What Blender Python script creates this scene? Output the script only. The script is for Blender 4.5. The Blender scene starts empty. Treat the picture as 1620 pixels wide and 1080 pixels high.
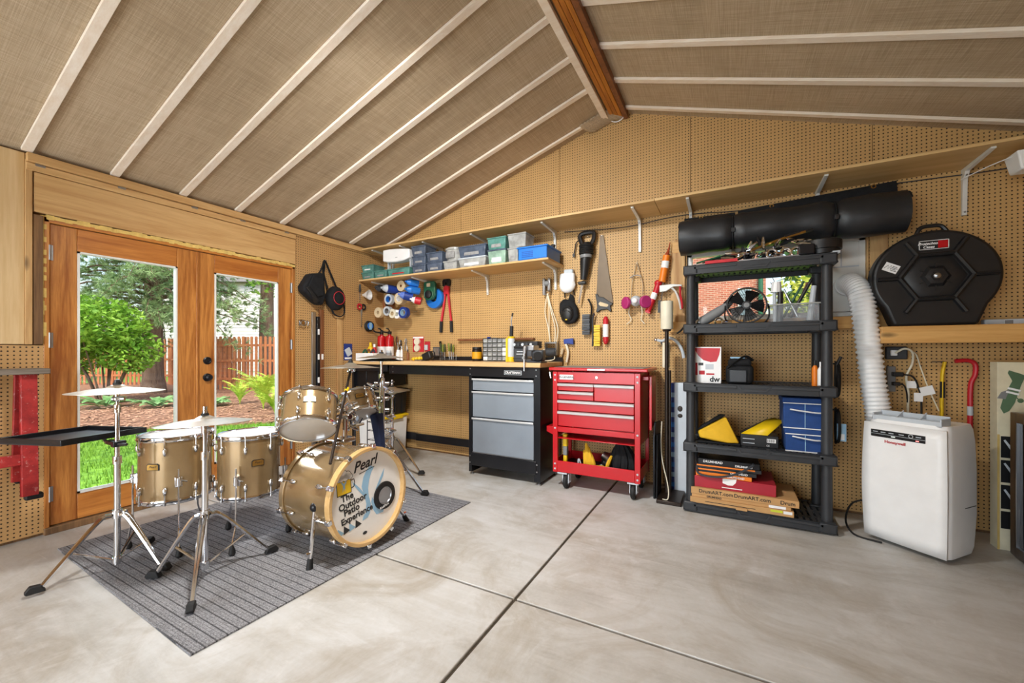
import bpy, math, random
from mathutils import Matrix, Vector, Euler
random.seed(7)
scn = bpy.context.scene
COL = scn.collection
PI = math.pi
# ------------------------------------------------------------------ camera, world, light, exposure
cam_d = bpy.data.cameras.new('camera'); cam = bpy.data.objects.new('camera', cam_d); COL.objects.link(cam)
cam.location = (3.956, -3.847, 1.2)
cam.rotation_euler = (PI/2, 0, math.radians(28.2))
cam_d.sensor_width = 36; cam_d.lens = 36*640/1620; cam_d.shift_y = 17/1620; cam_d.clip_start = .02; cam_d.clip_end = 300
scn.camera = cam
w = bpy.data.worlds.new('sky'); scn.world = w; w.use_nodes = True
nt = w.node_tree; sky = nt.nodes.new('ShaderNodeTexSky'); sky.sky_type = 'NISHITA'; sky.sun_disc = False
sky.sun_elevation = math.radians(52); sky.sun_rotation = math.radians(150); sky.air_density = 1.2; sky.dust_density = 4; sky.ozone_density = 1
nt.links.new(sky.outputs[0], nt.nodes['Background'].inputs[0]); nt.nodes['Background'].inputs[1].default_value = .36
def light(name, kind, loc, rot, energy, col=(1,1,1), size=None, size_y=None):
    l = bpy.data.lights.new(name, kind); l.energy = energy; l.color = col
    if kind == 'AREA':
        l.shape = 'RECTANGLE'; l.size = size; l.size_y = size_y or size
    if kind == 'SUN': l.angle = size
    o = bpy.data.objects.new(name, l); COL.objects.link(o); o.location = loc; o.rotation_euler = rot
    return o
light('sun', 'SUN', (0,0,12), (math.radians(38), 0, math.radians(28)), 1.9, (1,.95,.86), .03)
# daylight through the open garage door behind the camera
light('garage_door_daylight', 'AREA', (2.0,-6.9,1.25), (PI/2,0,0), 128, (.82,.92,1), 3.0, 2.1)
# unseen fill lamp added outside above the door head to brighten the floor
yard = light('garden_fill_lamp', 'AREA', (-1.3,-2.1,2.95), (0,0,0), 170, (.82,.92,1), 2.2, 1.2); yard.rotation_euler = Vector((2.4,0,-2.75)).to_track_quat('-Z','Y').to_euler()
# reflector shop lamp hung from the left slope just above the frame, aimed at the back wall
shop = light('shop_lamp_light', 'AREA', (2.5,-2.75,3.0), (0,0,0), 84, (1,.975,.93), .3); shop.data.shape = 'DISK'
shop.rotation_euler = Vector((-.22,.6,-.9)).to_track_quat('-Z','Y').to_euler()
vs = scn.view_settings; vs.view_transform = 'Standard'; vs.look = 'None'; vs.exposure = 0.27; vs.gamma = 1; vs.use_curve_mapping = False
# ------------------------------------------------------------------ materials
def lin(c):
    return tuple(((v/255)/12.92 if v/255 <= .04045 else ((v/255+.055)/1.055)**2.4) for v in c)+(1,)
MATS = {}
class NT:
    def __init__(s, m):
        s.t = m.node_tree; s.b = s.t.nodes['Principled BSDF']
    def n(s, k, **kw):
        x = s.t.nodes.new('ShaderNode'+k)
        for a, v in kw.items():
            if a.startswith('i_'): x.inputs[a[2:].replace('_',' ')].default_value = v
            else: setattr(x, a, v)
        return x
    def l(s, a, b): s.t.links.new(a, b)
    def coords(s, scale=(1,1,1), rand=True):
        tc = s.n('TexCoord'); mp = s.n('Mapping'); mp.inputs['Scale'].default_value = scale
        if rand:
            oi = s.n('ObjectInfo'); mu = s.n('Math', operation='MULTIPLY'); mu.inputs[1].default_value = 37
            s.l(oi.outputs['Random'], mu.inputs[0]); ad = s.n('VectorMath', operation='ADD')
            s.l(tc.outputs['Object'], mp.inputs[0]); s.l(mp.outputs[0], ad.inputs[0]); s.l(mu.outputs[0], ad.inputs[1]); return ad.outputs[0]
        s.l(tc.outputs['Object'], mp.inputs[0]); return mp.outputs[0]
    def noise(s, vec, scale, detail=4, rough=.55, dist=0):
        x = s.n('TexNoise'); x.inputs['Scale'].default_value = scale; x.inputs['Detail'].default_value = detail
        x.inputs['Roughness'].default_value = rough; x.inputs['Distortion'].default_value = dist
        s.l(vec, x.inputs['Vector']); return x.outputs['Fac']
    def ramp(s, fac, stops):
        x = s.n('ValToRGB'); e = x.color_ramp.elements
        while len(e) < len(stops): e.new(.5)
        for k, (p, c) in enumerate(stops): e[k].position = p; e[k].color = c
        s.l(fac, x.inputs[0]); return x.outputs[0]
    def math(s, op, a, b=None):
        x = s.n('Math', operation=op)
        for i, v in enumerate((a, b)):
            if v is None: continue
            if isinstance(v, (int, float)): x.inputs[i].default_value = v
            else: s.l(v, x.inputs[i])
        return x.outputs[0]
    def mix(s, fac, a, b, mode='MIX'):
        x = s.n('Mix', data_type='RGBA', blend_type=mode)
        for i, v in ((0, fac), (6, a), (7, b)):
            if isinstance(v, (int, float, tuple)): x.inputs[i].default_value = v
            else: s.l(v, x.inputs[i])
        return x.outputs[2]
    def bump(s, h, strength=.3, dist=.002):
        x = s.n('Bump'); x.inputs['Strength'].default_value = strength; x.inputs['Distance'].default_value = dist
        s.l(h, x.inputs['Height']); s.l(x.outputs[0], s.b.inputs['Normal'])
def new(name, rough=.5, metal=0, spec=.5):
    m = bpy.data.materials.new(name); m.use_nodes = True; t = NT(m)
    t.b.inputs['Roughness'].default_value = rough; t.b.inputs['Metallic'].default_value = metal
    t.b.inputs['Specular IOR Level'].default_value = spec
    MATS[name] = m; return m, t
def plain(name, c, rough=.5, metal=0, var=.12, scale=9, spec=.5, bump=0):
    m, t = new(name, rough, metal, spec); c = lin(c)
    v = t.coords()
    f = t.noise(v, scale, 5)
    d = tuple(x*(1-var) for x in c[:3])+(1,); e = tuple(min(1, x*(1+var)) for x in c[:3])+(1,)
    t.l(t.ramp(f, [(.3, d), (.7, e)]), t.b.inputs['Base Color'])
    if bump: t.bump(t.noise(v, scale*12, 3), bump, .001)
    return m
def wood(name, c1, c2, axis='x', scale=1, rough=.55, knots=True, contrast=1, dark=None):
    m, t = new(name, rough); sc = {'x':(.6,9,9),'y':(9,.6,9),'z':(9,9,.6)}[axis]
    v = t.coords(tuple(k*scale for k in sc))
    f = t.noise(v, 1.6, 6, .6, .9); g = t.noise(v, 11, 3, .6, .2)
    h = t.math('ADD', t.math('MULTIPLY', f, .72), t.math('MULTIPLY', g, .28))
    a, b = lin(c1), lin(c2)
    col = t.ramp(h, [(.5-.17/contrast, b), (.5+.17/contrast, a)])
    if knots:
        ks = {'x':(1.1,3,3),'y':(3,1.1,3),'z':(3,3,1.1)}[axis]
        vo = t.n('TexVoronoi'); vo.inputs['Scale'].default_value = 1.3; t.l(t.coords(tuple(k*1.2 for k in ks)), vo.inputs['Vector'])
        kf = t.ramp(vo.outputs['Distance'], [(.03, (1,1,1,1)), (.1, (0,0,0,1))])
        dk = lin(dark or tuple(int(x*.5) for x in c2)); sep = t.n('RGBToBW'); t.l(kf, sep.inputs[0])
        col = t.mix(t.math('MULTIPLY', sep.outputs[0], .75), col, dk)
    t.l(col, t.b.inputs['Base Color']); t.bump(h, .25, .0015)
    return m
def metal(name, c, rough=.2, scale=6):
    m, t = new(name, rough, 1); v = t.coords(); f = t.noise(v, scale, 4)
    c = lin(c); t.l(t.ramp(f, [(.3, tuple(x*.86 for x in c[:3])+(1,)), (.7, c)]), t.b.inputs['Base Color'])
    r = t.n('MapRange'); r.inputs['To Min'].default_value = rough*.8; r.inputs['To Max'].default_value = rough*1.25
    t.l(f, r.inputs[0]); t.l(r.outputs[0], t.b.inputs['Roughness']); return m
def pegboard(name, c, u):            # u = 0 holes run along x, 1 along y
    m, t = new(name, .55); v = t.coords(rand=False); sp = t.n('SeparateXYZ'); t.l(v, sp.inputs[0])
    def cell(o):
        f = t.math('FRACT', t.math('MULTIPLY', o, 1/.0254)); return t.math('SUBTRACT', f, .5)
    a, b = cell(sp.outputs[u]), cell(sp.outputs[2])
    d = t.math('SQRT', t.math('ADD', t.math('MULTIPLY', a, a), t.math('MULTIPLY', b, b)))
    hole = t.math('LESS_THAN', d, .175)
    f = t.noise(v, 2.2, 5); g = t.noise(v, 160, 2)
    fm = t.math('ADD', t.math('MULTIPLY', f, .7), t.math('MULTIPLY', g, .3)); c = lin(c)
    base = t.ramp(fm, [(.3, tuple(x*.88 for x in c[:3])+(1,)), (.7, tuple(x*1.08 for x in c[:3])+(1,))])
    t.l(t.mix(hole, base, lin((40,24,12))), t.b.inputs['Base Color'])
    t.bump(t.math('SUBTRACT', 1, hole), .8, .004); return m
def emit(name, c, s):
    m, t = new(name); t.b.inputs['Emission Color'].default_value = lin(c); t.b.inputs['Emission Strength'].default_value = s; return m
def glass(name, tint=(1,1,1,1)):
    m = bpy.data.materials.new(name); m.use_nodes = True; t = m.node_tree; t.nodes.clear()
    o = t.nodes.new('ShaderNodeOutputMaterial'); a = t.nodes.new('ShaderNodeBsdfTransparent'); b = t.nodes.new('ShaderNodeBsdfGlossy')
    x = t.nodes.new('ShaderNodeMixShader'); f = t.nodes.new('ShaderNodeFresnel'); f.inputs[0].default_value = 1.35
    nz = t.nodes.new('ShaderNodeTexNoise'); nz.inputs['Scale'].default_value = 2
    r = t.nodes.new('ShaderNodeMapRange'); r.inputs['To Min'].default_value = .01; r.inputs['To Max'].default_value = .03
    t.links.new(nz.outputs[0], r.inputs[0]); t.links.new(r.outputs[0], b.inputs['Roughness'])
    a.inputs[0].default_value = tint
    t.links.new(f.outputs[0], x.inputs[0]); t.links.new(a.outputs[0], x.inputs[1]); t.links.new(b.outputs[0], x.inputs[2]); t.links.new(x.outputs[0], o.inputs[0])
    MATS[name] = m; return m
def clear_plastic(name, c, amount=.5):
    m, t = new(name, .25); v = t.coords(); f = t.noise(v, 14, 4); c = lin(c)
    t.l(t.ramp(f, [(.35, tuple(x*.6 for x in c[:3])+(1,)), (.65, c)]), t.b.inputs['Base Color'])
    t.b.inputs['Alpha'].default_value = amount; return m

PEGB = pegboard('pegboard_back', (204,164,106), 0)
PEGL = pegboard('pegboard_left', (198,156,102), 1)
FIR = wood('varnished_fir', (206,140,70), (146,82,32), 'z', 1.1, .35, False, 1.5)
FIRH = wood('varnished_fir_rail', (206,136,64), (160,90,36), 'y', 1.1, .35, False, 1.1)
PINE_Y = wood('bare_pine_y', (222,184,128), (188,142,86), 'y', .8, .6)
PINE_Z = wood('bare_pine_z', (216,178,122), (170,122,72), 'z', .8, .6)
PINE_X = wood('bare_pine_x', (226,180,112), (196,140,72), 'x', .8, .5)
OLDW = wood('weathered_wood', (150,112,72), (76,52,34), 'z', 1, .75, True, .8)
POPLAR = wood('pale_board', (228,200,154), (204,168,116), 'z', .6, .55, True, 1.2, (150,120,80))
BATTEN_L = wood('pale_batten', (252,242,228), (236,218,196), 'x', 1.4, .6, False)
BATTEN_R = BATTEN_L
RIDGE = wood('ridge_beam', (206,132,44), (150,82,22), 'y', 1.6, .42, False, 1.3)
PLY = wood('plywood', (224,190,134), (194,154,98), 'x', .5, .55, True, .9, (110,70,36))
BUTCHER = wood('bench_top_wood', (228,194,144), (206,164,110), 'x', 1.2, .5, False)
GREYW = wood('grey_weathered_plank', (150,138,124), (84,74,66), 'y', 1.3, .8, True)
def burlap():
    m, t = new('burlap', .9, 0, .15); v = t.coords(rand=False)
    a = t.n('Mapping'); a.inputs['Scale'].default_value = (2,150,2); t.l(v, a.inputs[0])
    b = t.n('Mapping'); b.inputs['Scale'].default_value = (150,2,150); t.l(v, b.inputs[0])
    n1 = t.noise(a.outputs[0], 2.2, 3); n2 = t.noise(b.outputs[0], 2.2, 3); big = t.noise(v, 1.2, 4)
    f = t.math('ADD', t.math('MULTIPLY', t.math('ADD', n1, n2), .38), t.math('MULTIPLY', big, .24))
    t.l(t.ramp(f, [(.34, lin((150,131,106))), (.5, lin((182,162,134))), (.66, lin((210,192,166)))]), t.b.inputs['Base Color'])
    t.bump(f, .5, .002); return m
BURLAP = burlap()
def concrete():
    m, t = new('concrete', .42, 0, .5); v = t.coords(rand=False)
    a = t.noise(v, .9, 6, .6, .6); b = t.noise(v, 5, 6, .65); c = t.noise(v, 60, 3)
    st = t.n('Mapping'); st.inputs['Rotation'].default_value = (0,0,.7); st.inputs['Scale'].default_value = (1,7,1); t.l(v, st.inputs[0])
    d = t.noise(st.outputs[0], 1.1, 5, .7, .8)
    f = t.math('ADD', t.math('ADD', t.math('MULTIPLY', a, .42), t.math('MULTIPLY', b, .2)), t.math('ADD', t.math('MULTIPLY', c, .08), t.math('MULTIPLY', d, .3)))
    col = t.ramp(f, [(.34, lin((158,153,145))), (.5, lin((192,190,186))), (.66, lin((212,213,214)))])
    sc = t.n('Mapping'); sc.inputs['Rotation'].default_value = (0,0,-.5); sc.inputs['Scale'].default_value = (1.2,26,1); t.l(v, sc.inputs[0])
    s1 = t.noise(sc.outputs[0], 1, 2, .5, 1.2); sm = t.n('RGBToBW'); t.l(t.ramp(s1, [(.7, (0,0,0,1)), (.76, (1,1,1,1))]), sm.inputs[0])
    col = t.mix(t.math('MULTIPLY', sm.outputs[0], .22), col, lin((224,220,214)))
    pa = t.noise(v, 1.7, 7, .68, 1.1); pm = t.n('RGBToBW'); t.l(t.ramp(pa, [(.5, (0,0,0,1)), (.68, (1,1,1,1))]), pm.inputs[0])
    col = t.mix(t.math('MULTIPLY', pm.outputs[0], .5), col, lin((150,136,114)))
    pb = t.noise(v, 2.6, 6, .7, 1.6); pn_ = t.n('RGBToBW'); t.l(t.ramp(pb, [(.56, (0,0,0,1)), (.7, (1,1,1,1))]), pn_.inputs[0])
    col = t.mix(t.math('MULTIPLY', pn_.outputs[0], .45), col, lin((218,218,218)))
    t.l(col, t.b.inputs['Base Color'])
    r = t.n('MapRange'); r.inputs['To Min'].default_value = .3; r.inputs['To Max'].default_value = .6; t.l(f, r.inputs[0]); t.l(r.outputs[0], t.b.inputs['Roughness'])
    t.bump(f, .12, .003); return m
CONC = concrete()
JOINT = plain('joint_dirt', (74,64,52), .9)
def rugmat():
    m, t = new('striped_carpet', .95, 0, .1); v = t.coords(rand=False); sp = t.n('SeparateXYZ'); t.l(v, sp.inputs[0])
    fr = t.math('FRACT', t.math('MULTIPLY', sp.outputs[1], 1/.042)); s = t.math('LESS_THAN', fr, .15)
    fr2 = t.math('FRACT', t.math('MULTIPLY', sp.outputs[1], 1/.014)); s2 = t.math('LESS_THAN', fr2, .25)
    n = t.noise(v, 190, 3); big = t.noise(v, 3, 3)
    base = t.ramp(t.math('ADD', t.math('MULTIPLY', n, .8), t.math('MULTIPLY', big, .2)), [(.35, lin((92,92,96))), (.65, lin((166,166,170)))])
    c = t.mix(t.math('MULTIPLY', s2, .3), base, lin((60,60,64))); c = t.mix(t.math('MULTIPLY', s, .62), c, lin((30,30,33)))
    t.l(c, t.b.inputs['Base Color']); t.bump(t.math('SUBTRACT', n, t.math('MULTIPLY', s, .6)), .6, .003); return m
RUG = rugmat()
CHROME = metal('chrome', (225,226,230), .1)
STEEL = metal('brushed_steel', (176,178,182), .32)
GOLDM = metal('gold_metal', (190,150,80), .3)
CYMB = metal('cymbal_bronze', (228,224,212), .4, 20)
CYMD = metal('dark_cymbal', (120,122,128), .3, 20)
def lacquer():
    m, t = new('champagne_lacquer', .22, .55); v = t.coords(); f = t.noise(v, 5, 4)
    t.l(t.ramp(f, [(.3, lin((148,121,84))), (.7, lin((170,144,104)))]), t.b.inputs['Base Color'])
    t.b.inputs['Coat Weight'].default_value = .6; t.b.inputs['Coat Roughness'].default_value = .08; return m
LACQ = lacquer()
MAPLE = wood('maple_hoop', (220,184,128), (198,156,98), 'x', 1, .3, False)
HEADW = plain('white_drumhead', (240,239,236), .42, 0, .04)
HEADC = plain('frosted_drumhead', (206,198,188), .3, 0, .07)
BLK = plain('black_plastic', (26,26,28), .42, 0, .2)
BLKS = plain('black_rubber', (18,18,19), .65, 0, .2)
BLKF = plain('black_fabric', (27,28,31), .85, 0, .3, 30, .3, .4)
BLKM = plain('black_painted_metal', (24,25,30), .28, .2, .2, 5)
GRAYP = plain('shelf_grey_plastic', (46,48,52), .5, 0, .14, 12, .5, .15)
RED = plain('red_enamel', (188,14,26), .26, 0, .06, 4)
def wornred():
    m, t = new('worn_red_paint', .5); v = t.coords(); f = t.noise(v, 9, 6, .7); g = t.noise(v, 38, 5, .7)
    c = t.ramp(f, [(.35, lin((128,26,28))), (.65, lin((186,48,46)))]); k = t.n('RGBToBW'); t.l(t.ramp(g, [(.6, (0,0,0,1)), (.66, (1,1,1,1))]), k.inputs[0])
    t.l(t.mix(t.math('MULTIPLY', k.outputs[0], .55), c, lin((206,176,168))), t.b.inputs['Base Color']); return m
REDP = wornred()
REDPL = plain('red_plastic', (196,30,44), .4)
WHT = plain('white_plastic', (246,247,248), .35, 0, .03)
WHTG = plain('light_grey_plastic', (196,204,212), .4, 0, .05)
WPAINT = plain('white_painted_metal', (226,226,222), .4, .1, .06)
CREAM = plain('cream_sleeve', (232,226,204), .45, 0, .05)
YEL = plain('yellow_plastic', (236,196,22), .4, 0, .08)
YELF = plain('yellow_fabric', (226,178,36), .8, 0, .12)
BLUE = plain('blue_plastic', (36,120,212), .35, 0, .1)
BLUED = plain('dark_blue_plastic', (28,58,140), .4, 0, .12)
BLUEF = plain('navy_fabric', (28,66,128), .8, 0, .15, 14)
LBLUE = plain('sky_blue_print', (150,192,222), .5, 0, .06)
ORG = plain('orange_plastic', (236,128,30), .4, 0, .08)
GREEN = plain('green_plastic', (28,88,62), .4)
MAG = plain('magenta_filter', (176,44,112), .6)
SILV = plain('silver_drawer', (150,160,172), .36, .35, .1, 3)
PULL = plain('bright_pull', (226,228,230), .25, .4, .03)
DKGREY = plain('dark_grey_plastic', (58,62,68), .45)
MIDGREY = plain('mid_grey', (128,130,132), .5)
CARD = plain('cardboard', (196,152,100), .8, 0, .1, 5)
TAN = plain('masking_paper', (214,194,158), .7)
BROWN = wood('brown_wood', (150,92,52), (100,58,30), 'z', 1, .5, False)
BRONZE = plain('dark_bronze_metal', (48,38,32), .4, .5, .2)
FOAM = plain('foam_filler', (222,190,110), .85, 0, .15, 30)
TEAL = clear_plastic('teal_bin', (104,164,154), .85)
BLUBIN = clear_plastic('slate_bin', (96,110,132), .86)
CLRBIN = clear_plastic('clear_bin', (206,208,206), .7)
GRNBIN = clear_plastic('green_bin', (170,206,186), .85)
PANE = glass('window_glass')
CONTENT = plain('packed_parts', (150,150,150), .6, 0, .25, 30)
PINK = plain('red_card', (190,34,48), .6, 0, .2, 20)
SHEET = plain('white_vinyl', (232,232,228), .4, 0, .03)
# ------------------------------------------------------------------ mesh helpers
ORG_ = {}                                    # world origin of each object that parents others
class MB:
    def __init__(s): s.v = []; s.f = []
    def add(s, vs, fs, M=None):
        b = len(s.v); s.v += [tuple(M @ Vector(p)) for p in vs] if M is not None else [tuple(p) for p in vs]
        s.f += [tuple(b+i for i in f) for f in fs]; return s
    def box(s, x0, x1, y0, y1, z0, z1, M=None):
        return s.add([(x0,y0,z0),(x1,y0,z0),(x1,y1,z0),(x0,y1,z0),(x0,y0,z1),(x1,y0,z1),(x1,y1,z1),(x0,y1,z1)],
                     [(0,3,2,1),(4,5,6,7),(0,1,5,4),(1,2,6,5),(2,3,7,6),(3,0,4,7)], M)
    def taper(s, x0, x1, y0, y1, z0, z1, k, M=None, ky=None):   # box whose base is k times its top
        ky = ky or k; cx, cy, a, b = (x0+x1)/2, (y0+y1)/2, (x1-x0)/2, (y1-y0)/2
        return s.add([(cx-a*k,cy-b*ky,z0),(cx+a*k,cy-b*ky,z0),(cx+a*k,cy+b*ky,z0),(cx-a*k,cy+b*ky,z0),(x0,y0,z1),(x1,y0,z1),(x1,y1,z1),(x0,y1,z1)],
                     [(0,3,2,1),(4,5,6,7),(0,1,5,4),(1,2,6,5),(2,3,7,6),(3,0,4,7)], M)
    def cyl(s, p0, p1, r0, r1=None, n=12, caps=True):
        r1 = r0 if r1 is None else r1; p0, p1 = Vector(p0), Vector(p1); d = (p1-p0).normalized()
        a = Vector((0,0,1)) if abs(d.z) < .9 else Vector((1,0,0)); u = d.cross(a).normalized(); w_ = d.cross(u)
        vs = []
        for p, r in ((p0, r0), (p1, r1)):
            for k in range(n):
                t = 2*PI*k/n; vs.append(p+u*(r*math.cos(t))+w_*(r*math.sin(t)))
        fs = [(k, (k+1) % n, n+(k+1) % n, n+k) for k in range(n)]
        if caps: fs += [tuple(range(n-1, -1, -1)), tuple(range(n, 2*n))]
        return s.add(vs, fs)
    def tube(s, pts, r, n=8, closed=False, flat=1):
        pts = [Vector(p) for p in pts]; m = len(pts); u = None; vs = []
        for i in range(m):
            a = pts[i-1] if (i > 0 or closed) else pts[i]; b = pts[(i+1) % m] if (i < m-1 or closed) else pts[i]
            d = (b-a).normalized()
            if u is None:
                q = Vector((0,0,1)) if abs(d.z) < .9 else Vector((1,0,0)); u = d.cross(q).normalized()
            else:
                u = (u-d*u.dot(d)).normalized()
            w_ = d.cross(u); rr = r[i] if isinstance(r, (list, tuple)) else r
            for k in range(n):
                t = 2*PI*k/n; vs.append(pts[i]+u*(rr*math.cos(t))+w_*(rr*flat*math.sin(t)))
        fs = []
        for i in range(m if closed else m-1):
            j = (i+1) % m
            for k in range(n): fs.append((i*n+k, i*n+(k+1) % n, j*n+(k+1) % n, j*n+k))
        if not closed: fs += [tuple(range(n-1, -1, -1)), tuple(range((m-1)*n, m*n))]
        return s.add(vs, fs)
    def lathe(s, prof, n=24, M=None, closed=False):
        vs = []
        for r, z in prof:
            for k in range(n):
                t = 2*PI*k/n; vs.append((r*math.cos(t), r*math.sin(t), z))
        m = len(prof); fs = []
        for i in range(m if closed else m-1):
            j = (i+1) % m
            for k in range(n): fs.append((i*n+k, i*n+(k+1) % n, j*n+(k+1) % n, j*n+k))
        if not closed:
            if prof[0][0] > 1e-5: fs.append(tuple(range(n-1, -1, -1)))
            if prof[-1][0] > 1e-5: fs.append(tuple(range((m-1)*n, m*n)))
        return s.add(vs, fs, M)
    def prism(s, poly, d0, d1, M=None):      # polygon in local xy, extruded along local z
        n = len(poly); vs = [(x,y,d0) for x, y in poly]+[(x,y,d1) for x, y in poly]
        return s.add(vs, [tuple(range(n-1,-1,-1)), tuple(range(n,2*n))]+[(k,(k+1) % n,n+(k+1) % n,n+k) for k in range(n)], M)
    def ell(s, c, r, n=14, m=8, M=None):
        vs = []; 
        for i in range(m+1):
            a = PI*i/m
            for k in range(n):
                t = 2*PI*k/n; vs.append((c[0]+r[0]*math.sin(a)*math.cos(t), c[1]+r[1]*math.sin(a)*math.sin(t), c[2]+r[2]*math.cos(a)))
        return s.add(vs, [(i*n+k, (i+1)*n+k, (i+1)*n+(k+1) % n, i*n+(k+1) % n) for i in range(m) for k in range(n)], M)
    def tor(s, c, R, r, axis='z', n=28, m=8):
        pts = []
        for k in range(n):
            t = 2*PI*k/n; a, b = R*math.cos(t), R*math.sin(t)
            pts.append({'z':(c[0]+a,c[1]+b,c[2]),'y':(c[0]+a,c[1],c[2]+b),'x':(c[0],c[1]+a,c[2]+b)}[axis])
        return s.tube(pts, r, m, True)
    def build(s, name, mat, parent=None, local=False, bevel=0, ang=35, kind=None, label=None, seg=2, jit=0):
        off = Vector((0,0,0)) if (local or parent is None) else ORG_.get(parent.name, Vector((0,0,0)))
        if jit: s.v = [tuple(c+random.uniform(-jit, jit) for c in p) for p in s.v]
        me = bpy.data.meshes.new(name); me.from_pydata([tuple(Vector(p)-off) for p in s.v], [], s.f); me.validate(); me.update()
        import bmesh
        bm = bmesh.new(); bm.from_mesh(me)
        if kind != 'stuff':
            bmesh.ops.remove_doubles(bm, verts=bm.verts, dist=1e-6); bmesh.ops.recalc_face_normals(bm, faces=bm.faces)
        bm.to_mesh(me); bm.free()
        for p in me.polygons: p.use_smooth = True
        me.set_sharp_from_angle(angle=math.radians(ang))
        o = bpy.data.objects.new(name, me); COL.objects.link(o)
        me.materials.append(mat)
        if parent is not None:
            o.parent = parent
            if not local: ORG_[o.name] = off
        if bevel:
            b = o.modifiers.new('bevel', 'BEVEL'); b.width = bevel; b.segments = seg; b.limit_method = 'ANGLE'; b.angle_limit = math.radians(40)
        if kind: o['kind'] = kind
        if label: o['label'] = label
        return o
def thing(name, label, cat, loc=(0,0,0), rot=(0,0,0), group=None):
    o = bpy.data.objects.new(name, None); COL.objects.link(o); o.empty_display_size = .05
    o.location = loc; o.rotation_euler = rot; ORG_[o.name] = Vector(loc)
    o['label'] = label; o['category'] = cat
    if group: o['group'] = group
    return o
def tag(o, label, cat, group=None):
    o['label'] = label; o['category'] = cat
    if group: o['group'] = group
    return o
def solo(name, mb, mat, label, cat, group=None, base=None, **kw):     # a thing that is one mesh, origin moved to its base
    c = base or (sum(v[0] for v in mb.v)/len(mb.v), sum(v[1] for v in mb.v)/len(mb.v), min(v[2] for v in mb.v))
    mb.v = [tuple(Vector(v)-Vector(c)) for v in mb.v]
    o = mb.build(name, mat, **kw); o.location = c; ORG_[o.name] = Vector(c); return tag(o, label, cat, group)
def struct(o): o['kind'] = 'structure'; return o
def root(name): 
    o = bpy.data.objects.new(name, None); COL.objects.link(o); o['kind'] = 'structure'; o.empty_display_size = .1; ORG_[o.name] = Vector((0,0,0)); return o
def dup(o, loc=None, rot=None, label=None, parent=None):
    c = o.copy(); COL.objects.link(c); c.parent = parent
    if loc is not None: c.location = loc; ORG_[c.name] = Vector(loc)
    if rot is not None: c.rotation_euler = rot
    if label: c['label'] = label
    for ch in o.children: dup(ch, parent=c)
    return c
def text(body, size, mat, parent, M, name='lettering', shear=0, ext=.0006, align='CENTER', space=1, local=True, bold=0):
    cu = bpy.data.curves.new(name, 'FONT'); cu.body = body; cu.size = size; cu.extrude = ext; cu.align_x = align; cu.align_y = 'CENTER'; cu.shear = shear; cu.space_character = space
    cu.offset = bold; cu.resolution_u = 3
    t = bpy.data.objects.new('tmp', cu); COL.objects.link(t)
    dg = bpy.context.evaluated_depsgraph_get(); me = bpy.data.meshes.new_from_object(t.evaluated_get(dg))
    bpy.data.objects.remove(t); me.transform(M)
    off = Vector((0,0,0)) if local else ORG_.get(parent.name, Vector((0,0,0)))
    me.transform(Matrix.Translation(-off)); me.materials.clear(); me.materials.append(mat)
    o = bpy.data.objects.new(name, me); COL.objects.link(o); o.parent = parent; return o
def frame(o, x, y, z=None):           # matrix with given origin and local x / y axes
    x = Vector(x).normalized(); y = Vector(y); y = (y-x*y.dot(x)).normalized(); zz = x.cross(y)
    return Matrix(((x.x,y.x,zz.x,o[0]),(x.y,y.y,zz.y,o[1]),(x.z,y.z,zz.z,o[2]),(0,0,0,1)))
def wallM(x, y, z): return frame((x,y,z), (1,0,0), (0,0,1))        # facing -y: local z points out of the back wall
def leftM(x, y, z): return frame((x,y,z), (0,1,0), (0,0,1))        # facing +x
def arc(c, R, a0, a1, n, ax=(1,0,0), ay=(0,0,1)):
    ax, ay, c = Vector(ax), Vector(ay), Vector(c)
    return [c+ax*(R*math.cos(a0+(a1-a0)*k/n))+ay*(R*math.sin(a0+(a1-a0)*k/n)) for k in range(n+1)]
def curve(pts, n=6):                  # catmull-rom through points
    P = [Vector(p) for p in pts]; P = [P[0]*2-P[1]]+P+[P[-1]*2-P[-2]]; out = []
    for i in range(1, len(P)-2):
        for k in range(n):
            t = k/n; a, b, c, d = P[i-1:i+3]
            out.append(.5*((2*b)+(c-a)*t+(2*a-5*b+4*c-d)*t*t+(3*b-a-3*c+d)*t**3))
    return out+[P[-2]]
# ================================================================== the room
def ceil_z(x): return 2.49+.321*x if x < 3.03 else 3.463-.325*(x-3.03)
RX, FY = 6.05, -6.8                     # right wall, front wall
# floor: four slabs split by saw-cut joints
fl = struct(MB().box(-.05,RX,FY,.05,-.12,-.012).build('floor', JOINT))
for (x0,x1) in ((-.05,3.030),(3.046,RX)):
    for (y0,y1) in ((FY,-4.405),(-4.395,-2.115),(-2.101,.05)):
        MB().box(x0,x1,y0,y1,-.03,0).build('slab', CONC, fl, bevel=.004)
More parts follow.
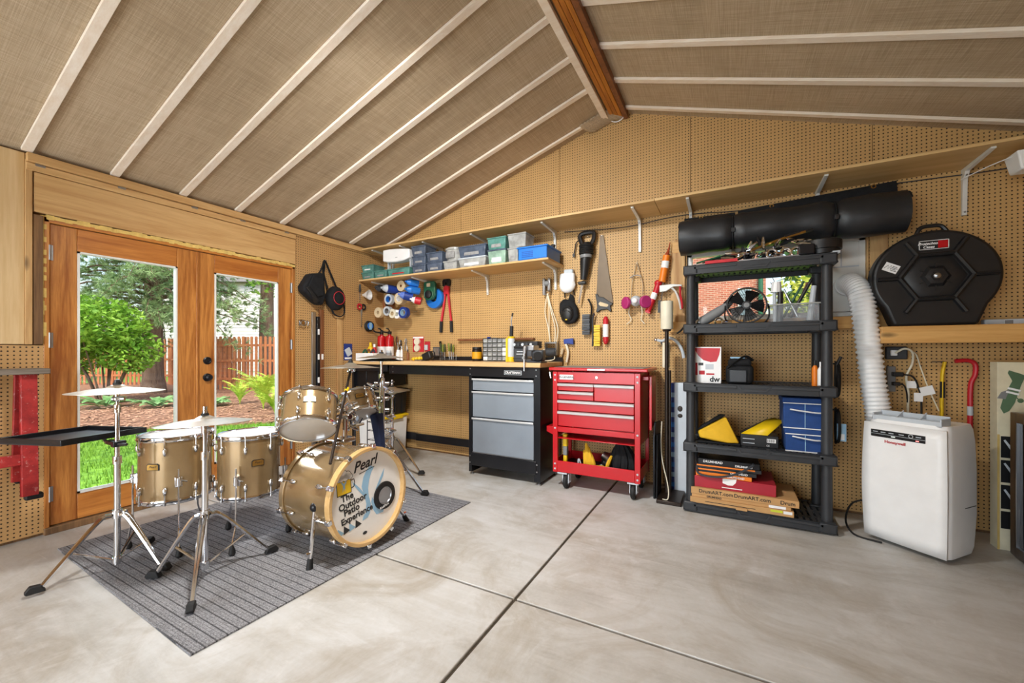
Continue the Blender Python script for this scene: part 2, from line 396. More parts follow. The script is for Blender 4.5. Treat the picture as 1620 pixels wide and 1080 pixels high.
# back wall: pegboard sheets hung side by side over a dark backing, with the window hole
wb = struct(MB().box(0,3.62,.012,.12,0,2.49).box(4.86,RX,.012,.12,0,2.49).box(3.62,4.86,.012,.12,0,1.47).box(3.62,4.86,.012,.12,2.07,2.49)
            .prism([(0,2.49),(RX,2.49),(RX,ceil_z(RX)+.02),(3.03,3.5),(0,2.51)], -.12, -.012, frame((0,0,0),(1,0,0),(0,0,1))).build('wall_back', OLDW))
WM = frame((0,0,0),(1,0,0),(0,0,1))
def peg(poly, name='pegboard_panel'): return MB().prism(poly, -.012, -.001, WM).build(name, PEGB, wb)
for x0, x1 in ((0,1.218),(1.222,2.438),(2.442,3.618)): peg([(x0,.02),(x1,.02),(x1,2.438),(x0,2.438)])
peg([(3.622,.02),(4.858,.02),(4.858,1.468),(3.622,1.468)]); peg([(3.622,2.072),(4.858,2.072),(4.858,2.438),(3.622,2.438)])
peg([(4.862,.02),(RX,.02),(RX,2.438),(4.862,2.438)])
xs = [0,1.22,2.44,3.03,3.66,4.88,RX]
for a, b in ((0,1.22),(1.22,2.44),(2.44,3.66),(3.66,4.88),(4.88,RX)):
    a2, b2 = a+.002, b-.002
    top = [(b2,ceil_z(b2)+.01)]+([(3.03,3.46)] if a < 3.03 < b else [])+[(a2,ceil_z(a2)+.01)]
    peg([(a2,2.442),(b2,2.442)]+top)
# left wall
wl = struct(MB().box(-.14,-.02,FY,-3.3,0,2.5).box(-.14,-.02,-1.2,.05,0,2.5).box(-.14,-.02,-3.3,-2.96,0,2.5).box(-.14,-.02,-2.96,-1.2,2.11,2.5).build('wall_left', OLDW))
def lp(name, mat, *b, bevel=.003): return MB().box(*b).build(name, mat, wl, bevel=bevel)
LM = frame((0,0,0),(0,1,0),(0,0,1))
def pegl(y0, y1, z0, z1): return MB().prism([(y0,z0),(y1,z0),(y1,z1),(y0,z1)], -.01, .001, LM).build('pegboard_panel', PEGL, wl)
pegl(-1.215,-.62,.02,2.43); pegl(-.616,-.002,.02,2.43); pegl(-4.2,-2.958,.02,1.245); pegl(-5.42,-4.204,.02,1.245)
for y in (-3.62,-4.2,-4.8,-5.4,-6.0): lp('board', POPLAR, -.02,.006, y+.003, y+.577, 1.25, 2.47)
lp('stud', PINE_Z, -.02,.016,-3.043,-3.012,1.25,2.43)
lp('stud', OLDW, -.02,.012,-3.008,-2.965,1.25,2.09)
lp('header_board', PINE_Y, -.02,.012,-3.006,-1.222,2.108,2.362)
lp('header_strip', PINE_Y, -.02,.02,-3.04,-1.222,2.366,2.412); lp('top_plate', PINE_Y, -.02,.045,-3.04,-.01,2.416,2.47)
lp('header_strip', PINE_Y, -.02,.02,-1.218,-.002,2.405,2.414)
lp('corner_stud', PINE_Z, .001,.022,-.72,-.66,.02,1.60)
for y in (-2.98,-2.58,-2.12,-1.74,-1.32):
    m = MB().box(.02,.023,y-.022,y+.022,2.40,2.43).box(.023,.026,y-.01,y-.004,2.41,2.42).box(.023,.026,y+.004,y+.01,2.41,2.42); m.build('strap_clip', STEEL, wl)
fo = MB()
for k in range(60):
    y = -2.95+1.72*k/60; fo.box(-.02,.004+.006*random.random(), y, y+.034, 2.072+.008*random.random(), 2.098+.01*random.random())
for k in range(30):
    z = 1.25+.84*k/30; fo.box(-.02,.006*random.random(), -2.972-.006*random.random(),-2.95, z, z+.034)
fo.build('foam_seal', FOAM, wl)
# right wall, front wall with the open garage door (behind the camera)
struct(MB().box(RX,RX+.12,FY,.05,0,2.55).build('wall_right', PEGL))
WF = frame((0,FY,0),(1,0,0),(0,0,1))
struct(MB().box(-.05,.5,FY-.12,FY,0,2.49).box(3.5,RX,FY-.12,FY,0,2.49).box(.5,3.5,FY-.12,FY,2.3,2.49).prism([(0,2.49),(RX,2.49),(3.03,3.5)],0,.12,WF).build('wall_front', PINE_X))
# ceiling: burlap between pale battens on both slopes, ridge beam
cl = struct(MB().add([(-.05,FY,2.474),(3.03,FY,3.463),(RX,FY,2.481),(-.05,.02,2.474),(3.03,.02,3.463),(RX,.02,2.481),
                      (-.05,FY,2.56),(3.03,FY,3.55),(RX,FY,2.57),(-.05,.02,2.56),(3.03,.02,3.55),(RX,.02,2.57)],
                     [(0,3,4,1),(1,4,5,2),(6,7,10,9),(7,8,11,10),(0,6,9,3),(2,5,11,8),(0,1,7,6),(1,2,8,7),(3,9,10,4),(4,10,11,5)]).build('ceiling', BURLAP))
by = [-.12-.417*k for k in range(16)]
sl = math.atan(.321)
for k, y in enumerate(by):
    h = .05 if k else .04
    m = MB().box(0,2.90/math.cos(sl),-h/2,h/2,-.02,0, Matrix.Translation((.02,y,2.494)) @ Matrix.Rotation(-sl,4,'Y')); m.build('batten', BATTEN_L, cl, bevel=.002)
    sr = math.atan(.325)
    m = MB().box(0,2.86/math.cos(sr),-h/2,h/2,-.02,0, Matrix.Translation((3.13,y-.01,ceil_z(3.13)-.001)) @ Matrix.Rotation(sr,4,'Y')); m.build('batten', BATTEN_R, cl, bevel=.002)
RB = root('trim_1')
for k in range(3): MB().box(2.978+.034*k,2.978+.034*k+.0325,FY,-.004,3.405,3.46).build('beam_ply', RIDGE, RB, bevel=.002)
MB().box(2.905,2.962,FY,-.06,3.385,3.418).build('ridge_batten', BATTEN_L, RB, bevel=.003)
MB().box(3.095,3.135,FY,-.03,3.37,3.452).build('ridge_side_board', BROWN, RB, bevel=.003)
cr = MB()                                # gathered cloth where the ridge meets the gable
for k in range(9):
    x = 2.72+.03*k; cr.tube(curve([(x,-.16,ceil_z(x)-.012),(x+.05,-.07,ceil_z(x)-.03),(x+.1,-.012,ceil_z(min(x+.1,3.0))-.05)],4), [.022]*9, 6, flat=.6)
cr.build('gathered_cloth', BURLAP, RB)
MB().tube(arc((3.03,-.03,3.44),.075,PI*1.08,PI*1.92,10), .005, 6).build('cable_loop', WHT, RB)
# ------------------------------------------------------------------ french doors
D = root('door_1')
def dp(name, mat, *b, bevel=.004, parent=None): return MB().box(*b).build(name, mat, parent or D, bevel=bevel)
dp('jamb', FIR, -.14,.004,-2.962,-2.935,.03,2.09); dp('jamb', FIR, -.14,.004,-1.252,-1.222,.03,2.09); dp('head_jamb', FIRH, -.14,.004,-2.962,-1.222,2.055,2.09)
dp('sill', OLDW, -.16,.02,-2.962,-1.222,.0,.045)
for (y0,y1) in ((-2.932,-2.093),(-2.087,-1.256)):
    lf = MB().box(-.052,-.008,y0,y0+.128,.05,2.05).build('door_leaf', FIR, D, bevel=.004); lf['label'] = 'varnished fir door leaf with one tall pane'
    dp('stile', FIR, -.052,-.008,y1-.138,y1,.05,2.05, parent=lf)
    dp('top_rail', FIRH, -.051,-.009,y0+.128,y1-.138,1.895,2.05, parent=lf); dp('bottom_rail', FIRH, -.051,-.009,y0+.128,y1-.138,.05,.225, parent=lf)
    gy0, gy1 = y0+.128, y1-.138
    bd = MB().box(-.04,-.002,gy0,gy0+.012,.225,1.895).box(-.04,-.002,gy1-.012,gy1,.225,1.895).box(-.04,-.002,gy0,gy1,1.883,1.895).box(-.04,-.002,gy0,gy1,.225,.24)
    bd.build('glazing_bead', SHEET, lf)
    MB().box(-.034,-.028,gy0+.01,gy1-.01,.235,1.886).build('pane', PANE, lf)
    yh = -2.934 if y0 < -2.5 else -1.254
    for z in (.26,1.28,1.86): MB().cyl((.0,yh,z-.05),(.0,yh,z+.05),.007).box(-.008,-.004,yh-.016,yh+.016,z-.05,z+.05).build('hinge', STEEL, lf)
    if y0 > -2.5:
        for z, r in ((1.128,.032),(.984,.034)):
            k = MB().lathe([(0,.0),(r,.0),(r,.006),(r*.7,.01),(r*.62,.022),(r*.75,.04) if z < 1 else (r*.5,.02),(r*.4,.05) if z < 1 else (.004,.022),(0,.05 if z < 1 else .022)], 20, leftM(-.008,-2.015,z)); k.build('door_knob' if z < 1 else 'deadbolt', BLKM, lf)
dp('astragal', FIR, -.008,.002,-2.1,-2.084,.05,2.05)
# ------------------------------------------------------------------ window in the back wall
W = root('window_1')
def wp(name, mat, *b, bevel=.003): return MB().box(*b).build(name, mat, W, bevel=bevel)
wp('casing', PINE_Z, 3.505,3.618,-.022,.0,1.36,2.19); wp('casing', PINE_Z, 4.862,4.962,-.022,.0,1.36,2.19); wp('casing', PINE_X, 3.505,4.962,-.024,.0,2.075,2.17); wp('stool', PINE_X, 3.49,4.98,-.05,.0,1.375,1.465)
wp('jamb_liner', PINE_Z, 3.62,3.632,.0,.12,1.47,2.07); wp('jamb_liner', PINE_Z, 4.848,4.86,.0,.12,1.47,2.07)
for b in ((3.632,3.672,.03,.09,1.47,2.07),(4.808,4.848,.03,.09,1.47,2.07),(3.632,4.848,.03,.09,2.03,2.07),(3.632,4.848,.03,.09,1.47,1.51),(4.58,4.61,.03,.09,1.5,2.03)): wp('window_frame', SHEET, *b)
MB().box(3.67,4.585,.055,.06,1.505,2.035).build('pane', PANE, W)
pn = MB().box(4.61,4.81,.03,.05,1.5,2.03).build('vent_panel', SHEET, W, bevel=.003)
MB().lathe([(.058,0),(.078,0),(.078,.012),(.058,.012)],24,wallM(4.735,.03,1.70),True).build('hose_collar', WHT, pn)
MB().box(4.612,4.808,.026,.031,1.84,1.85).box(4.70,4.708,.026,.031,1.85,2.03).build('panel_seam', WHTG, pn)
# ================================================================== shelves on the back wall
def bracket(parent, x, z, d=.36, h=.31):
    m = MB(); M_ = frame((x-.012,0,z),(0,-1,0),(0,0,1))
    m.prism([(.001,-h),(.001,0),(d,0),(d,-.012),(.06,-.028),(.03,-.075),(.02,-h)],0,.024,frame((x+.012,0,z),(0,-1,0),(0,0,1)))
    b = m.build('bracket', WPAINT, parent, bevel=.0015)
    for zz in (z-h+.02, z-.05): MB().cyl((x,-.012,zz),(x,-.026 if zz < z-.1 else -.05,zz),.006,n=8).build('screw', STEEL, b)
S1 = thing('wall_shelf', 'long plywood shelf near the ceiling running the whole back wall', 'shelf', (0,0,2.43))
for x0, x1 in ((.004,.98),(.983,3.42),(3.423,6.03)): MB().box(x0,x1,-.40,-.002,2.431,2.45).build('plank', PLY, S1, bevel=.002)
for x in (.18,.62,.96,1.6,2.40,3.235,3.665,4.55,5.35): bracket(S1, x, 2.43)
MB().tube(curve([(2.5,-.02,2.405),(3.1,-.015,2.37),(3.6,-.015,2.40),(4.2,-.015,2.36),(4.9,-.015,2.40),(5.5,-.02,2.39),(5.9,-.02,2.41)],5), .004, 5).build('cable', DKGREY, S1)
S2 = thing('wall_shelf', 'shorter plywood shelf full of plastic bins above the workbench', 'shelf', (0,0,2.055))
MB().box(.004,2.49,-.405,-.002,2.057,2.076).build('plank', PLY, S2, bevel=.002)
for x in (.14,.78,1.595,2.405): bracket(S2, x, 2.056, .33, .22)
LED = thing('wall_ledge', 'thick pine board ledge carrying the round black case', 'shelf', (5.4,-.14,1.26))
MB().box(4.86,6.03,-.28,-.243,1.26,1.372).build('front_board', PINE_X, LED, bevel=.004); MB().box(4.86,6.03,-.243,-.002,1.352,1.371).build('top_board', PINE_X, LED, bevel=.002)
MB().box(5.6,5.64,-.243,-.003,1.26,1.351).build('support', PINE_X, LED)
# ------------------------------------------------------------------ workbench
B = thing('workbench', 'black steel workbench with butcher block top and three silver drawers', 'workbench', (1.57,-.3,0))
MB().box(.62,2.485,-.575,-.03,1.062,1.105).build('bench_top', BUTCHER, B, bevel=.006)
ap = MB().box(.67,2.47,-.545,-.52,.965,1.06).build('apron', BLKM, B, bevel=.003)
MB().box(.645,.668,-.545,-.06,.965,1.06).build('side_apron', BLKM, B)
for x in (.70,1.72,2.43):
    for z in (.985,1.04): MB().lathe([(0,0),(.007,0),(.006,.003),(0,.005)],8,wallM(x,-.545,z)).build('bolt', STEEL, ap)
MB().box(2.105,2.285,-.549,-.545,.99,1.03).build('name_plate', WHTG, ap); MB().box(2.11,2.28,-.551,-.549,.994,1.026).build('plate_field', BLKM, ap)
text('CRAFTSMAN', .028, WHT, ap, Matrix.Translation(-ORG_[ap.name]) @ wallM(2.195,-.5515,1.01), bold=.0006)
MB().box(.62,1.72,-.09,-.06,.135,.22).build('stretcher', BLKM, B, bevel=.003)
MB().box(.66,2.49,-.045,-.03,1.105,1.15).build('backsplash', BLKM, B)
cb = MB().box(1.70,1.735,-.54,-.06,.03,1.06).box(2.405,2.47,-.54,-.06,.03,1.06).box(1.735,2.405,-.10,-.07,.12,1.06).box(1.735,2.405,-.52,-.07,.12,.14).build('drawer_cabinet', BLKM, B, bevel=.004)
MB().box(1.715,2.43,-.548,-.535,.098,.218).build('kick_plate', BLKM, cb, bevel=.003)
for i, (z0,z1) in enumerate(((.83,.942),(.572,.818),(.228,.56))):
    d = MB().box(1.742,2.402,-.535,-.14,z0,z1).build('drawer', SILV, B, bevel=.003); d['label'] = 'brushed silver drawer'
    MB().box(1.74,2.404,-.553,-.535,z1-.014,z1+.004).build('pull', PULL, d, bevel=.004)
MB().box(1.742,2.402,-.542,-.535,.222,.23).build('trim', STEEL, cb)
for x in (1.72,2.44):
    for z in (.125,.19): MB().lathe([(0,0),(.008,0),(.006,.004),(0,.005)],8,wallM(x,-.548,z)).build('bolt', STEEL, cb)
for x,y in ((1.72,-.5),(2.44,-.5),(1.72,-.1),(2.44,-.1)): MB().cyl((x,y,0),(x,y,.012),.018).cyl((x,y,.012),(x,y,.035),.006).build('levelling_foot', STEEL, B)
# corner counter on the left of the bench
C = thing('corner_counter', 'narrow wooden counter end in the corner above black cabinets', 'counter', (.33,-.3,0))
MB().box(.035,.615,-.56,-.03,1.062,1.1).build('counter_top', BUTCHER, C, bevel=.005)
for x0,x1 in ((.05,.24),(.245,.43)):
    k = MB().box(x0,x1,-.50,-.05,.80,1.058).build('cabinet', BLKM, C, bevel=.004); MB().box(x0+.06,x1-.06,-.506,-.50,.99,1.01).build('handle', WHTG, k)
MB().box(.035,.065,-.53,-.5,0,1.06).build('leg', BLKM, C); MB().box(.035,.06,-.06,-.03,0,1.06).build('leg', BLKM, C); MB().box(.065,.615,-.545,-.525,.985,1.06).build('apron', BLKM, C, bevel=.003); MB().box(.06,.616,-.06,-.035,.135,.22).build('stretcher', BLKM, C, bevel=.003)
# ------------------------------------------------------------------ red tool cart
K = thing('tool_cart', 'red enamel rolling tool cart with chrome drawer pulls and open bottom tray', 'tool cart', (2.95,-.28,0))
X0,X1,Y0,Y1 = 2.575,3.33,-.505,-.08
bd = MB().box(X0,X0+.045,Y0,Y0+.03,.14,1.03).box(X1-.045,X1,Y0,Y0+.03,.14,1.03).box(X0,X0+.03,Y1-.03,Y1,.14,1.03).box(X1-.03,X1,Y1-.03,Y1,.14,1.03)
bd.box(X0+.006,X0+.012,Y0+.03,Y1-.03,.44,1.03).box(X1-.012,X1-.006,Y0+.03,Y1-.03,.44,1.03).box(X0+.045,X1-.045,Y1-.008,Y1-.002,.44,1.03)
bd.box(X0+.045,X1-.045,Y0+.004,Y0+.012,.935,1.03).box(X0+.045,X1-.045,Y0+.004,Y1-.03,.44,.448)
body = bd.build('body', RED, K, bevel=.004)
MB().box(X0+.045,X1-.045,Y0+.002,Y0+.02,.498,.545).build('divider_rail', RED, body, bevel=.003)
tr = MB().box(X0+.045,X1-.045,Y0,Y0+.008,.145,.245).box(X0+.02,X1-.02,Y0+.008,Y1-.008,.16,.17).box(X0+.02,X1-.02,Y1-.014,Y1-.006,.16,.245).box(X0+.004,X0+.012,Y0+.03,Y1-.03,.145,.245).box(X1-.012,X1-.004,Y0+.03,Y1-.03,.145,.245)
tr.build('bottom_tray', RED, K, bevel=.003)
MB().box(X0+.03,X1-.03,Y0+.03,Y1-.03,.17,.174).build('tray_mat', BLKS, K)
for xa,xb,z0,z1 in ((2.624,2.945,.865,.928),(2.624,2.945,.787,.858),(2.951,3.281,.787,.928),(2.624,3.281,.69,.78),(2.624,3.281,.552,.683)):
    d = MB().box(xa,xb,Y0+.002,Y1-.06,z0,z1).build('drawer', RED, K, bevel=.004)
    MB().add([(xa,Y0-.014,z1-.022),(xb,Y0-.014,z1-.022),(xb,Y0-.018,z1-.004),(xa,Y0-.018,z1-.004),(xa,Y0+.003,z1),(xb,Y0+.003,z1),(xa,Y0+.003,z1-.02),(xb,Y0+.003,z1-.02)],[(0,1,2,3),(3,2,5,4),(0,6,7,1),(0,3,4,6),(1,7,5,2)]).build('pull', PULL, d)
lid = MB().box(X0-.03,X1+.06,Y0-.02,Y1+.03,1.04,1.066).build('lid', RED, K, bevel=.006)
MB().box(X0+.01,X1+.02,Y0+.02,Y1,1.066,1.069).build('lid_mat', MIDGREY, lid); MB().box(2.9,3.05,Y0-.026,Y0-.02,1.046,1.06).build('lid_pull', CHROME, lid, bevel=.002)
MB().lathe([(0,0),(.012,0),(.012,.005),(0,.006)],14,wallM(2.97,Y0+.004,.985)).build('lock', CHROME, body)
MB().box(2.64,2.765,Y0-.001,Y0+.004,.962,1.003).build('name_plate', WHT, body); text('US-GENERAL', .026, BLK, body, Matrix.Translation(-ORG_[body.name]) @ wallM(2.7025,Y0-.0015,.982), bold=.0005)
for x in (X0+.022,X1-.022):
    for z in (.17,.215,.53,.955,1.0): MB().lathe([(0,0),(.009,0),(.007,.004),(0,.005)],10,wallM(x,Y0,z)).build('bolt', WHTG, body)
MB().prism([(-.34,1.0),(-.13,1.0),(-.13,.62),(-.34,.56)],0,.02,frame((X1+.05,-.05,0),(0,1,0),(0,0,1))).box(X1,X1+.05,-.42,-.40,.97,1.0).box(X1,X1+.05,-.2,-.18,.97,1.0).build('folding_side_shelf', RED, K, bevel=.003)
MB().prism([(2.50,.535),(2.575,.535),(2.575,.455),(2.50,.485)],.06,.47,wallM(0,0,0)).build('side_tray', RED, K, bevel=.004)
MB().tube([(2.54,-.47,1.05),(2.545,-.5,1.02),(2.555,-.5,.97)],.007,6).build('push_handle', CHROME, K)
for i,(x,y) in enumerate(((2.66,-.46),(3.27,-.46),(2.66,-.14),(3.27,-.14))):
    fx = .03 if i in (0,2) else 0
    c = MB().box(x-.045,x+.045,y-.04,y+.04,.128,.142).box(x-.03+fx,x-.022+fx,y-.03,y+.03,.05,.13).box(x+.022+fx,x+.03+fx,y-.03,y+.03,.05,.13).cyl((x-.035+fx,y,.062),(x+.035+fx,y,.062),.008).build('caster', WHTG, K, bevel=.002)
    MB().lathe([(.018,-.018),(.03,-.019),(.055,-.018),(.062,-.01),(.062,.01),(.055,.018),(.03,.019),(.018,.018)],24,frame((x+fx,y,.062),(0,1,0),(0,0,1)),True).build('wheel', BLKS, c); MB().cyl((x+fx-.02,y,.062),(x+fx+.02,y,.062),.035,n=18).build('hub', STEEL, c)
# things in the cart's open tray
m = thing('cutting_tool', 'yellow and grey power tool standing at left of the cart tray', 'tool', (2.665,-.42,.174))
MB().box(2.648,2.682,-.44,-.40,.19,.28).build('grip', YEL, m, bevel=.006); MB().box(2.646,2.684,-.442,-.398,.28,.36).build('sleeve', MIDGREY, m, bevel=.006); MB().box(2.645,2.685,-.445,-.395,.36,.47).build('body', YEL, m, bevel=.008); MB().cyl((2.665,-.42,.174),(2.665,-.42,.19),.02).build('foot', BLK, m); MB().tube(curve([(2.67,-.42,.18),(2.72,-.44,.18),(2.74,-.38,.18),(2.70,-.34,.18)]),.006,6).build('cord', BLK, m)
m = thing('work_glove', 'curled yellow work glove lying in the cart tray', 'glove', (2.87,-.38,.174))
for k,(dx,h) in enumerate(((0,.2),(.028,.17),(.05,.13),(-.025,.14))): MB().tube(curve([(2.87+dx,-.40,.19),(2.86+dx*.8,-.39,.19+h*.5),(2.835+dx*.6,-.36,.19+h)],4),[.02,.021,.022,.022,.021,.02,.018,.016,.010],8).build('finger', YELF, m)
MB().tube(curve([(2.9,-.40,.192),(2.95,-.38,.196),(3.0,-.36,.196)],4),[.036,.035,.034,.033,.032,.031,.03,.03,.02],10,flat=.55).build('cuff', YELF, m)
m = thing('work_lamp', 'round clamp work lamp lying in the cart tray', 'lamp', (2.99,-.33,.174))
MB().lathe([(.0,.0),(.03,.0),(.035,.03),(.08,.09),(.085,.09),(.04,.02),(.035,-.01),(0,-.012)],20,frame((2.97,-.27,.28),(0,1,0),(.5,.2,.9))).build('reflector', STEEL, m); MB().tube(curve([(2.97,-.27,.2),(2.9,-.42,.19),(2.80,-.44,.21),(2.79,-.42,.26),(2.84,-.43,.18),(2.98,-.45,.18),(3.06,-.43,.2)]),.006,6).build('cord', WHTG, m)
MB().ell((2.98,-.27,.215),(.035,.035,.04)).build('socket', BLK, m)
m = thing('cloth_bundle', 'crumpled dark jacket with yellow lining stuffed in the cart tray', 'clothing', (3.16,-.32,.174))
random.seed(3)
bm_ = MB()
for k in range(9):
    a = 2*PI*k/9; bm_.tube(curve([(3.16+.10*math.cos(a),-.32+.07*math.sin(a),.18),(3.15+.075*math.cos(a+.2),-.32+.055*math.sin(a+.2),.30),(3.14+.03*math.cos(a),-.32+.03*math.sin(a),.415)],4),[.03,.034,.036,.036,.034,.03,.026,.02,.012],8)
bm_.build('jacket', BLKF, m)
MB().tube(curve([(3.03,-.42,.18),(3.045,-.41,.24),(3.07,-.38,.31)],4),[.03,.03,.03,.03,.03,.03,.028,.024,.016],8,flat=.6).build('lining', YELF, m)
# ------------------------------------------------------------------ grey resin shelving unit
U = thing('shelving_unit', 'dark grey resin shelving unit with five shelves', 'shelving', (4.11,-.31,0))
UX0,UX1,UY0,UY1 = 3.655,4.575,-.535,-.075
tops = (.078,.522,.972,1.41,1.85)
for i, zt in enumerate(tops):
    sh = MB().box(UX0,UX1,UY0,UY0+.012,zt-.066,zt).box(UX0,UX1,UY1-.012,UY1,zt-.066,zt).box(UX0,UX0+.012,UY0,UY1,zt-.066,zt).box(UX1-.012,UX1,UY0,UY1,zt-.066,zt).build('shelf', GRAYP, U, bevel=.006)
    n = 24
    sl_ = MB()
    for k in range(n):
        x = UX0+.012+(UX1-UX0-.024)*k/n; sl_.box(x,x+(UX1-UX0-.024)/n*.62,UY0+.012,UY1-.012,zt-.03,zt-.008)
    for y in (UY0+.1,UY0+.23,UY0+.36): sl_.box(UX0+.012,UX1-.012,y,y+.04,zt-.032,zt-.01)
    sl_.build('slatted_deck', GRAYP, sh)
    # raised chevron trim on the front lip
    tz, bz = zt-.008, zt-.058
    mx = (UX0+UX1)/2-.06
    for xa,xb,za,zb in ((UX0+.07,mx-.05,zt-.03,zt-.012),(mx+.16,UX1-.07,zt-.03,zt-.012),(mx-.02,mx+.13,zt-.055,zt-.035)): MB().box(xa,xb,UY0-.004,UY0,za,zb).build('lip_trim', GRAYP, sh, bevel=.002)
    MB().prism([(mx-.05,zt-.012),(mx-.036,zt-.012),(mx-.006,zt-.055),(mx-.02,zt-.055)],.0,.005,wallM(0,UY0,0)).prism([(mx+.146,zt-.012),(mx+.16,zt-.012),(mx+.13,zt-.055),(mx+.116,zt-.055)],0,.005,wallM(0,UY0,0)).build('chevron', GRAYP, sh)
    for x in (UX0+.045,UX1-.045):
        for y in (UY0+.05,UY1-.05):
            MB().box(x-.05,x+.05,y-.054,y+.05,zt-.07,zt+.003).build('corner_block', GRAYP, sh, bevel=.012)
for i in range(4):
    for x in (UX0+.045,UX1-.045):
        for y in (UY0+.05,UY1-.05): MB().cyl((x,y,tops[i]),(x,y,tops[i+1]-.06),.033,.030,16).build('post', GRAYP, U)
# ------------------------------------------------------------------ rolled black mat hung under the upper shelf
Rr = thing('rolled_mat', 'rolled black insulated blanket strapped up in front of the window', 'blanket', (4.3,-.2,2.0))
prof = []; nS = 22; random.seed(5)
rm = MB(); rings = []
for k in range(49):
    t = k/48; x = 3.60+1.40*t; r = .128+.004*math.sin(9*t)+.003*math.sin(31*t)
    for sx in (3.985,4.615):
        r -= .024*math.exp(-((x-sx)/.03)**2)
    rings.append((x,r,2.148+.004*math.sin(5*t)))
vs_ = []
for x,r,zc in rings:
    for j in range(nS):
        a = 2*PI*j/nS; q = r*(1+.025*math.sin(3*a+x*7)+.015*math.sin(7*a-x*11)); vs_.append((x,-.2+q*math.cos(a)*1.02,zc+q*math.sin(a)*1.08))
fs_ = [(i*nS+j,i*nS+(j+1)%nS,(i+1)*nS+(j+1)%nS,(i+1)*nS+j) for i in range(48) for j in range(nS)]+[tuple(range(nS-1,-1,-1)),tuple(range(48*nS,49*nS))]
VIN = plain('black_vinyl_fabric', (34,35,38), .42, 0, .25, 3, .5, 1.0)
rm.add(vs_,fs_).build('roll', VIN, Rr)
sp = MB()
for xe in (3.597,5.003):
    pts = [(xe,-.2+(.02+.0095*k/4)*math.cos(k*.5)*1.02,2.148+(.02+.0095*k/4)*math.sin(k*.5)*1.08) for k in range(44)]; sp.tube(pts,.006,5)
sp.build('rolled_edge', BLKF, Rr)
fl_ = MB(); 
for xa,xb,za,zb in ((3.62,4.00,2.34,2.335),(4.02,4.985,2.345,2.395)):
    v8 = [(xa,-.14,2.25),(xb,-.14,2.25),(xb,-.10,zb),(xa,-.10,za)]; fl_.add(v8+[(x,y+.008,z) for x,y,z in v8],[(0,1,2,3),(7,6,5,4),(0,4,5,1),(1,5,6,2),(2,6,7,3),(3,7,4,0)])
flo = fl_.build('flap', BLKF, Rr)
for x,z in ((3.75,2.325),(4.25,2.34),(4.86,2.375)): MB().tor((x,-.108,z),.012,.004,'y',14,5).build('grommet', GOLDM, Rr)
for sx in (3.985,4.615):
    pts = arc((sx,-.2,2.148),.112,0,2*PI,28,(0,1.02,0),(0,0,1.08)); st = MB().tube(pts[:-1],.012,6,True,flat=.4).build('strap', BLKS, Rr)
    MB().box(sx-.014,sx+.014,-.325,-.31,2.12,2.155).build('buckle', BLK, Rr, bevel=.003)
    MB().box(sx-.012,sx+.012,-.2,-.002,1.998,2.012).box(sx-.012,sx+.012,-.012,-.002,2.0,2.12).build('wall_support', BLKM, Rr)
# ------------------------------------------------------------------ portable air conditioner
ang = math.radians(-40.5)
A = thing('air_conditioner', 'white portable air conditioner with grey louvre and control strip', 'air conditioner', (4.996,-.436,0), (0,0,ang))
def rr(w,d,r,n=5):      # rounded rectangle outline
    P = []
    for cx,cy,a0 in ((w/2-r,d/2-r,0),(-w/2+r,d/2-r,90),(-w/2+r,-d/2+r,180),(w/2-r,-d/2+r,270)):
        for k in range(n+1):
            a = math.radians(a0+90*k/n); P.append((cx+r*math.cos(a),cy+r*math.sin(a)))
    return P
bm_ = MB(); secs = []
for z,w_,d_,dy in ((.02,.385,.30,.0),(.06,.395,.33,0),(.25,.41,.345,0),(.5,.41,.345,0),(.68,.40,.335,0),(.745,.39,.32,0),(.775,.375,.30,0)):
    secs.append([(x,y+dy,z) for x,y in rr(w_,d_,.05)])
n_ = len(secs[0]); allv = [p for s_ in secs for p in s_]
bm_.add(allv,[(i*n_+k,i*n_+(k+1)%n_,(i+1)*n_+(k+1)%n_,(i+1)*n_+k) for i in range(len(secs)-1) for k in range(n_)]+[tuple(range(n_-1,-1,-1)),tuple(range((len(secs)-1)*n_,len(secs)*n_))])
bm_.build('housing', WHT, A, local=True, ang=50)
fp = MB(); NP = 10
pv = []
for i in range(NP+1):
    z = .03+.725*i/NP; bow = .012*math.sin(PI*i/NP); hw = .196+.008*math.sin(PI*i/NP)
    for k in range(9): u = -1+2*k/8; pv.append((u*hw,-.176-bow-.004*(1-u*u),z))
fp.add(pv,[(i*9+k,i*9+k+1,(i+1)*9+k+1,(i+1)*9+k) for i in range(NP) for k in range(8)])
fpo = fp.build('front_panel', WHT, A, local=True); sm = fpo.modifiers.new('thick','SOLIDIFY'); sm.thickness = .014; sm.offset = -1
def acM(x,z,dy): return frame((x,-.176+dy,z),(1,0,0),(0,0,1))
MB().box(-.155,.11,-.187,-.181,.668,.712).build('control_strip', BLKM, A, local=True, bevel=.002); MB().box(-.155,.11,-.1885,-.186,.686,.688).build('strip_line', WHTG, A, local=True)
for x in (-.13,-.09,-.05,.0,.08): MB().box(x-.012,x+.012,-.1885,-.186,.697,.702).build('button_mark', WHTG, A, local=True)
MB().tor((.045,-.188,.699),.010,.0018,'y',14,5).build('dial_ring', WHTG, A, local=True); MB().box(.068,.082,-.1885,-.186,.674,.679).build('led', emit('red_led',(255,40,30),2), A, local=True); MB().box(-.05,-.03,-.1885,-.186,.676,.683).build('display', emit('display_glow',(150,180,170),.5), A, local=True)
text('Honeywell', .024, REDPL, A, acM(-.03,.645,-.0145), bold=.0004)
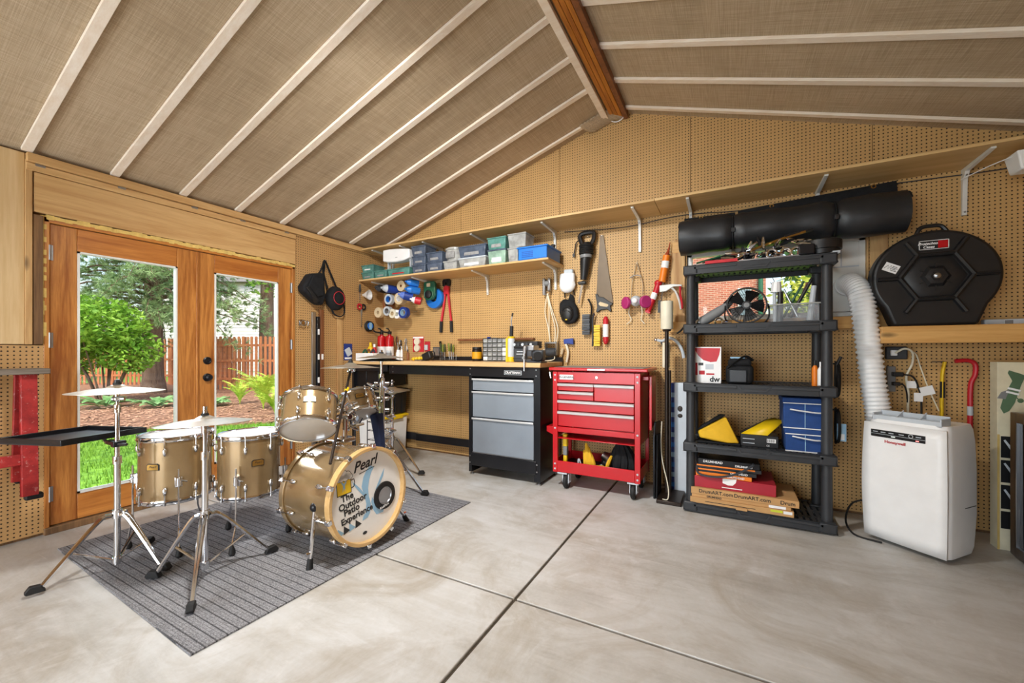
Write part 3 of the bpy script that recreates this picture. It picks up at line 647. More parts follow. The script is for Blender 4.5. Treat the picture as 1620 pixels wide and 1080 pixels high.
lv = MB().box(-.165,.165,-.15,-.14,.772,.80).box(-.165,.165,-.06,-.052,.775,.825).box(-.165,-.157,-.15,-.05,.772,.815).box(.157,.165,-.15,-.05,.772,.815).build('louvre_frame', WHTG, A, local=True, bevel=.002)
for x in (-.055,.055): MB().prism([(-.15,.772),(-.05,.775),(-.05,.835),(-.14,.79)],0,.006,frame((x,0,0),(0,1,0),(0,0,1))).build('fin', WHTG, A, local=True)
MB().box(-.157,.157,-.135,-.128,.778,.792,Matrix.Rotation(.0,4,'X')).box(-.157,.157,-.105,-.098,.785,.80).box(-.16,.16,-.15,-.05,.768,.772).build('slat', WHTG, A, local=True)
MB().box(.2045,.2065,-.0,.12,.30,.304).build('side_seam', DKGREY, A, local=True)
for x in (-.14,.14):
    for y in (-.1,.1): MB().cyl((x-.01,y,.018),(x+.01,y,.018),.018).build('castor', BLK, A, local=True)
MB().box(-.03,.03,.165,.172,.5,.6).build('rear_grille', DKGREY, A, local=True)
# exhaust hose
H = thing('exhaust_hose', 'white corrugated exhaust hose arching from window panel to air conditioner', 'hose', (4.78,-.2,.62))
path = curve([(4.735,.02,1.70),(4.74,-.09,1.70),(4.775,-.17,1.60),(4.80,-.20,1.35),(4.825,-.215,1.05),(4.855,-.215,.8),(4.885,-.20,.62)],34)
hm = MB(); rs = [.064+(.0105 if (k//2) % 2 else 0) for k in range(len(path))]
hm.tube(path, rs, 18).build('corrugated_tube', WHT, H, ang=80)
MB().lathe([(.056,-.01),(.078,-.01),(.078,.025),(.056,.025)],24,wallM(4.735,.0,1.70),True).build('end_collar', WHT, H)
MB().tor((4.885,-.2,.62),.066,.01,'z',24,6).build('lower_collar', WHT, H)
# ------------------------------------------------------------------ round black cymbal case on the ledge
G = thing('cymbal_case', 'round black moulded cymbal case with hexagon ribs and carry handle', 'instrument case', (5.13,-.22,1.372))
cx, cz, RC = 5.13, 1.69, .312
P = []
for k in range(48):
    a = 2*PI*k/48; x, z = RC*math.cos(a), RC*math.sin(a)*.97
    if z < -.235: 
        z = -.316; 
        x = max(-.21,min(.21,x*1.0))
    P.append((x,z))
Q = [(.305,0)] if False else None
out = []
for k in range(41):
    a = math.radians(-38+256*k/40); out.append((RC*math.cos(a), .97*RC*math.sin(a)))
out += [(-.20,-.318),(.20,-.318)]
MB().prism(out,0,.13,wallM(cx,-.12,cz)).build('shell', BLK, G, bevel=.02, seg=3)
WC = wallM(cx,-.25,cz)
hexp = [(.175*math.cos(math.radians(60*k)), .165*math.sin(math.radians(60*k))) for k in range(6)]
for k in range(6):
    a, b = hexp[k], hexp[(k+1)%6]; MB().tube([WC@Vector((a[0],a[1],.004)),WC@Vector((b[0],b[1],.004))],.028,8,flat=.55).build('rib', BLK, G)
    e = 1.72 if hexp[k][1] > -.05 or abs(hexp[k][0])>.16 else 1.75
    q = (hexp[k][0]*1.62, hexp[k][1]*1.62)
    MB().tube([WC@Vector((a[0],a[1],.004)),WC@Vector((q[0],q[1],.002))],.026,8,flat=.55).build('rib', BLK, G)
MB().lathe([(0,.0),(.15,.0),(.14,.004),(.075,.008),(.055,.026),(.03,.03),(.028,.036),(0,.036)],6,WC).build('centre_boss', BLK, G); MB().lathe([(0,.034),(.018,.034),(.018,.04),(.01,.046),(0,.047)],12,WC).build('centre_bolt', STEEL, G)
for k in range(6): MB().box(.03,.09,-.003,.003,.01,.014, WC @ Matrix.Rotation(math.radians(60*k+30),4,'Z')).build('inner_rib', BLK, G)
MB().tube(curve([(cx-.075,-.19,cz+.285),(cx-.05,-.19,cz+.335),(cx,-.19,cz+.343),(cx+.05,-.19,cz+.335),(cx+.085,-.19,cz+.28)],5),.013,8).build('handle', BLK, G)
lb = MB().box(-.075,.06,.178,.232,.003,.006,WC).build('badge', BLKS, G, bevel=.002)
MB().box(.012,.058,.182,.228,.006,.008,WC).build('badge_field', RED, lb); MB().box(-.078,.063,.176,.179,.004,.008,WC).box(-.078,.063,.231,.234,.004,.008,WC).box(-.078,-.075,.176,.234,.004,.008,WC).box(.06,.063,.176,.234,.004,.008,WC).build('badge_border', WHT, lb)
for tx, yy in (('Protechtor',.214),('Cases',.192)): text(tx, .023, WHT, lb, Matrix.Translation(-ORG_[lb.name]) @ WC @ Matrix.Translation((-.032,yy,.0065)), shear=.25, bold=.0006)
st = MB().box(-.04,.04,-.028,.028,.001,.004, WC @ Matrix.Translation((-.215,.075,.0)) @ Matrix.Rotation(math.radians(-28),4,'Z')).build('sticker', WHT, G)
SM = WC @ Matrix.Translation((-.215,.075,.0045)) @ Matrix.Rotation(math.radians(-28),4,'Z')
sk = MB()
for i in range(4): sk.box(.002,.034-.006*(i%2),-.016+.009*i,-.0125+.009*i,0,.001,SM)
sk.tube([SM@Vector(p) for p in ((-.034,-.015,0),(-.022,.012,0),(-.014,-.012,0),(-.006,.018,0),(.0,-.01,0))],.0016,5); sk.build('sticker_print', BLKS, st)
# ================================================================== drum kit
solo('rug', MB().prism([(.36,-2.985),(2.085,-3.04),(2.14,-1.16),(.41,-1.10)],.001,.008), RUG, 'grey striped carpet mat under the drum kit', 'rug', base=(1.24,-2.07,.001))
RIMP = lambda r,z,s: [(r-.004,z),(r+.008,z),(r+.010,z+s*.006),(r+.006,z+s*.012),(r+.006,z+s*.024),(r+.002,z+s*.028),(r-.004,z+s*.026),(r-.006,z+s*.01)]
def drum_parts(T, r, h, z0, nl, a0, badge=None, hoop=CHROME, btm=HEADC, lugz=.05):
    "shell of radius r from z0 to z0+h in the local frame of T"
    MB().lathe([(r-.008,z0),(r,z0),(r,z0+h),(r-.008,z0+h)],40,None,True).build('shell', LACQ, T, local=True)
    MB().lathe([(0,z0+h+.004),(r-.012,z0+h+.004),(r,z0+h-.001),(r,z0+h-.004),(0,z0+h-.004)],40).build('batter_head', HEADW, T, local=True)
    MB().lathe([(0,z0+.004),(r,z0+.004),(r,z0+.001),(r-.012,z0-.004),(0,z0-.004)],40).build('resonant_head', btm, T, local=True)
    MB().lathe(RIMP(r,z0+h-.014,1),40,None,True).build('hoop', hoop, T, local=True); MB().lathe(RIMP(r,z0+.014,-1),40,None,True).build('hoop', hoop, T, local=True)
    for k in range(nl):
        a = a0+2*PI*k/nl; c, s = math.cos(a), math.sin(a)
        for zc, zr in ((z0+h-lugz-.02,z0+h+.01),(z0+lugz+.02,z0-.01)):
            m = MB().ell((0,0,0),(.012,.011,.026),10,8,Matrix.Translation(((r+.008)*c,(r+.008)*s,zc)) @ Matrix.Rotation(a,4,'Z')).cyl(((r+.011)*c,(r+.011)*s,zc),((r+.011)*c,(r+.011)*s,zr),.0035,n=6)
            m.cyl(((r+.011)*c,(r+.011)*s,zr-.004),((r+.011)*c,(r+.011)*s,zr+.006),.006,n=6).build('lug', CHROME, T, local=True)
    if badge is not None:
        a, zb = badge; M = frame((r*math.cos(a),r*math.sin(a),zb),(-math.sin(a),math.cos(a),0),(0,0,1))
        b = MB().prism([(-.034,-.02),(.034,-.02),(.034,.012),(.024,.02),(-.024,.02),(-.034,.012)],-.002,.003,M).build('badge', BLK, T, local=True)
        MB().prism([(-.030,-.0165),(.030,-.0165),(.030,.010),(.022,.0165),(-.022,.0165),(-.030,.010)],.003,.0042,M).build('badge_plate', GOLDM, b, local=True); text('Pearl', .019, BLK, b, M @ Matrix.Translation((0,.002,.0045)), shear=.3)
def tilt(n, spin=0): return (Vector((0,0,1)).rotation_difference(Vector(n).normalized()) @ Euler((0,0,spin)).to_quaternion()).to_euler()
def floor_tom(label, c, r, h, zc, legs, badge_a, a0):
    T = thing('floor_tom', label, 'drum', (c[0],c[1],.008), (0,0,0), 'champagne gold drum kit'); z0 = zc-h/2-.008
    drum_parts(T, r-.012, h, z0, 8, a0, (badge_a, z0+h*.58))
    for a, out in legs:
        co, si = math.cos(a), math.sin(a); R1 = r+.02
        k = MB().box(-.014,.014,-.018,.018,-.03,.03,Matrix.Translation(((r-.004)*co,(r-.004)*si,z0+.12)) @ Matrix.Rotation(a,4,'Z')).cyl((R1*co,R1*si,z0+.095),(R1*co,R1*si,z0+.15),.013).build('leg_bracket', CHROME, T, local=True, bevel=.003)
        MB().tube([(R1*co-.012*si,R1*si+.012*co,z0+.13),(R1*co-.04*si,R1*si+.04*co,z0+.12)],.005,6).build('wing_screw', CHROME, k, local=True)
        R2 = R1+out; L = MB().tube([(R1*co,R1*si,z0+.2),(R1*co,R1*si,.16),((R1+.01)*co,(R1+.01)*si,.13),(R2*co,R2*si,.07),(R2*co,R2*si,.03)],.0052,8).build('leg', CHROME, T, local=True)
        MB().lathe([(0,0),(.012,0),(.019,.012),(.017,.03),(.008,.055),(.006,.062),(0,.062)],12,Matrix.Translation((R2*co,R2*si,0))).build('rubber_foot', BLKS, L, local=True)
    return T
cama = lambda x,y: math.atan2(-3.847-y, 3.956-x)       # direction from a point towards the open floor
floor_tom('large gold floor tom, leftmost drum of the kit', (.888,-2.60), .194, .372, .497, ((cama(.888,-2.6)+.05,.05),(-2.25,.02),(2.2,.04)), cama(.888,-2.6)-.62, cama(.888,-2.6)-.28)
floor_tom('gold floor tom beside the bass drum', (1.22,-2.34), .184, .368, .488, ((cama(1.22,-2.34)-.35,.05),(cama(1.22,-2.34)+1.3,.02),(cama(1.22,-2.34)-2.6,.03)), cama(1.22,-2.34)+.25, cama(1.22,-2.34)-.12)
def rack_tom(label, c, n, r, h, spin, badge, a0, nl=6):
    T = thing('rack_tom', label, 'drum', c, tilt(n, spin), 'champagne gold drum kit'); drum_parts(T, r-.012, h, -h/2, nl, a0, (badge, .02), lugz=.032); return T
t1 = rack_tom('gold rack tom tilted over the bass drum showing its bottom head', (1.681,-2.243,.818), (-.551,.465,1), .168, .20, 0, -.62, -.98)
t2 = rack_tom('small gold rack tom behind the chrome boom arm', (1.337,-1.57,.781), (-.585,.182,1), .140, .165, 0, -.55, -1.2)
# bass drum: local z is the drum axis pointing out of the front head, local x to the right, local y up
nb = Vector((1,-.031,.043)).normalized(); xb = Vector((0,0,1)).cross(nb).normalized(); yb = nb.cross(xb)
RBm = Matrix((xb,yb,nb)).transposed()
BD = thing('bass_drum', 'large gold bass drum with printed white front head', 'drum', (1.826,-2.096,.329), RBm.to_euler(), 'champagne gold drum kit')
r, h = .278, .40
MB().lathe([(r-.008,-h/2),(r,-h/2),(r,h/2),(r-.008,h/2)],56,None,True).build('shell', LACQ, BD, local=True)
MB().lathe([(0,h/2+.006),(r-.002,h/2+.006),(r-.002,h/2+.002),(0,h/2+.002)],56).build('front_head', HEADW, BD, local=True); MB().lathe([(0,-h/2-.006),(r-.002,-h/2-.006),(r-.002,-h/2-.002),(0,-h/2-.002)],56).build('batter_head', HEADC, BD, local=True)
for s_, m_ in ((1,MAPLE),(-1,LACQ)): MB().lathe([(r-.014,s_*(h/2+.004)),(r+.009,s_*(h/2-.005)),(r+.009,s_*(h/2+.036)),(r-.012,s_*(h/2+.036))],56,None,True).build('hoop', m_, BD, local=True, bevel=.003)
for k in range(10):
    a = 2*PI*(k+.35)/10; co, si = math.cos(a), math.sin(a)
    for s_ in (1,-1):
        zc = s_*(h/2-.075)
        m = MB().ell((0,0,0),(.013,.013,.03),10,8,Matrix.Translation(((r+.010)*co,(r+.010)*si,zc)) @ Matrix.Rotation(a,4,'Z')).cyl(((r+.02)*co,(r+.02)*si,zc),((r+.02)*co,(r+.02)*si,s_*(h/2+.03)),.0035,n=6)
        L = m.build('lug', CHROME, BD, local=True)
        MB().box(-.004,.02,-.014,.014,-.02,.02,Matrix.Translation(((r+.006)*co,(r+.006)*si,s_*(h/2+.024))) @ Matrix.Rotation(a,4,'Z')).build('claw', CHROME, L, local=True, bevel=.004)
zf = h/2+.0065
F = lambda x,y,rot=0,dz=0: Matrix.Translation((x,y,zf+dz)) @ Matrix.Rotation(math.radians(rot),4,'Z')
MB().lathe([(.052,0),(.086,0),(.084,.006),(.056,.008)],36,F(.127,-.04),True).build('port_ring', BLKS, BD, local=True); MB().lathe([(.0,.0008),(.052,.0008),(.053,.009),(.050,.009),(.047,.002),(0,.0015)],32,F(.127,-.04)).build('port_mouth', STEEL, BD, local=True)
text('KickPort', .02, WHT, BD, F(.118,-.104,12,.0075), bold=.0004)
text('Pearl', .085, BLK, BD, F(-.018,.190,8,.0003), shear=.45, bold=.0014); MB().box(-.055,.06,-.002,.002,0,.0007,F(-.005,.150,10)).build('underline', BLK, BD, local=True)
for tx, x, y, s_ in (('The',-.146,.030,.053),('Outdoor',-.108,-.010,.053),('Patio',-.118,-.051,.053),('Experience',-.080,-.091,.05)): text(tx, s_, BLK, BD, F(x,y,7,.0006), bold=.0014, space=1.0)
mug = MB().box(-.045,.045,-.045,.045,0,.0006,F(-.166,.098,2)).build('mug_print', YEL, BD, local=True)
MB().box(-.049,.049,-.049,.049,0,.0004,F(-.166,.098,2)).build('mug_outline', BLK, mug, local=True)
FOAMS = ((-.20,.15,.022),(-.17,.163,.026),(-.14,.155,.022),(-.125,.145,.016),(-.185,.145,.02),(-.155,.145,.02))
for nm,m_,dq,zz in (('foam_outline',BLK,.003,.0008),('foam_print',HEADW,0,.0011)):
    fm = MB()
    for x,y,q in FOAMS: fm.lathe([(0,zz),(q+dq,zz),(q+dq,zz-.0004),(0,zz-.0004)],16,F(x,y))
    fm.build(nm, m_, mug, local=True)
MB().tube([F(-.118,.12) @ Vector(p) for p in ((0,0,.0005),(.02,.004,.0005),(.026,-.02,.0005),(.018,-.04,.0005),(0,-.045,.0005))],.003,5,flat=.2).build('mug_handle', BLK, mug, local=True)
MB().prism([(-.176,.065),(-.172,.1),(-.185,.12),(-.178,.125),(-.166,.112),(-.155,.125),(-.148,.12),(-.160,.1),(-.158,.065),(-.164,.085),(-.168,.085)],0,.0009,F(0,0)).build('mug_figure', LBLUE, mug, local=True)
fin = [[(-.045,.06),(-.03,.115),(-.006,.15),(.024,.172),(.05,.155),(.03,.13),(.012,.09),(.002,.04),(.006,-.01),(.02,-.06),(.012,-.11),(-.005,-.13),(-.045,-.14),(-.038,-.115),(-.02,-.10),(-.014,-.05),(-.024,-.005)],
       [(-.11,.11),(-.10,.085),(-.06,.035),(-.03,.0),(-.03,.02),(-.06,.06)],[(.03,-.02),(.06,-.08),(.085,-.115),(.118,-.125),(.112,-.14),(.06,-.137),(.035,-.10),(.022,-.05)],[(.06,.02),(.10,.085),(.132,.13),(.122,.085),(.085,.03),(.065,.0)]]
for p in fin: MB().prism(p,0,.0005,F(0,0)).build('blue_swoosh', LBLUE, BD, local=True)
for i,(x,c_) in enumerate(((-.195,LBLUE),(-.155,BLK),(-.118,LBLUE),(-.075,BLK))): MB().prism([(-.024,-.02),(.022,-.012),(-.016,.028)],0,.0006,F(x,-.155+.004*i,6)).build('triangle_print', c_, BD, local=True)
MB().lathe([(0,.0006),(.016,.0006)],16,F(-.03,-.215) @ Matrix.Scale(.6,4,(0,1,0))).build('maker_stamp', DKGREY, BD, local=True)
# spurs (world positions turned into the drum's frame)
IB = Matrix.LocRotScale(BD.location, BD.rotation_euler, None).inverted()
for a,b in (((1.905,-2.365,.33),(1.921,-2.412,.012)),((1.92,-1.83,.24),(1.945,-1.669,.012))):
    a,b = Vector(a),Vector(b); L = MB().tube([IB@(a+(a-b)*.12),IB@a,IB@b],.0105,10).build('spur', CHROME, BD, local=True)
    MB().cyl(IB@(b-Vector((0,0,.012))+(a-b).normalized()*.004),IB@(b+(a-b).normalized()*.05),.019,.014,12).build('spur_foot', BLKS, L, local=True); MB().ell(IB@a,(.028,.028,.028)).build('spur_joint', BLKM, L, local=True)
    MB().tube([IB@(b+(a-b)*.25),IB@(b+(a-b)*.25+Vector((.0,-.03 if a.y<-2.1 else .03,0)))],.008,8).build('spur_screw', CHROME, L, local=True)
# ------------------------------------------------------------------ stands
def cymbal(label, c, R, n=(0,0,1), mat=CYMB, bell=.045, felt=True, flip=1):
    T = thing('cymbal', label, 'cymbal', c, tilt(n), 'cymbals of the kit')
    pr = [(.006,.026*flip),(bell*.5,.024*flip),(bell*.85,.016*flip),(bell,.010*flip),(R*.55,.002*flip),(R,-.014*flip),(R,-.0155*flip),(R*.55,.0005*flip),(bell,.008*flip),(bell*.8,.014*flip),(.006,.024*flip)]
    MB().lathe(pr,44,None,True).build('plate', mat, T, local=True, ang=60)
    if felt: MB().cyl((0,0,.024),(0,0,.036),.018,n=14).build('felt', BLKS, T, local=True); MB().lathe([(0,.036),(.014,.036),(.012,.05),(.005,.054),(0,.054)],10).build('wing_nut', BLK if R > .2 else CHROME, T, local=True)
    return T
def leg_pair(T, hub, foot, low, off=.008):
    hub, foot, low = Vector(hub), Vector(foot), Vector(low); d = (foot-hub).normalized(); s_ = d.cross(Vector((0,0,1))).normalized()*off
    up = hub+Vector((0,0,.0)); knee = hub.lerp(foot,.22)+Vector((0,0,.035))
    L = MB().tube(curve([up+s_,knee+s_,foot+s_*.3],5),.0075,6,flat=1.3).tube(curve([up-s_,knee-s_,foot-s_*.3],5),.0075,6,flat=1.3).build('leg', CHROME, T)
    mid = hub.lerp(foot,.55)+Vector((0,0,.012)); MB().tube([low,mid],.0085,6,flat=.5).build('brace', CHROME, L)
    f = foot-d*.01; MB().prism([(-.035,-.012),(.03,-.012),(.038,.0),(.02,.026),(-.02,.022)],-.016,.016,frame(foot+Vector((0,0,.013)),(d.x,d.y,0),(0,0,1))).build('rubber_foot', BLKS, L, bevel=.004)
def stand(label, c, feet, zhub, ztop, tubes, low=.07, clamps=(), cat='cymbal stand'):
    T = thing('cymbal_stand', label, cat, (c[0],c[1],0), (0,0,0), 'chrome cymbal stands')
    z = low-.03
    for (zt, rr_) in tubes: MB().cyl((c[0],c[1],z),(c[0],c[1],zt),rr_,n=16).build('tube', CHROME, T); MB().cyl((c[0],c[1],zt-.03),(c[0],c[1],zt+.012),rr_+.005,n=16).build('collar', CHROME, T); MB().tube([(c[0],c[1],zt-.01),(c[0]+.045,c[1]-.02,zt-.005)],.006,6).build('wing_bolt', CHROME, T); z = zt
    MB().cyl((c[0],c[1],zhub-.02),(c[0],c[1],zhub+.025),.022,n=16).build('hub', CHROME, T); MB().cyl((c[0],c[1],low-.02),(c[0],c[1],low+.015),.02,n=16).build('lower_hub', CHROME, T)
    for f in feet:
        d = Vector((f[0]-c[0],f[1]-c[1],0)).normalized(); leg_pair(T,(c[0]+d.x*.022,c[1]+d.y*.022,zhub),(f[0],f[1],.014),(c[0]+d.x*.018,c[1]+d.y*.018,low))
    return T
sa = (1.0,-2.915)
TA = stand('chrome tripod stand with black tray, nearest the left wall', sa, ((.945,-3.20),(.79,-2.70),(1.24,-2.80)), .315, 1.0, ((.62,.0145),(.90,.011),(.985,.007)))
MB().ell((1.0,-2.915,.945),(.018,.018,.018)).cyl((.985,-2.93,.945),(1.02,-2.89,.945),.012).build('tilter', CHROME, TA)
cymbal('bronze cymbal on the leftmost chrome stand', (1.0,-2.915,.998), .203, (-.008,.004,1))
# percussion tray clamped to that stand
ty = thing('percussion_tray', 'black rectangular percussion tray clamped to the leftmost stand', 'tray', (.78,-2.98,.72))
cs = [(.96,-3.118),(.877,-2.742),(.497,-2.889),(.58,-3.265)]
MB().prism([(x,y) for x,y in cs],.722,.728).build('tray_floor', DKGREY, ty)
for k in range(4):
    a,b = Vector(cs[k]),Vector(cs[(k+1)%4]); d = (b-a).normalized(); nn = Vector((-d.y,d.x))*.012
    MB().prism([tuple(a),tuple(b),tuple(b+nn),tuple(a+nn)],.72,.752).build('tray_rim', BLKM, ty, bevel=.003)
MB().box(.90,.985,-2.935,-2.9,.69,.712).box(.99,1.03,-2.94,-2.885,.685,.715).build('clamp', BLKM, ty, bevel=.003); MB().tube([(.93,-2.92,.70),(.90,-2.93,.70),(.86,-2.93,.722)],.008,8).build('mount_rod', CHROME, ty); MB().tube([(1.03,-2.92,.70),(1.075,-2.90,.70)],.008,8).build('clamp_screw', BLK, ty)
sb = (1.495,-2.72)
TB = stand('chrome tripod stand in front of the floor toms', sb, ((1.777,-2.905),(1.287,-2.86),(1.56,-2.405)), .335, .85, ((.66,.0155),(.80,.0115),(.90,.006)), .075)
MB().ell((1.495,-2.72,.79),(.016,.016,.022)).cyl((1.475,-2.72,.79),(1.53,-2.70,.79),.011).build('tilter', CHROME, TB)
cymbal('thin bronze crash cymbal in front of the floor toms', (1.495,-2.72,.838), .215, (-.062,.026,1))
# tall stand behind the bass drum with stacked cymbals
sc_ = (1.30,-1.29)
TC = stand('tall chrome stand behind the bass drum holding two stacked cymbals', sc_, ((1.724,-1.222),(1.05,-1.55),(1.12,-1.0)), .42, 1.2, ((.72,.023),(1.0,.017),(1.13,.011)), .12)
for z in (.70,.80,.93): MB().cyl((1.26,-1.33,z),(1.35,-1.25,z),.018).cyl((1.32,-1.31,z-.03),(1.32,-1.31,z+.03),.014).build('multi_clamp', CHROME, TC, bevel=.003); MB().tube([(1.34,-1.26,z),(1.39,-1.24,z+.015)],.007,6).build('wing_bolt', CHROME, TC)
random.seed(31)
MB().cyl((1.345,-1.31,.50),(1.345,-1.31,.98),.011,n=12).build('side_rod', CHROME, TC)
for k in range(14):
    a = random.random()*6.3; z = .48+.5*random.random(); q = Vector((1.32+.05*math.cos(a),-1.30+.05*math.sin(a),z)); e_ = Vector((math.cos(a),math.sin(a),random.uniform(-.6,.6)))*random.uniform(.04,.075)
    MB().tube([q-e_*.3,q+e_*.4,q+e_],[.008,.015,.007],8).build('memory_lock', CHROME, TC)
cymbal('upper bright cymbal stacked on the tall stand', (1.30,-1.29,1.165), .20, (.0,0,1), CYMB)
cymbal('upturned dark cymbal stacked beneath the bright one', (1.30,-1.29,1.14), .19, (0,0,1), CYMD, .05, False)
# hi-hat on the far side
sh_ = (1.06,-.92)
TH = stand('chrome hi-hat stand next to the black tote', sh_, ((1.32,-.80),(.85,-.75),(1.0,-1.2)), .36, .9, ((.6,.014),(.78,.011),(.92,.004)), .09)
cymbal('upper hi-hat cymbal near the black tote', (1.06,-.92,.84), .17, (0,0,1), CYMB); cymbal('lower hi-hat cymbal near the black tote', (1.06,-.92,.812), .17, (0,0,1), CYMB, .045, False, -1)
# tom holder on the bass drum with boom arm
TT = thing('tom_holder', 'chrome tom holder with clamps and arms standing on the bass drum', 'drum hardware', (1.68,-1.98,.60))
def j(a,b,r=.011,name='arm'): return MB().tube(curve(a,5) if len(a)>2 else a,r,10).build(name, CHROME, TT)
MB().box(1.63,1.73,-2.03,-1.93,.60,.632).build('base_plate', CHROME, TT, bevel=.008); j([(1.68,-1.98,.62),(1.68,-1.98,.80)],0,.016,'post')
j([(1.66,-1.98,.78),(1.66,-2.06,.77),(1.67,-2.10,.79)],0,.011); j([(1.66,-1.95,.74),(1.52,-1.80,.70),(1.42,-1.68,.73)],0,.014)
MB().cyl((1.64,-1.98,.77),(1.73,-1.98,.77),.022,n=14).build('clamp', CHROME, TT, bevel=.004); MB().cyl((1.45,-1.76,.71),(1.52,-1.74,.71),.022,n=14).build('clamp', CHROME, TT, bevel=.004); MB().cyl((1.655,-1.955,.86),(1.665,-1.995,.84),.024,n=14).build('clamp', CHROME, TT, bevel=.004)
j([(1.68,-1.98,.80),(1.662,-1.965,.85)],0,.013,'tilter'); MB().tube([(1.505,-1.785,1.075),(2.0,-2.34,.58)],.009,10).build('boom_arm', BRONZE, TT); MB().cyl((1.625,-1.915,.95),(1.645,-1.945,.93),.013,n=10).build('yellow_tape', YEL, TT)
MB().ell((1.51,-1.79,1.07),(.02,.02,.026)).cyl((1.48,-1.79,1.06),(1.53,-1.77,1.07),.012).build('boom_tilter', CHROME, TT); j([(1.505,-1.785,1.07),(1.49,-1.775,1.12)],0,.005,'boom_tip')
for p,q in (((1.62,-2.0,.68),(1.56,-2.04,.66)),((1.7,-1.93,.70),(1.75,-1.88,.71)),((1.58,-1.86,.68),(1.60,-1.80,.64)),((1.72,-1.96,.82),(1.77,-1.94,.84))): MB().tube([p,Vector(p).lerp(Vector(q),.5),q],[.006,.012,.008],8).build('wing_bolt', CHROME, TT)
for k in range(14):
    t_ = random.random(); q = Vector((1.66-.22*t_,-1.95+.24*t_,.68+.14*random.random())); e_ = Vector((random.uniform(-1,1),random.uniform(-1,1),random.uniform(-1,1))).normalized()*random.uniform(.035,.06)
    MB().tube([q-e_,q,q+e_],[.007,.015,.009],8).build('hardware_piece', CHROME if k%5 else BLKM, TT)
j([(1.58,-1.90,.83),(1.50,-1.84,.74),(1.50,-1.74,.66),(1.42,-1.62,.68)],0,.017,'curved_arm')
cymbal('bronze cymbal held by the boom arm in front of the workbench', (1.492,-1.776,1.098), .205, (-.03,.03,1))
# bass pedal seen under the toms and cloth bag, wire rack and totes under the counter
P_ = thing('bass_pedal', 'chrome bass drum pedal behind the bass drum', 'drum pedal', (1.42,-2.1,.008))
MB().box(1.28,1.56,-2.14,-2.06,.012,.02).build('base_plate', STEEL, P_); MB().box(1.26,1.50,-2.135,-2.065,.03,.04,Matrix.Translation((1.26,0,.03)) @ Matrix.Rotation(-.32,4,'Y') @ Matrix.Translation((-1.26,0,-.03))).build('footboard', CHROME, P_, bevel=.003)
for y in (-2.145,-2.055): MB().cyl((1.5,y,.02),(1.5,y,.22),.009).build('post', CHROME, P_)
MB().cyl((1.5,-2.15,.21),(1.5,-2.05,.21),.008).build('axle', CHROME, P_); MB().tube([(1.5,-2.1,.21),(1.47,-2.1,.36)],.005,6).build('beater_rod', CHROME, P_); MB().ell((1.468,-2.1,.375),(.022,.03,.03)).build('beater', BLKF, P_); MB().box(1.44,1.56,-2.16,-2.04,.008,.012).build('rubber_base', BLKS, P_)
n_ = thing('stick_bag', 'dark blue drumstick holder standing behind the bass drum', 'bag', (1.40,-1.42,.36)); MB().taper(1.385,1.475,-1.48,-1.41,.40,.70,.7,Matrix.Translation((1.43,-1.44,.55)) @ Matrix.Rotation(-.18,4,'Y') @ Matrix.Translation((-1.43,1.44,-.55))).build('pouch', plain('dark_navy_cloth',(22,34,66),.8), n_, bevel=.01)
for dx in (-.02,.0,.022): MB().cyl((1.40+dx,-1.445,.55),(1.37+dx,-1.445,.76),.007,.005,8).build('drumstick', MAPLE, n_)
MB().tube([(1.42,-1.41,.66),(1.36,-1.35,.68)],.008,6).build('clip', BLK, n_)
w_ = thing('storage_tote', 'white plastic tote with yellow lid under the counter', 'storage box', (.27,-.27,0)); MB().taper(.06,.49,-.46,-.09,0,.43,.93).build('body', WHT, w_, bevel=.012); l_ = MB().box(.04,.51,-.48,-.085,.43,.46).build('lid', YEL, w_, bevel=.01); MB().box(.46,.525,-.36,-.2,.415,.45).build('latch', YEL, l_, bevel=.006)
w_ = thing('storage_tote', 'black plastic tote stacked on the white one', 'storage box', (.27,-.27,.46)); MB().taper(.06,.49,-.46,-.09,.461,.74,.92).build('body', BLK, w_, bevel=.012); l_ = MB().box(.04,.51,-.48,-.085,.735,.765).build('lid', BLK, w_, bevel=.008)
for k in range(3): MB().box(.475,.492,-.42+.12*k,-.40+.12*k,.48,.73).build('rib', BLK, w_)
w_ = thing('wire_rack', 'small black wire rack beside the white tote', 'rack', (.63,-.62,0))
for x in (.52,.74):
    for y in (-.74,-.60): MB().cyl((x,y,0),(x,y,.47),.005,n=8).build('upright', BLKM, w_)
for z in (.06,.16,.26,.36,.45):
    s_ = MB().tube([(.52,-.74,z),(.74,-.74,z),(.74,-.60,z),(.52,-.60,z)],.004,6,True).build('shelf_wire', BLKM, w_)
    for k in range(1,4): MB().cyl((.52+.055*k,-.74,z),(.52+.055*k,-.60,z),.002,n=6).build('wire', BLKM, s_)
# ================================================================== plastic bins on the lower shelf
def bin_(label, x0, x1, z0, z1, mat, lid=None, y0=-.385, d=.2, k=.9, fill=CONTENT):
    g = 'plastic bins on the lower shelf'
    T = thing('storage_bin', label, 'storage bin', ((x0+x1)/2,y0+d/2,z0), group=g)
    MB().taper(x0+.004,x1-.004,y0+.004,y0+d-.004,z0,z1-.012,k).build('tub', mat, T, bevel=.008)
    MB().box(x0,x1,y0,y0+d,z1-.014,z1).build('lid', lid or mat, T, bevel=.004)
    if fill: MB().box(x0+(x1-x0)*.2,x0+(x1-x0)*.75,y0+.004+.012*(1-k)*4,y0+.03,z0+.02,z0+(z1-z0)*.62).build('contents', fill, T, bevel=.008)
    return T
Z0 = 2.0765
bin_('lower teal bin at the left end of the bin shelf', .02,.225,Z0,2.165,TEAL); bin_('upper teal bin stacked at the left end of the bin shelf', .02,.225,2.166,2.25,TEAL,fill=WHT)
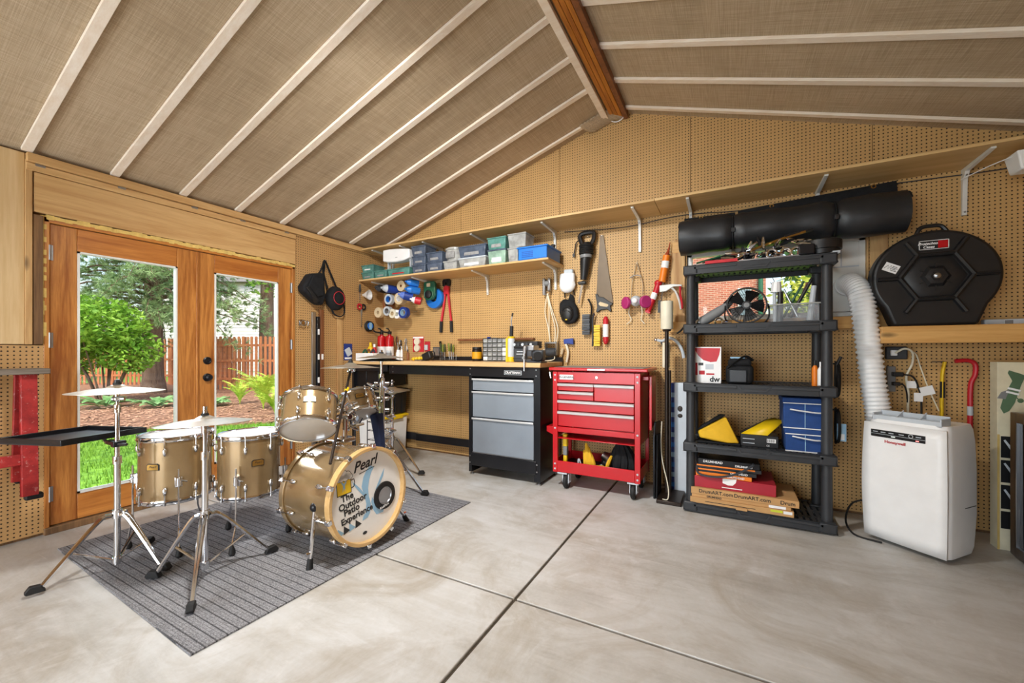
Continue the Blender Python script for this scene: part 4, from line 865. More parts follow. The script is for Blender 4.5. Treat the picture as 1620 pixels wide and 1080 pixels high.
bin_('low teal bin second along the bottom row', .235,.435,Z0,2.165,TEAL); bin_('widest teal bin with red packet beneath the white tray', .445,.79,Z0,2.165,TEAL,fill=PINK)
bin_('bottom slate bin of the stack of three', .82,1.02,Z0,2.172,BLUBIN); bin_('middle slate bin of the stack of three', .82,1.02,2.173,2.272,BLUBIN); bin_('top slate bin of the stack of three', .81,1.02,2.273,2.385,BLUBIN)
bin_('bottom slate bin of the stack of two', 1.03,1.245,Z0,2.18,BLUBIN); bin_('top slate bin of the stack of two', 1.03,1.25,2.181,2.288,BLUBIN)
bin_('low clear bin under the round white tub', 1.258,1.44,Z0,2.17,CLRBIN)
T = thing('storage_tub', 'clear white tub of hardware bags in the middle of the shelf', 'storage tub', (1.34,-.28,2.171), group='plastic bins on the lower shelf'); MB().lathe([(0,0),(.078,0),(.088,.12),(.096,.122),(.096,.14),(.09,.146),(0,.148)],24,Matrix.Translation((1.345,-.28,2.171)) @ Matrix.Scale(1.12,4,(1,0,0))).build('tub', CLRBIN, T); MB().box(1.29,1.40,-.38,-.36,2.2,2.27).build('contents', CONTENT, T, bevel=.01)
bin_('wide clear bin with pale contents on the bottom row', 1.455,1.80,Z0,2.18,CLRBIN,WHTG,fill=WHT); bin_('wide slate bin on top of the wide clear bin', 1.455,1.80,2.181,2.30,BLUBIN)
bin_('pale green bin under the teal lidded one', 1.815,2.03,Z0,2.222,GRNBIN,BLUBIN,fill=WHT); bin_('teal lidded bin stacked on the pale green one', 1.81,2.03,2.223,2.345,TEAL)
bin_('lower clear box next to the blue basket', 2.045,2.165,Z0,2.215,CLRBIN); bin_('upper clear box above the blue basket', 2.045,2.25,2.216,2.352,CLRBIN,fill=None)
T = thing('plastic_basket', 'bright blue open basket at the right end of the bin shelf', 'basket', (2.33,-.25,Z0))
a,b,c_,d_ = 2.175,2.475,-.40,-.07
for bx in ((a,b,c_,c_+.008),(a,b,d_-.008,d_),(a,a+.008,c_,d_),(b-.008,b,c_,d_)): MB().box(*bx,Z0,2.19).build('side', BLUE, T, bevel=.003)
MB().box(a,b,c_,d_,Z0,Z0+.006).build('base', BLUE, T)
for bx in ((a-.012,b+.012,c_-.012,c_+.004),(a-.012,b+.012,d_-.004,d_+.012),(a-.012,a+.004,c_,d_),(b-.004,b+.012,c_,d_)): MB().box(*bx,2.186,2.2).build('rim', BLUE, T, bevel=.004)
gr = MB()
for i in range(10):
    for k in range(4): gr.box(a+.04+.012*i,a+.047+.012*i,c_-.001,c_+.001,2.10+.016*k,2.109+.016*k)
gr.build('vent_holes', BLUED, T, kind='stuff')
for x,h_ in ((2.42,.25),(2.38,.235)): MB().cyl((x,-.2,2.09),(x+.02,-.16,2.0+h_),.018,.022,10).build('tool_end', BLK, T)
T = thing('wall_tray', 'white curved plastic dispenser between the two plywood shelves', 'dispenser', (.58,-.3,2.236))
cvp = [(.38,2.395),(.45,2.398),(.58,2.39),(.70,2.378),(.785,2.365),(.79,2.27),(.70,2.245),(.58,2.238),(.46,2.246),(.38,2.262)]
MB().prism([(x,z) for x,z in cvp],.28,.385,wallM(0,0,0)).build('shell', WHT, T, bevel=.012); MB().box(.58,.61,-.388,-.384,2.285,2.29).build('slot', MIDGREY, T)
for x in (.42,.76): MB().box(x-.006,x+.006,-.34,-.30,2.17,2.27).build('post', WHTG, T)
# ------------------------------------------------------------------ rolls, reels and tools by the corner
G1 = 'tape rolls and spools on the corner pegs'
def roll(label, x, z, R, mat, core=TAN, y=-.25, w=.05, hole=.5, lab=None, cat='tape roll', name='tape_roll'):
    T = thing(name, label, cat, (x,y+w,z), group=G1)
    MB().lathe([(R*hole,0),(R,0),(R,w),(R*hole,w)],22,wallM(x,y+w,z),True).build('tape', mat, T)
    MB().lathe([(R*hole-.004,-.001),(R*hole,-.001),(R*hole,w+.001),(R*hole-.004,w+.001)],18,wallM(x,y+w,z),True).build('core', core, T)
    MB().cyl((x,y+.01,z+R*hole-.008),(x,-.003,z+R*hole-.008),.003,n=6).build('peg_hook', STEEL, T)
    return T
roll('cream twine spool high under the bin shelf', .535,1.985,0.063,TAN,BROWN,w=.09,hole=.25,cat='spool',name='twine_spool')
roll('bright blue painter tape with a blue core ring', .33,1.84,0.063,WHTG,BLUE,hole=.62); roll('wide masking tape roll in the middle of the cluster', .50,1.838,0.071,TAN,WHT,w=.07,hole=.55)
roll('big brown wire spool behind the blue tape', .255,1.80,0.082,BROWN,DKGREY,y=-.19,hole=.4); roll('small tan tape roll, lowest at the left of the cluster', .16,1.688,0.063,TAN,TAN,hole=.4)
roll('grey and white tape roll second from left in the bottom row', .305,1.70,0.057,WHTG,MIDGREY,hole=.6); roll('cream tape roll third from left in the bottom row', .395,1.665,0.055,CREAM,TAN,w=.06,hole=.5)
roll('white tape roll next to the dark blue roll', .462,1.655,0.052,WHT,WHTG,y=-.24,w=.06,hole=.5); roll('dark blue tape roll at the right end of the bottom row', .565,1.668,0.068,BLUED,LBLUE,w=.05,hole=.6)
def can(label, p0, p1, R, mat, cap, name='spray_can', cat='spray can', tip=None):
    T = thing(name, label, cat, p1, group=G1); p0, p1 = Vector(p0), Vector(p1); d = (p0-p1).normalized()
    MB().cyl(p1,p0,R,n=16).build('body', mat, T); MB().cyl(p0,p0+d*R*.9,R*.96,R*.55,n=16).build('cap', cap, T); MB().cyl(p0+d*R*.9,p0+d*R*1.4,R*.25,n=8).build('nozzle', tip or cap, T); return T
can('dark aerosol can with silver rim, leftmost under the shelf', (.20,-.27,1.98),(.20,-.08,1.97),.045,BLK,DKGREY); can('dark blue tube with grey cap under the shelf', (.335,-.28,1.965),(.40,-.12,1.955),.05,BLUED,WHTG,'caulk_tube','tube')
can('upper bright blue spool of thread', (.70,-.28,2.01),(.745,-.19,2.0),.04,BLUE,BLUE,'thread_spool','spool'); can('lower bright blue spool of thread', (.70,-.28,1.925),(.75,-.18,1.915),.043,BLUE,BLUE,'thread_spool','spool')
can('blue capped bottle lying on pegs', (.62,-.29,1.862),(.69,-.22,1.84),.05,BLUED,plain('periwinkle_cap',(92,120,200),.4),'glue_bottle','bottle'); can('white and red capped bottle lying on pegs', (.745,-.24,1.805),(.80,-.20,1.79),.043,REDPL,WHT,'glue_bottle','bottle')
T = thing('cord_reel', 'dark green cord reel hung under the bin shelf', 'reel', (.865,-.03,1.92)); MB().prism([(.795,2.03),(.935,2.03),(.955,2.0),(.95,1.86),(.92,1.815),(.82,1.81),(.785,1.85),(.78,2.0)],.10,.14,wallM(0,0,0)).build('side_plate', GREEN, T, bevel=.01); MB().lathe([(0,0),(.045,0),(.045,.02),(.02,.03),(0,.03)],18,wallM(.865,-.14,1.875)).build('hub', BLK, T); MB().tor((.865,-.145,1.875),.062,.008,'y',22,6).build('ring', GREEN, T); MB().box(.84,.89,-.15,-.14,1.965,2.005).build('handle_slot', TAN, T); MB().cyl((.865,-.1,1.875),(.865,-.003,1.875),.02).build('spindle', BLK, T)
T = thing('hose_coil', 'bright blue coil hanging behind the green reel', 'coil', (.90,-.03,1.75))
MB().lathe([(.045,0),(.118,0),(.122,.008),(.122,.05),(.118,.058),(.045,.058)],30,wallM(.885,-.02,1.84),True).build('disc', BLUE, T); MB().cyl((.885,-.002,1.84),(.885,-.09,1.84),.012).build('peg', STEEL, T)
T = thing('bolt_cutter', 'red handled bolt cutter hanging open side down on pegs', 'bolt cutter', (1.03,-.03,1.43))
MB().prism([(.985,1.98),(.98,2.03),(1.0,2.065),(1.035,2.078),(1.07,2.065),(1.09,2.03),(1.085,1.98),(1.06,1.965),(1.037,2.03),(1.012,1.965)],.01,.04,wallM(0,0,0)).build('jaws', BLKM, T, bevel=.004)
for s_,x1 in ((-1,.955),(1,1.10)):
    x0 = 1.035+s_*.018; MB().box(x0-.019,x0+.019,-.038,-.01,1.88,1.98).build('jaw_arm', REDPL, T, bevel=.003); MB().tube([(x0,-.022,1.91),(x0+(x1-x0)*.5,-.022,1.72),(x1,-.022,1.56)],.0145,10).build('handle', REDPL, T); MB().tube([(x1,-.022,1.565),(x1+s_*.004,-.022,1.435)],.0195,10).build('grip', BLKS, T)
MB().cyl((1.035,-.003,1.985),(1.035,-.05,1.985),.003,n=6).build('peg_hook', STEEL, T)
T = thing('funnel', 'white plastic funnel hung sideways in the corner', 'funnel', (.06,-.3,1.86)); MB().lathe([(.058,0),(.062,0),(.018,.075),(.008,.12),(.006,.12),(.015,.075)],20,frame((.03,-.33,1.90),(0,0,1),(.25,-.97,0)) @ Matrix.Rotation(PI,4,'X') @ Matrix.Translation((0,0,-.06)),True).build('cone', WHT, T)
def hang_tool(label, y, z0, z1, grip, shaft, name='screwdriver', r=.016, g=.09, x=.03):
    T = thing(name, label, 'tool', (x,y,z0)); MB().tube([(x,y,z1-g),(x,y,z1-g*.8),(x,y,z1-g*.3),(x,y,z1)],[r*.7,r,r*.85,r*.6],10).build('handle', grip, T); MB().cyl((x,y,z0),(x,y,z1-g),.004,n=8).build('shaft', shaft, T); MB().cyl((.001,y,z1-g),(x,y,z1-g),.003,n=6).build('peg_hook', STEEL, T); return T
hang_tool('dark handled screwdriver hung by the corner', -.41, 1.83, 2.02, BLK, STEEL)
T = thing('scissors', 'red and black handled shears hung by the corner', 'scissors', (.03,-.38,1.51))
for dy,m_ in ((-.03,REDPL),(.03,BLKS)): MB().tor((.03,-.385+dy,1.75),.03,.010,'x',18,6).build('handle', m_, T)
for dy in (-.008,.008): MB().prism([(-.385+dy*1.6,1.73),(-.385-dy*.2,1.51),(-.385-dy*.8,1.52),(-.385-dy*.6,1.73)],.024,.032 if dy>0 else .03,LM).build('blade', STEEL, T)
MB().cyl((.001,-.385,1.76),(.03,-.385,1.76),.003,n=6).build('peg_hook', STEEL, T)
T = thing('cable_coil', 'small light blue cable coil on the left wall peg', 'cable', (.05,-.26,1.45))
for k in range(3): MB().tor((.02+.013*k,-.265,1.522),.058-.003*k,.010,'x',22,6).build('loop', BLKS, T)
MB().box(.055,.062,-.29,-.25,1.478,1.565).build('tie_wrap', LBLUE, T, bevel=.003); MB().tor((.05,-.272,1.525),.034,.012,'x',18,6).build('inner_loop', BLUE, T)
# ------------------------------------------------------------------ bags and straightedges on the left wall
T = thing('tool_pouch', 'black canvas tool pouch hanging left of the shoulder bag', 'bag', (.08,-1.08,1.67))
MB().prism([(-1.13,2.02),(-.98,2.05),(-.955,1.80),(-.99,1.70),(-1.06,1.72),(-1.21,1.83),(-1.215,1.88)],.02,.14,LM).build('body', BLKF, T, bevel=.022, seg=3); MB().prism([(-1.12,2.0),(-1.0,2.0),(-1.0,1.80),(-1.07,1.78),(-1.17,1.88)],.14,.155,LM).build('front_pocket', BLKF, T, bevel=.008); MB().prism([(-1.2,1.86),(-1.07,1.72),(-1.045,1.74),(-1.17,1.88)],.1,.16,LM).build('flap', BLKS, T, bevel=.006)
MB().tube(curve([(.05,-1.0,2.02),(.03,-.93,2.12),(.02,-.895,2.2),(.04,-.90,2.12),(.07,-.95,2.0)]),.012,6,flat=.4).build('strap', BLKF, T)
T = thing('shoulder_bag', 'rounded black bag with looped strap hanging on the left wall', 'bag', (.08,-.8,1.6))
MB().ell((0,0,0),(.075,.12,.135),18,12,Matrix.Translation((.085,-.80,1.80))).build('body', BLKF, T); MB().tube(curve([(.06,-.88,1.9),(.03,-.91,2.08),(.02,-.885,2.21),(.03,-.83,2.1),(.07,-.76,1.9)]),.014,6,flat=.4).build('strap', BLKF, T)
MB().tube(curve([(.07,-.84,1.70),(.06,-.80,1.63),(.06,-.72,1.605),(.06,-.665,1.64),(.06,-.66,1.72),(.07,-.70,1.80)]),.013,6,flat=.5).build('loop_strap', BLKF, T); MB().tor((.15,-.80,1.80),.07,.004,'x',22,5).build('zip', PINK, T); MB().cyl((.001,-.885,2.2),(.04,-.885,2.215),.004,n=6).build('peg_hook', STEEL, T)
T = thing('wall_hook', 'brass and steel swivel hook screwed to the left wall', 'hook', (.02,-1.16,1.47)); MB().lathe([(0,0),(.03,0),(.03,.006),(.014,.012),(.012,.04),(0,.045)],16,leftM(.001,-1.155,1.515)).build('plate', GOLDM, T); MB().tor((.045,-1.155,1.505),.028,.007,'x',18,6).build('ring', STEEL, T); MB().tube(curve([(.04,-1.19,1.53),(.06,-1.21,1.52),(.05,-1.2,1.475)]),.006,6).tube(curve([(.04,-1.13,1.52),(.055,-1.105,1.52),(.05,-1.11,1.48)]),.006,6).build('prongs', STEEL, T)
T = thing('straightedge', 'silver metal straightedge standing against the left wall', 'straightedge', (.03,-1.02,0)); MB().box(.012,.03,-1.045,-1.0,0,1.63).build('rail', STEEL, T, bevel=.002)
T = thing('spirit_level', 'black spirit level with white vials beside the straightedge', 'level', (.04,-.98,0)); MB().box(.012,.045,-.996,-.962,0,1.585).build('rail', BLKM, T, bevel=.003)
for z in (1.42,1.15,.90): MB().box(.045,.049,-.99,-.968,z-.03,z+.03).build('vial', WHT, T, bevel=.002)
T = thing('spirit_level', 'brown wooden spirit level beside the black one', 'level', (.04,-.93,0)); MB().box(.012,.05,-.956,-.915,0,1.665).build('rail', BROWN, T, bevel=.003)
for z in (1.15,): MB().box(.05,.053,-.948,-.925,z-.03,z+.03).build('vial', WHT, T, bevel=.002)
# ------------------------------------------------------------------ things on the bench
ZB = 1.1055
for x,y,lab in ((.13,-.16,'fire extinguisher in the corner, the left one of the pair'),(.235,-.13,'fire extinguisher right of its twin on the counter')):
    zb = 1.1005; T = thing('fire_extinguisher', lab, 'extinguisher', (x,y,zb), group='pair of red fire extinguishers')
    MB().lathe([(0,0),(.045,0),(.05,.01),(.05,.275),(.046,.298),(.02,.31),(.018,.32),(0,.32)],22,Matrix.Translation((x,y,zb))).build('cylinder', RED, T)
    MB().lathe([(.0505,.06),(.051,.06),(.051,.17),(.0505,.17)],22,Matrix.Translation((x,y,zb)),True).build('paper_label', WHT, T); MB().box(x-.018,x+.018,y-.018,y+.018,zb+.32,zb+.36).build('valve', BLK, T, bevel=.004)
    MB().tube(curve([(x,y,zb+.355),(x+.02,y-.04,zb+.385),(x+.04,y-.09,zb+.39)]),.009,6).build('lever', BLK, T); MB().tube(curve([(x-.015,y,zb+.345),(x-.06,y-.03,zb+.35),(x-.09,y-.05,zb+.37)]),.011,6).build('nozzle', BLK, T)
T = thing('blister_pack', 'blue carded hardware pack hung on the left wall by the counter', 'package', (.02,-.56,1.11)); MB().box(.002,.006,-.62,-.505,1.108,1.30).build('card', BLUED, T); MB().box(.006,.03,-.60,-.53,1.16,1.25,Matrix.Translation((.02,-.565,1.2)) @ Matrix.Rotation(.5,4,'X') @ Matrix.Translation((-.02,.565,-1.2))).build('blister', WHTG, T, bevel=.006); MB().box(.006,.008,-.61,-.515,1.12,1.14).build('print', WHT, T)
T = thing('tray_box', 'low white open box on the corner counter', 'box', (.2,-.42,1.1005)); MB().box(.06,.34,-.50,-.36,1.1005,1.19).build('box', WHT, T, bevel=.004)
for k,(x,c_) in enumerate(((.1,GREEN),(.16,BROWN),(.23,DKGREY))): MB().tube(curve([(x,-.43,1.18),(x+.03,-.42,1.23),(x+.08,-.44,1.2)]),.012,6).build('loose_part', c_, T)
def bottle(label, x, y, zb, R, h, mat, cap, name='bottle', cat='bottle', k=.5):
    T = thing(name, label, cat, (x,y,zb)); MB().lathe([(0,0),(R*.95,0),(R,.006),(R,h*.68),(R*k,h*.8),(0,h*.8)],16,Matrix.Translation((x,y,zb))).build('body', mat, T); MB().lathe([(0,h*.8),(R*k,h*.8),(R*k*.9,h),(0,h)],12,Matrix.Translation((x,y,zb))).build('cap', cap, T); return T
bottle('yellow glue bottle standing in the corner counter clutter', .09,-.30,1.1005,.035,.22,YEL,YEL); bottle('red bottle with white cap beside the yellow glue', .155,-.30,1.1005,.03,.20,REDPL,WHT); bottle('short grey jar near the extinguishers', .36,-.27,1.1005,.035,.12,MIDGREY,WHTG,'jar','jar',.9)
def pliers(label, x, z, mat, s=1):
    T = thing('pliers', label, 'pliers', (x,-.02,z-.1*s)); 
    for q in (-1,1): MB().tube(curve([(x+q*.006,-.02,z+.08*s),(x+q*.016,-.02,z+.03*s),(x-q*.004,-.02,z),(x-q*.02,-.02,z-.05*s),(x-q*.018,-.02,z-.12*s)],4),.007*s,7).build('arm', mat if q>0 else STEEL, T)
    MB().cyl((x,-.03,z+.004),(x,-.008,z+.004),.010*s,n=10).build('pivot', STEEL, T); MB().cyl((x,-.002,z+.06*s),(x,-.03,z+.06*s),.003,n=6).build('peg_hook', STEEL, T); return T
pliers('chrome pliers hung above the extinguishers right side', .25,1.32,BROWN,1); pliers('small steel pliers hung left of the red card', .40,1.31,MIDGREY,.75); pliers('long nosed pliers with dark grips behind the chrome ones', .31,1.28,BLK,.9)
T = thing('blister_pack', 'red carded pack with two round pads hung on the back wall', 'package', (.58,-.02,1.21)); MB().box(.50,.675,-.006,-.002,1.205,1.395).build('card', PINK, T); 
for z in (1.33,1.25): MB().cyl((.58,-.006,z),(.58,-.03,z),.042,n=18).build('pad', CREAM, T)
MB().box(.505,.67,-.008,-.006,1.37,1.39).build('print', WHT, T)
T = thing('blister_pack', 'narrow red and white pack right of the round pads', 'package', (.73,-.02,1.21)); MB().box(.69,.77,-.006,-.002,1.21,1.33).build('card', PINK, T); MB().box(.70,.745,-.03,-.006,1.225,1.29).build('blister', WHTG, T, bevel=.005)
bottle('slim white tube standing before the red pack', .52,-.22,ZB-.005,.014,.17,WHT,WHTG,'tube','tube'); bottle('slim dark tube standing before the red pack', .60,-.2,ZB-.005,.016,.13,BROWN,BLK,'tube','tube'); bottle('small white pill bottle on the counter', .42,-.17,1.1005,.03,.13,WHT,WHT,'jar','jar',.8)
T = thing('hand_tool', 'black and yellow hand tool lying on the bench', 'tool', (.95,-.3,ZB)); MB().tube(curve([(.78,-.33,1.122),(.86,-.33,1.128),(.94,-.32,1.14),(1.0,-.31,1.17)]),[.014+.004*(k%3) for k in range(19)],8).build('handle', YEL, T); MB().box(.93,1.05,-.34,-.27,1.11,1.2,Matrix.Translation((.99,0,1.15)) @ Matrix.Rotation(-.4,4,'Y') @ Matrix.Translation((-.99,0,-1.15))).build('body', BLK, T, bevel=.012); MB().tube(curve([(1.0,-.3,1.2),(1.06,-.29,1.21),(1.07,-.28,1.15)]),.006,6).build('hook', BLKM, T); MB().box(.85,.95,-.36,-.30,ZB,1.118).build('sole', STEEL, T)
T = thing('magnifier', 'square grey framed mirror leaning on the bench back', 'mirror', (.93,-.08,1.15)); MB().box(.87,.97,-.075,-.065,1.152,1.262).build('frame', DKGREY, T, bevel=.006); MB().box(.88,.96,-.077,-.075,1.162,1.252).build('glass', plain('mirror_grey',(176,188,198),.1,.9,.03), T)
def sdriver(label, x, dx, z0, z1, grip):
    T = thing('screwdriver', label, 'screwdriver', (x,-.055,z0), group='screwdrivers in the wire rack'); MB().cyl((x,-.055,z0),(x+dx*.5,-.055,(z0+z1)/2),.0035,n=8).build('shaft', STEEL, T); MB().tube([(x+dx*.5,-.055,(z0+z1)/2),(x+dx*.62,-.055,z0+(z1-z0)*.62),(x+dx,-.055,z1)],[.007,.012,.009],10).build('handle', grip, T)
for i,(x,dx,h_) in enumerate(((.985,-.012,.20),(1.008,-.006,.185),(1.032,.0,.19),(1.10,-.012,.2),(1.128,-.004,.195),(1.152,.004,.18))): sdriver(('first','second','third','fourth','fifth','sixth')[i]+' green handled screwdriver from the left in the bench rack', x, dx, ZB+.006, ZB+h_, plain('green_black_grip%d'%i,(120,132,40) if i%2 else (60,70,34),.5))
T = thing('file', 'dark steel file leaning left of the screwdrivers', 'file', (.97,-.03,ZB)); MB().box(.955,.985,-.04,-.034,1.12,1.33,Matrix.Translation((.97,0,1.2)) @ Matrix.Rotation(-.15,4,'Y') @ Matrix.Translation((-.97,0,-1.2))).build('blade', BRONZE, T)
T = thing('screwdriver_rack', 'wire rack holding screwdrivers at the bench back', 'rack', (1.07,-.05,ZB)); 
for z in (1.12,1.17): MB().tube([(.96,-.075,z),(1.19,-.075,z),(1.19,-.047,z),(.96,-.047,z)],.0025,6,True).build('wire', STEEL, T)
for x in (.96,1.19): MB().cyl((x,-.05,ZB),(x,-.05,1.17),.0025,n=6).build('upright', STEEL, T)
T = thing('wall_strip', 'thin brown wooden strip shelf above the parts cabinet', 'shelf', (1.7,-.03,1.335)); MB().box(1.21,2.17,-.055,-.002,1.33,1.35).build('strip', BROWN, T, bevel=.003); MB().box(1.66,1.74,-.05,-.02,1.35,1.358).build('steel_square', STEEL, T); MB().cyl((1.60,-.03,1.36),(1.64,-.03,1.36),.009).build('bit_holder', BLUED, T)
T = thing('jar', 'jar with black lid and yellow label on the bench', 'jar', (1.555,-.17,ZB)); MB().lathe([(0,0),(.05,0),(.053,.01),(.053,.12),(.046,.128),(0,.128)],20,Matrix.Translation((1.555,-.17,ZB))).build('glass', BRONZE, T); MB().lathe([(.0535,.025),(.0545,.025),(.0545,.098),(.0535,.098)],20,Matrix.Translation((1.555,-.17,ZB)),True).build('paper_label', plain('amber_label',(222,160,20),.5), T); MB().lathe([(0,.128),(.05,.128),(.05,.15),(0,.15)],20,Matrix.Translation((1.555,-.17,ZB))).build('lid', BLK, T)
T = thing('parts_cabinet', 'grey small parts cabinet of twenty five clear drawers', 'organizer', (1.8,-.17,ZB)); cabm = plain('olive_grey_frame',(70,76,70),.5)
MB().box(1.648,1.952,-.20,-.19,ZB,1.346).box(1.648,1.952,-.12,-.11,ZB,1.346).box(1.648,1.656,-.2,-.11,ZB,1.346).box(1.944,1.952,-.2,-.11,ZB,1.346).box(1.648,1.952,-.2,-.11,1.338,1.346).build('case', cabm, T)
for i in range(5):
    for k in range(5):
        x, z = 1.657+.0578*i, ZB+.006+.0465*k
        d = MB().box(x+.003,x+.054,-.212,-.198,z+.003,z+.042).build('drawer', plain('clear_drawer_%d%d'%(i,k),random.choice([(150,156,146),(170,174,164),(128,134,124),(226,228,222)]),.3) if (i+k)%3==0 else CLRD, T, bevel=.004) if False else MB().box(x+.003,x+.054,-.212,-.198,z+.003,z+.042).build('drawer', WHT if (i,k) in ((4,1),(4,2),(0,0)) else (MIDGREY if (i*3+k)%4 else CLRBIN), T, bevel=.004)
        MB().box(x+.012,x+.045,-.218,-.212,z+.012,z+.018).build('pull', WHTG, d)
T = thing('torch', 'yellow and grey bottle torch with black burner on the bench', 'torch', (2.045,-.30,ZB)); MB().lathe([(0,0),(.036,0),(.037,.01),(.037,.225),(.03,.245),(.015,.25),(0,.25)],20,Matrix.Translation((2.045,-.30,ZB))).build('cylinder', WHTG, T); MB().lathe([(.0372,.0),(.038,.0),(.038,.05),(.0372,.05)],20,Matrix.Translation((2.045,-.30,ZB)),True).build('yellow_band', YEL, T); MB().lathe([(.0,.24),(.038,.232),(.038,.25),(0,.256)],20,Matrix.Translation((2.045,-.30,ZB))).build('yellow_collar', YEL, T); MB().box(2.004,2.024,-.338,-.30,ZB,1.34).build('yellow_stripe', YEL, T)
MB().cyl((2.047,-.30,1.36),(2.05,-.30,1.46),.019,n=12).build('valve', BLK, T); MB().tube([(2.05,-.30,1.46),(2.045,-.30,1.51),(2.058,-.30,1.57)],.006,8).build('burner_tube', STEEL, T); MB().cyl((2.056,-.30,1.555),(2.062,-.30,1.59),.009,n=10).build('burner_tip', BRONZE, T)
T = thing('nailer_case', 'dark grey moulded tool case with pale lettering on the bench', 'tool case', (2.14,-.28,ZB)); MB().box(2.085,2.285,-.33,-.2,ZB,1.238).build('case', DKGREY, T, bevel=.012); MB().box(2.085,2.285,-.334,-.33,1.135,1.142).build('seam', BLK, T)
for i in range(2): MB().box(2.125-.006*i,2.215+.006*i,-.331,-.3295,1.203-.025*i,1.211-.025*i).build('print_line', WHTG, T)
T = thing('radio', 'black workshop radio with round knobs on top of the dark case', 'radio', (2.2,-.26,1.239)); MB().box(2.06,2.34,-.31,-.21,1.239,1.307).build('body', BLK, T, bevel=.008)
for k in range(5): MB().cyl((2.09+.045*k,-.31,1.275),(2.09+.045*k,-.322,1.275),.014,n=12).build('knob', DKGREY if k%2 else WHTG, T)
T = thing('bench_vise', 'grey iron bench vise clamped to the front edge of the bench', 'vise', (2.405,-.50,ZB)); MB().box(2.345,2.485,-.56,-.42,ZB,1.12).build('base', DKGREY, T, bevel=.004); MB().box(2.375,2.485,-.52,-.44,1.12,1.22).build('body', DKGREY, T, bevel=.015); MB().box(2.313,2.405,-.54,-.42,1.215,1.262).build('jaw', STEEL, T, bevel=.006); MB().box(2.313,2.345,-.58,-.54,1.13,1.26).build('front_jaw', STEEL, T, bevel=.008); MB().cyl((2.330,-.60,1.15),(2.330,-.44,1.15),.014).build('screw', STEEL, T); MB().cyl((2.335,-.592,1.03),(2.335,-.592,1.19),.007).build('handle', CHROME, T); MB().cyl((2.465,-.58,1.165),(2.405,-.47,1.165),.04,n=16).build('swivel', BLK, T)
# ------------------------------------------------------------------ tools hung on the back wall
def peghook(T, x, z, y=-.03): MB().cyl((x,-.002,z),(x,y,z),.003,n=6).build('peg_hook', STEEL, T)
T = thing('pulley_block', 'steel pulley with white rope hanging below the shelf end', 'pulley', (2.33,-.05,1.76)); MB().box(2.28,2.31,-.07,-.03,1.78,1.95).box(2.335,2.365,-.07,-.03,1.82,1.95).build('frame', STEEL, T, bevel=.006); MB().cyl((2.30,-.05,1.90),(2.35,-.05,1.90),.03,n=16).build('wheel', MIDGREY, T); MB().tor((2.33,-.05,1.80),.02,.005,'y',14,5).build('eye', CHROME, T)
for k,(xa,xb) in enumerate(((2.30,2.335),(2.335,2.345),(2.345,2.41),(2.35,2.44))): MB().tube(curve([(2.33,-.05,1.80),(xa+.01*k,-.045,1.62),(xb,-.045,1.45),(xb-.012*(k-2),-.05,1.30)]),.0048,6).build('rope', CREAM, T)
peghook(T,2.32,1.95)
T = thing('pulley_block', 'grey steel lower pulley frame hanging from white ropes', 'pulley', (2.38,-.06,1.15)); MB().box(2.318,2.328,-.09,-.03,1.17,1.30).box(2.432,2.442,-.09,-.03,1.17,1.30).box(2.318,2.442,-.09,-.03,1.285,1.30).box(2.318,2.442,-.09,-.03,1.205,1.22).build('frame', STEEL, T, bevel=.003); MB().cyl((2.33,-.06,1.20),(2.43,-.06,1.20),.045,n=18).build('sheave', DKGREY, T); MB().tube(curve([(2.41,-.06,1.17),(2.42,-.10,1.13),(2.36,-.14,1.115),(2.28,-.16,1.12),(2.27,-.1,1.2),(2.32,-.05,1.24)]),.005,6).build('rope_tail', CREAM, T)
T = thing('hatchet', 'small hatchet with blue sheath and pale handle on the wall', 'hatchet', (2.53,-.04,1.09)); MB().prism([(2.50,1.33),(2.60,1.34),(2.605,1.275),(2.55,1.285),(2.505,1.28)],.02,.05,wallM(0,0,0)).build('sheath', BLUED, T, bevel=.005); MB().tube(curve([(2.52,-.035,1.29),(2.545,-.035,1.2),(2.53,-.035,1.10)]),.012,8).build('handle', CREAM, T); MB().tube([(2.49,-.035,1.24),(2.475,-.035,1.18)],.014,8).build('wood_peg', TAN, T); peghook(T,2.55,1.28)
T = thing('knee_pad', 'white hard shell knee pad, upper of two on the wall', 'knee pad', (2.54,-.05,1.79)); MB().ell((2.543,-.05,1.865),(.085,.05,.078)).build('cap', WHT, T); MB().box(2.465,2.62,-.08,-.01,1.87,1.985).build('shell', WHT, T, bevel=.025, seg=3); MB().box(2.51,2.605,-.07,-.012,1.97,2.02).build('top_pad', WHTG, T, bevel=.012); MB().tube([(2.51,-.03,1.80),(2.508,-.03,1.745)],.006,6).tube([(2.6,-.03,1.82),(2.606,-.03,1.765)],.006,6).build('straps', BLKF, T); peghook(T,2.54,2.0)
T = thing('knee_pad', 'black padded knee pad below the white one', 'knee pad', (2.55,-.05,1.47)); MB().prism([(2.465,1.69),(2.50,1.73),(2.60,1.715),(2.645,1.64),(2.66,1.55),(2.62,1.49),(2.54,1.475),(2.485,1.52),(2.46,1.6)],.012,.07,wallM(0,0,0)).build('pad', BLKF, T, bevel=.02, seg=3); MB().ell((2.55,-.07,1.58),(.068,.03,.08)).build('cap', BLK, T)
for z in (1.60,1.565): MB().tube(arc((2.55,-.092,z-.01),.052,.35,PI-.35,8),.007,6).build('ridge', BLKS, T)
MB().box(2.54,2.56,-.102,-.096,1.515,1.525).build('logo_tab', YEL, T); MB().prism([(2.545,1.725),(2.565,1.78),(2.595,1.765),(2.61,1.70)],.015,.03,wallM(0,0,0)).build('strap', BLKF, T); peghook(T,2.58,1.75)
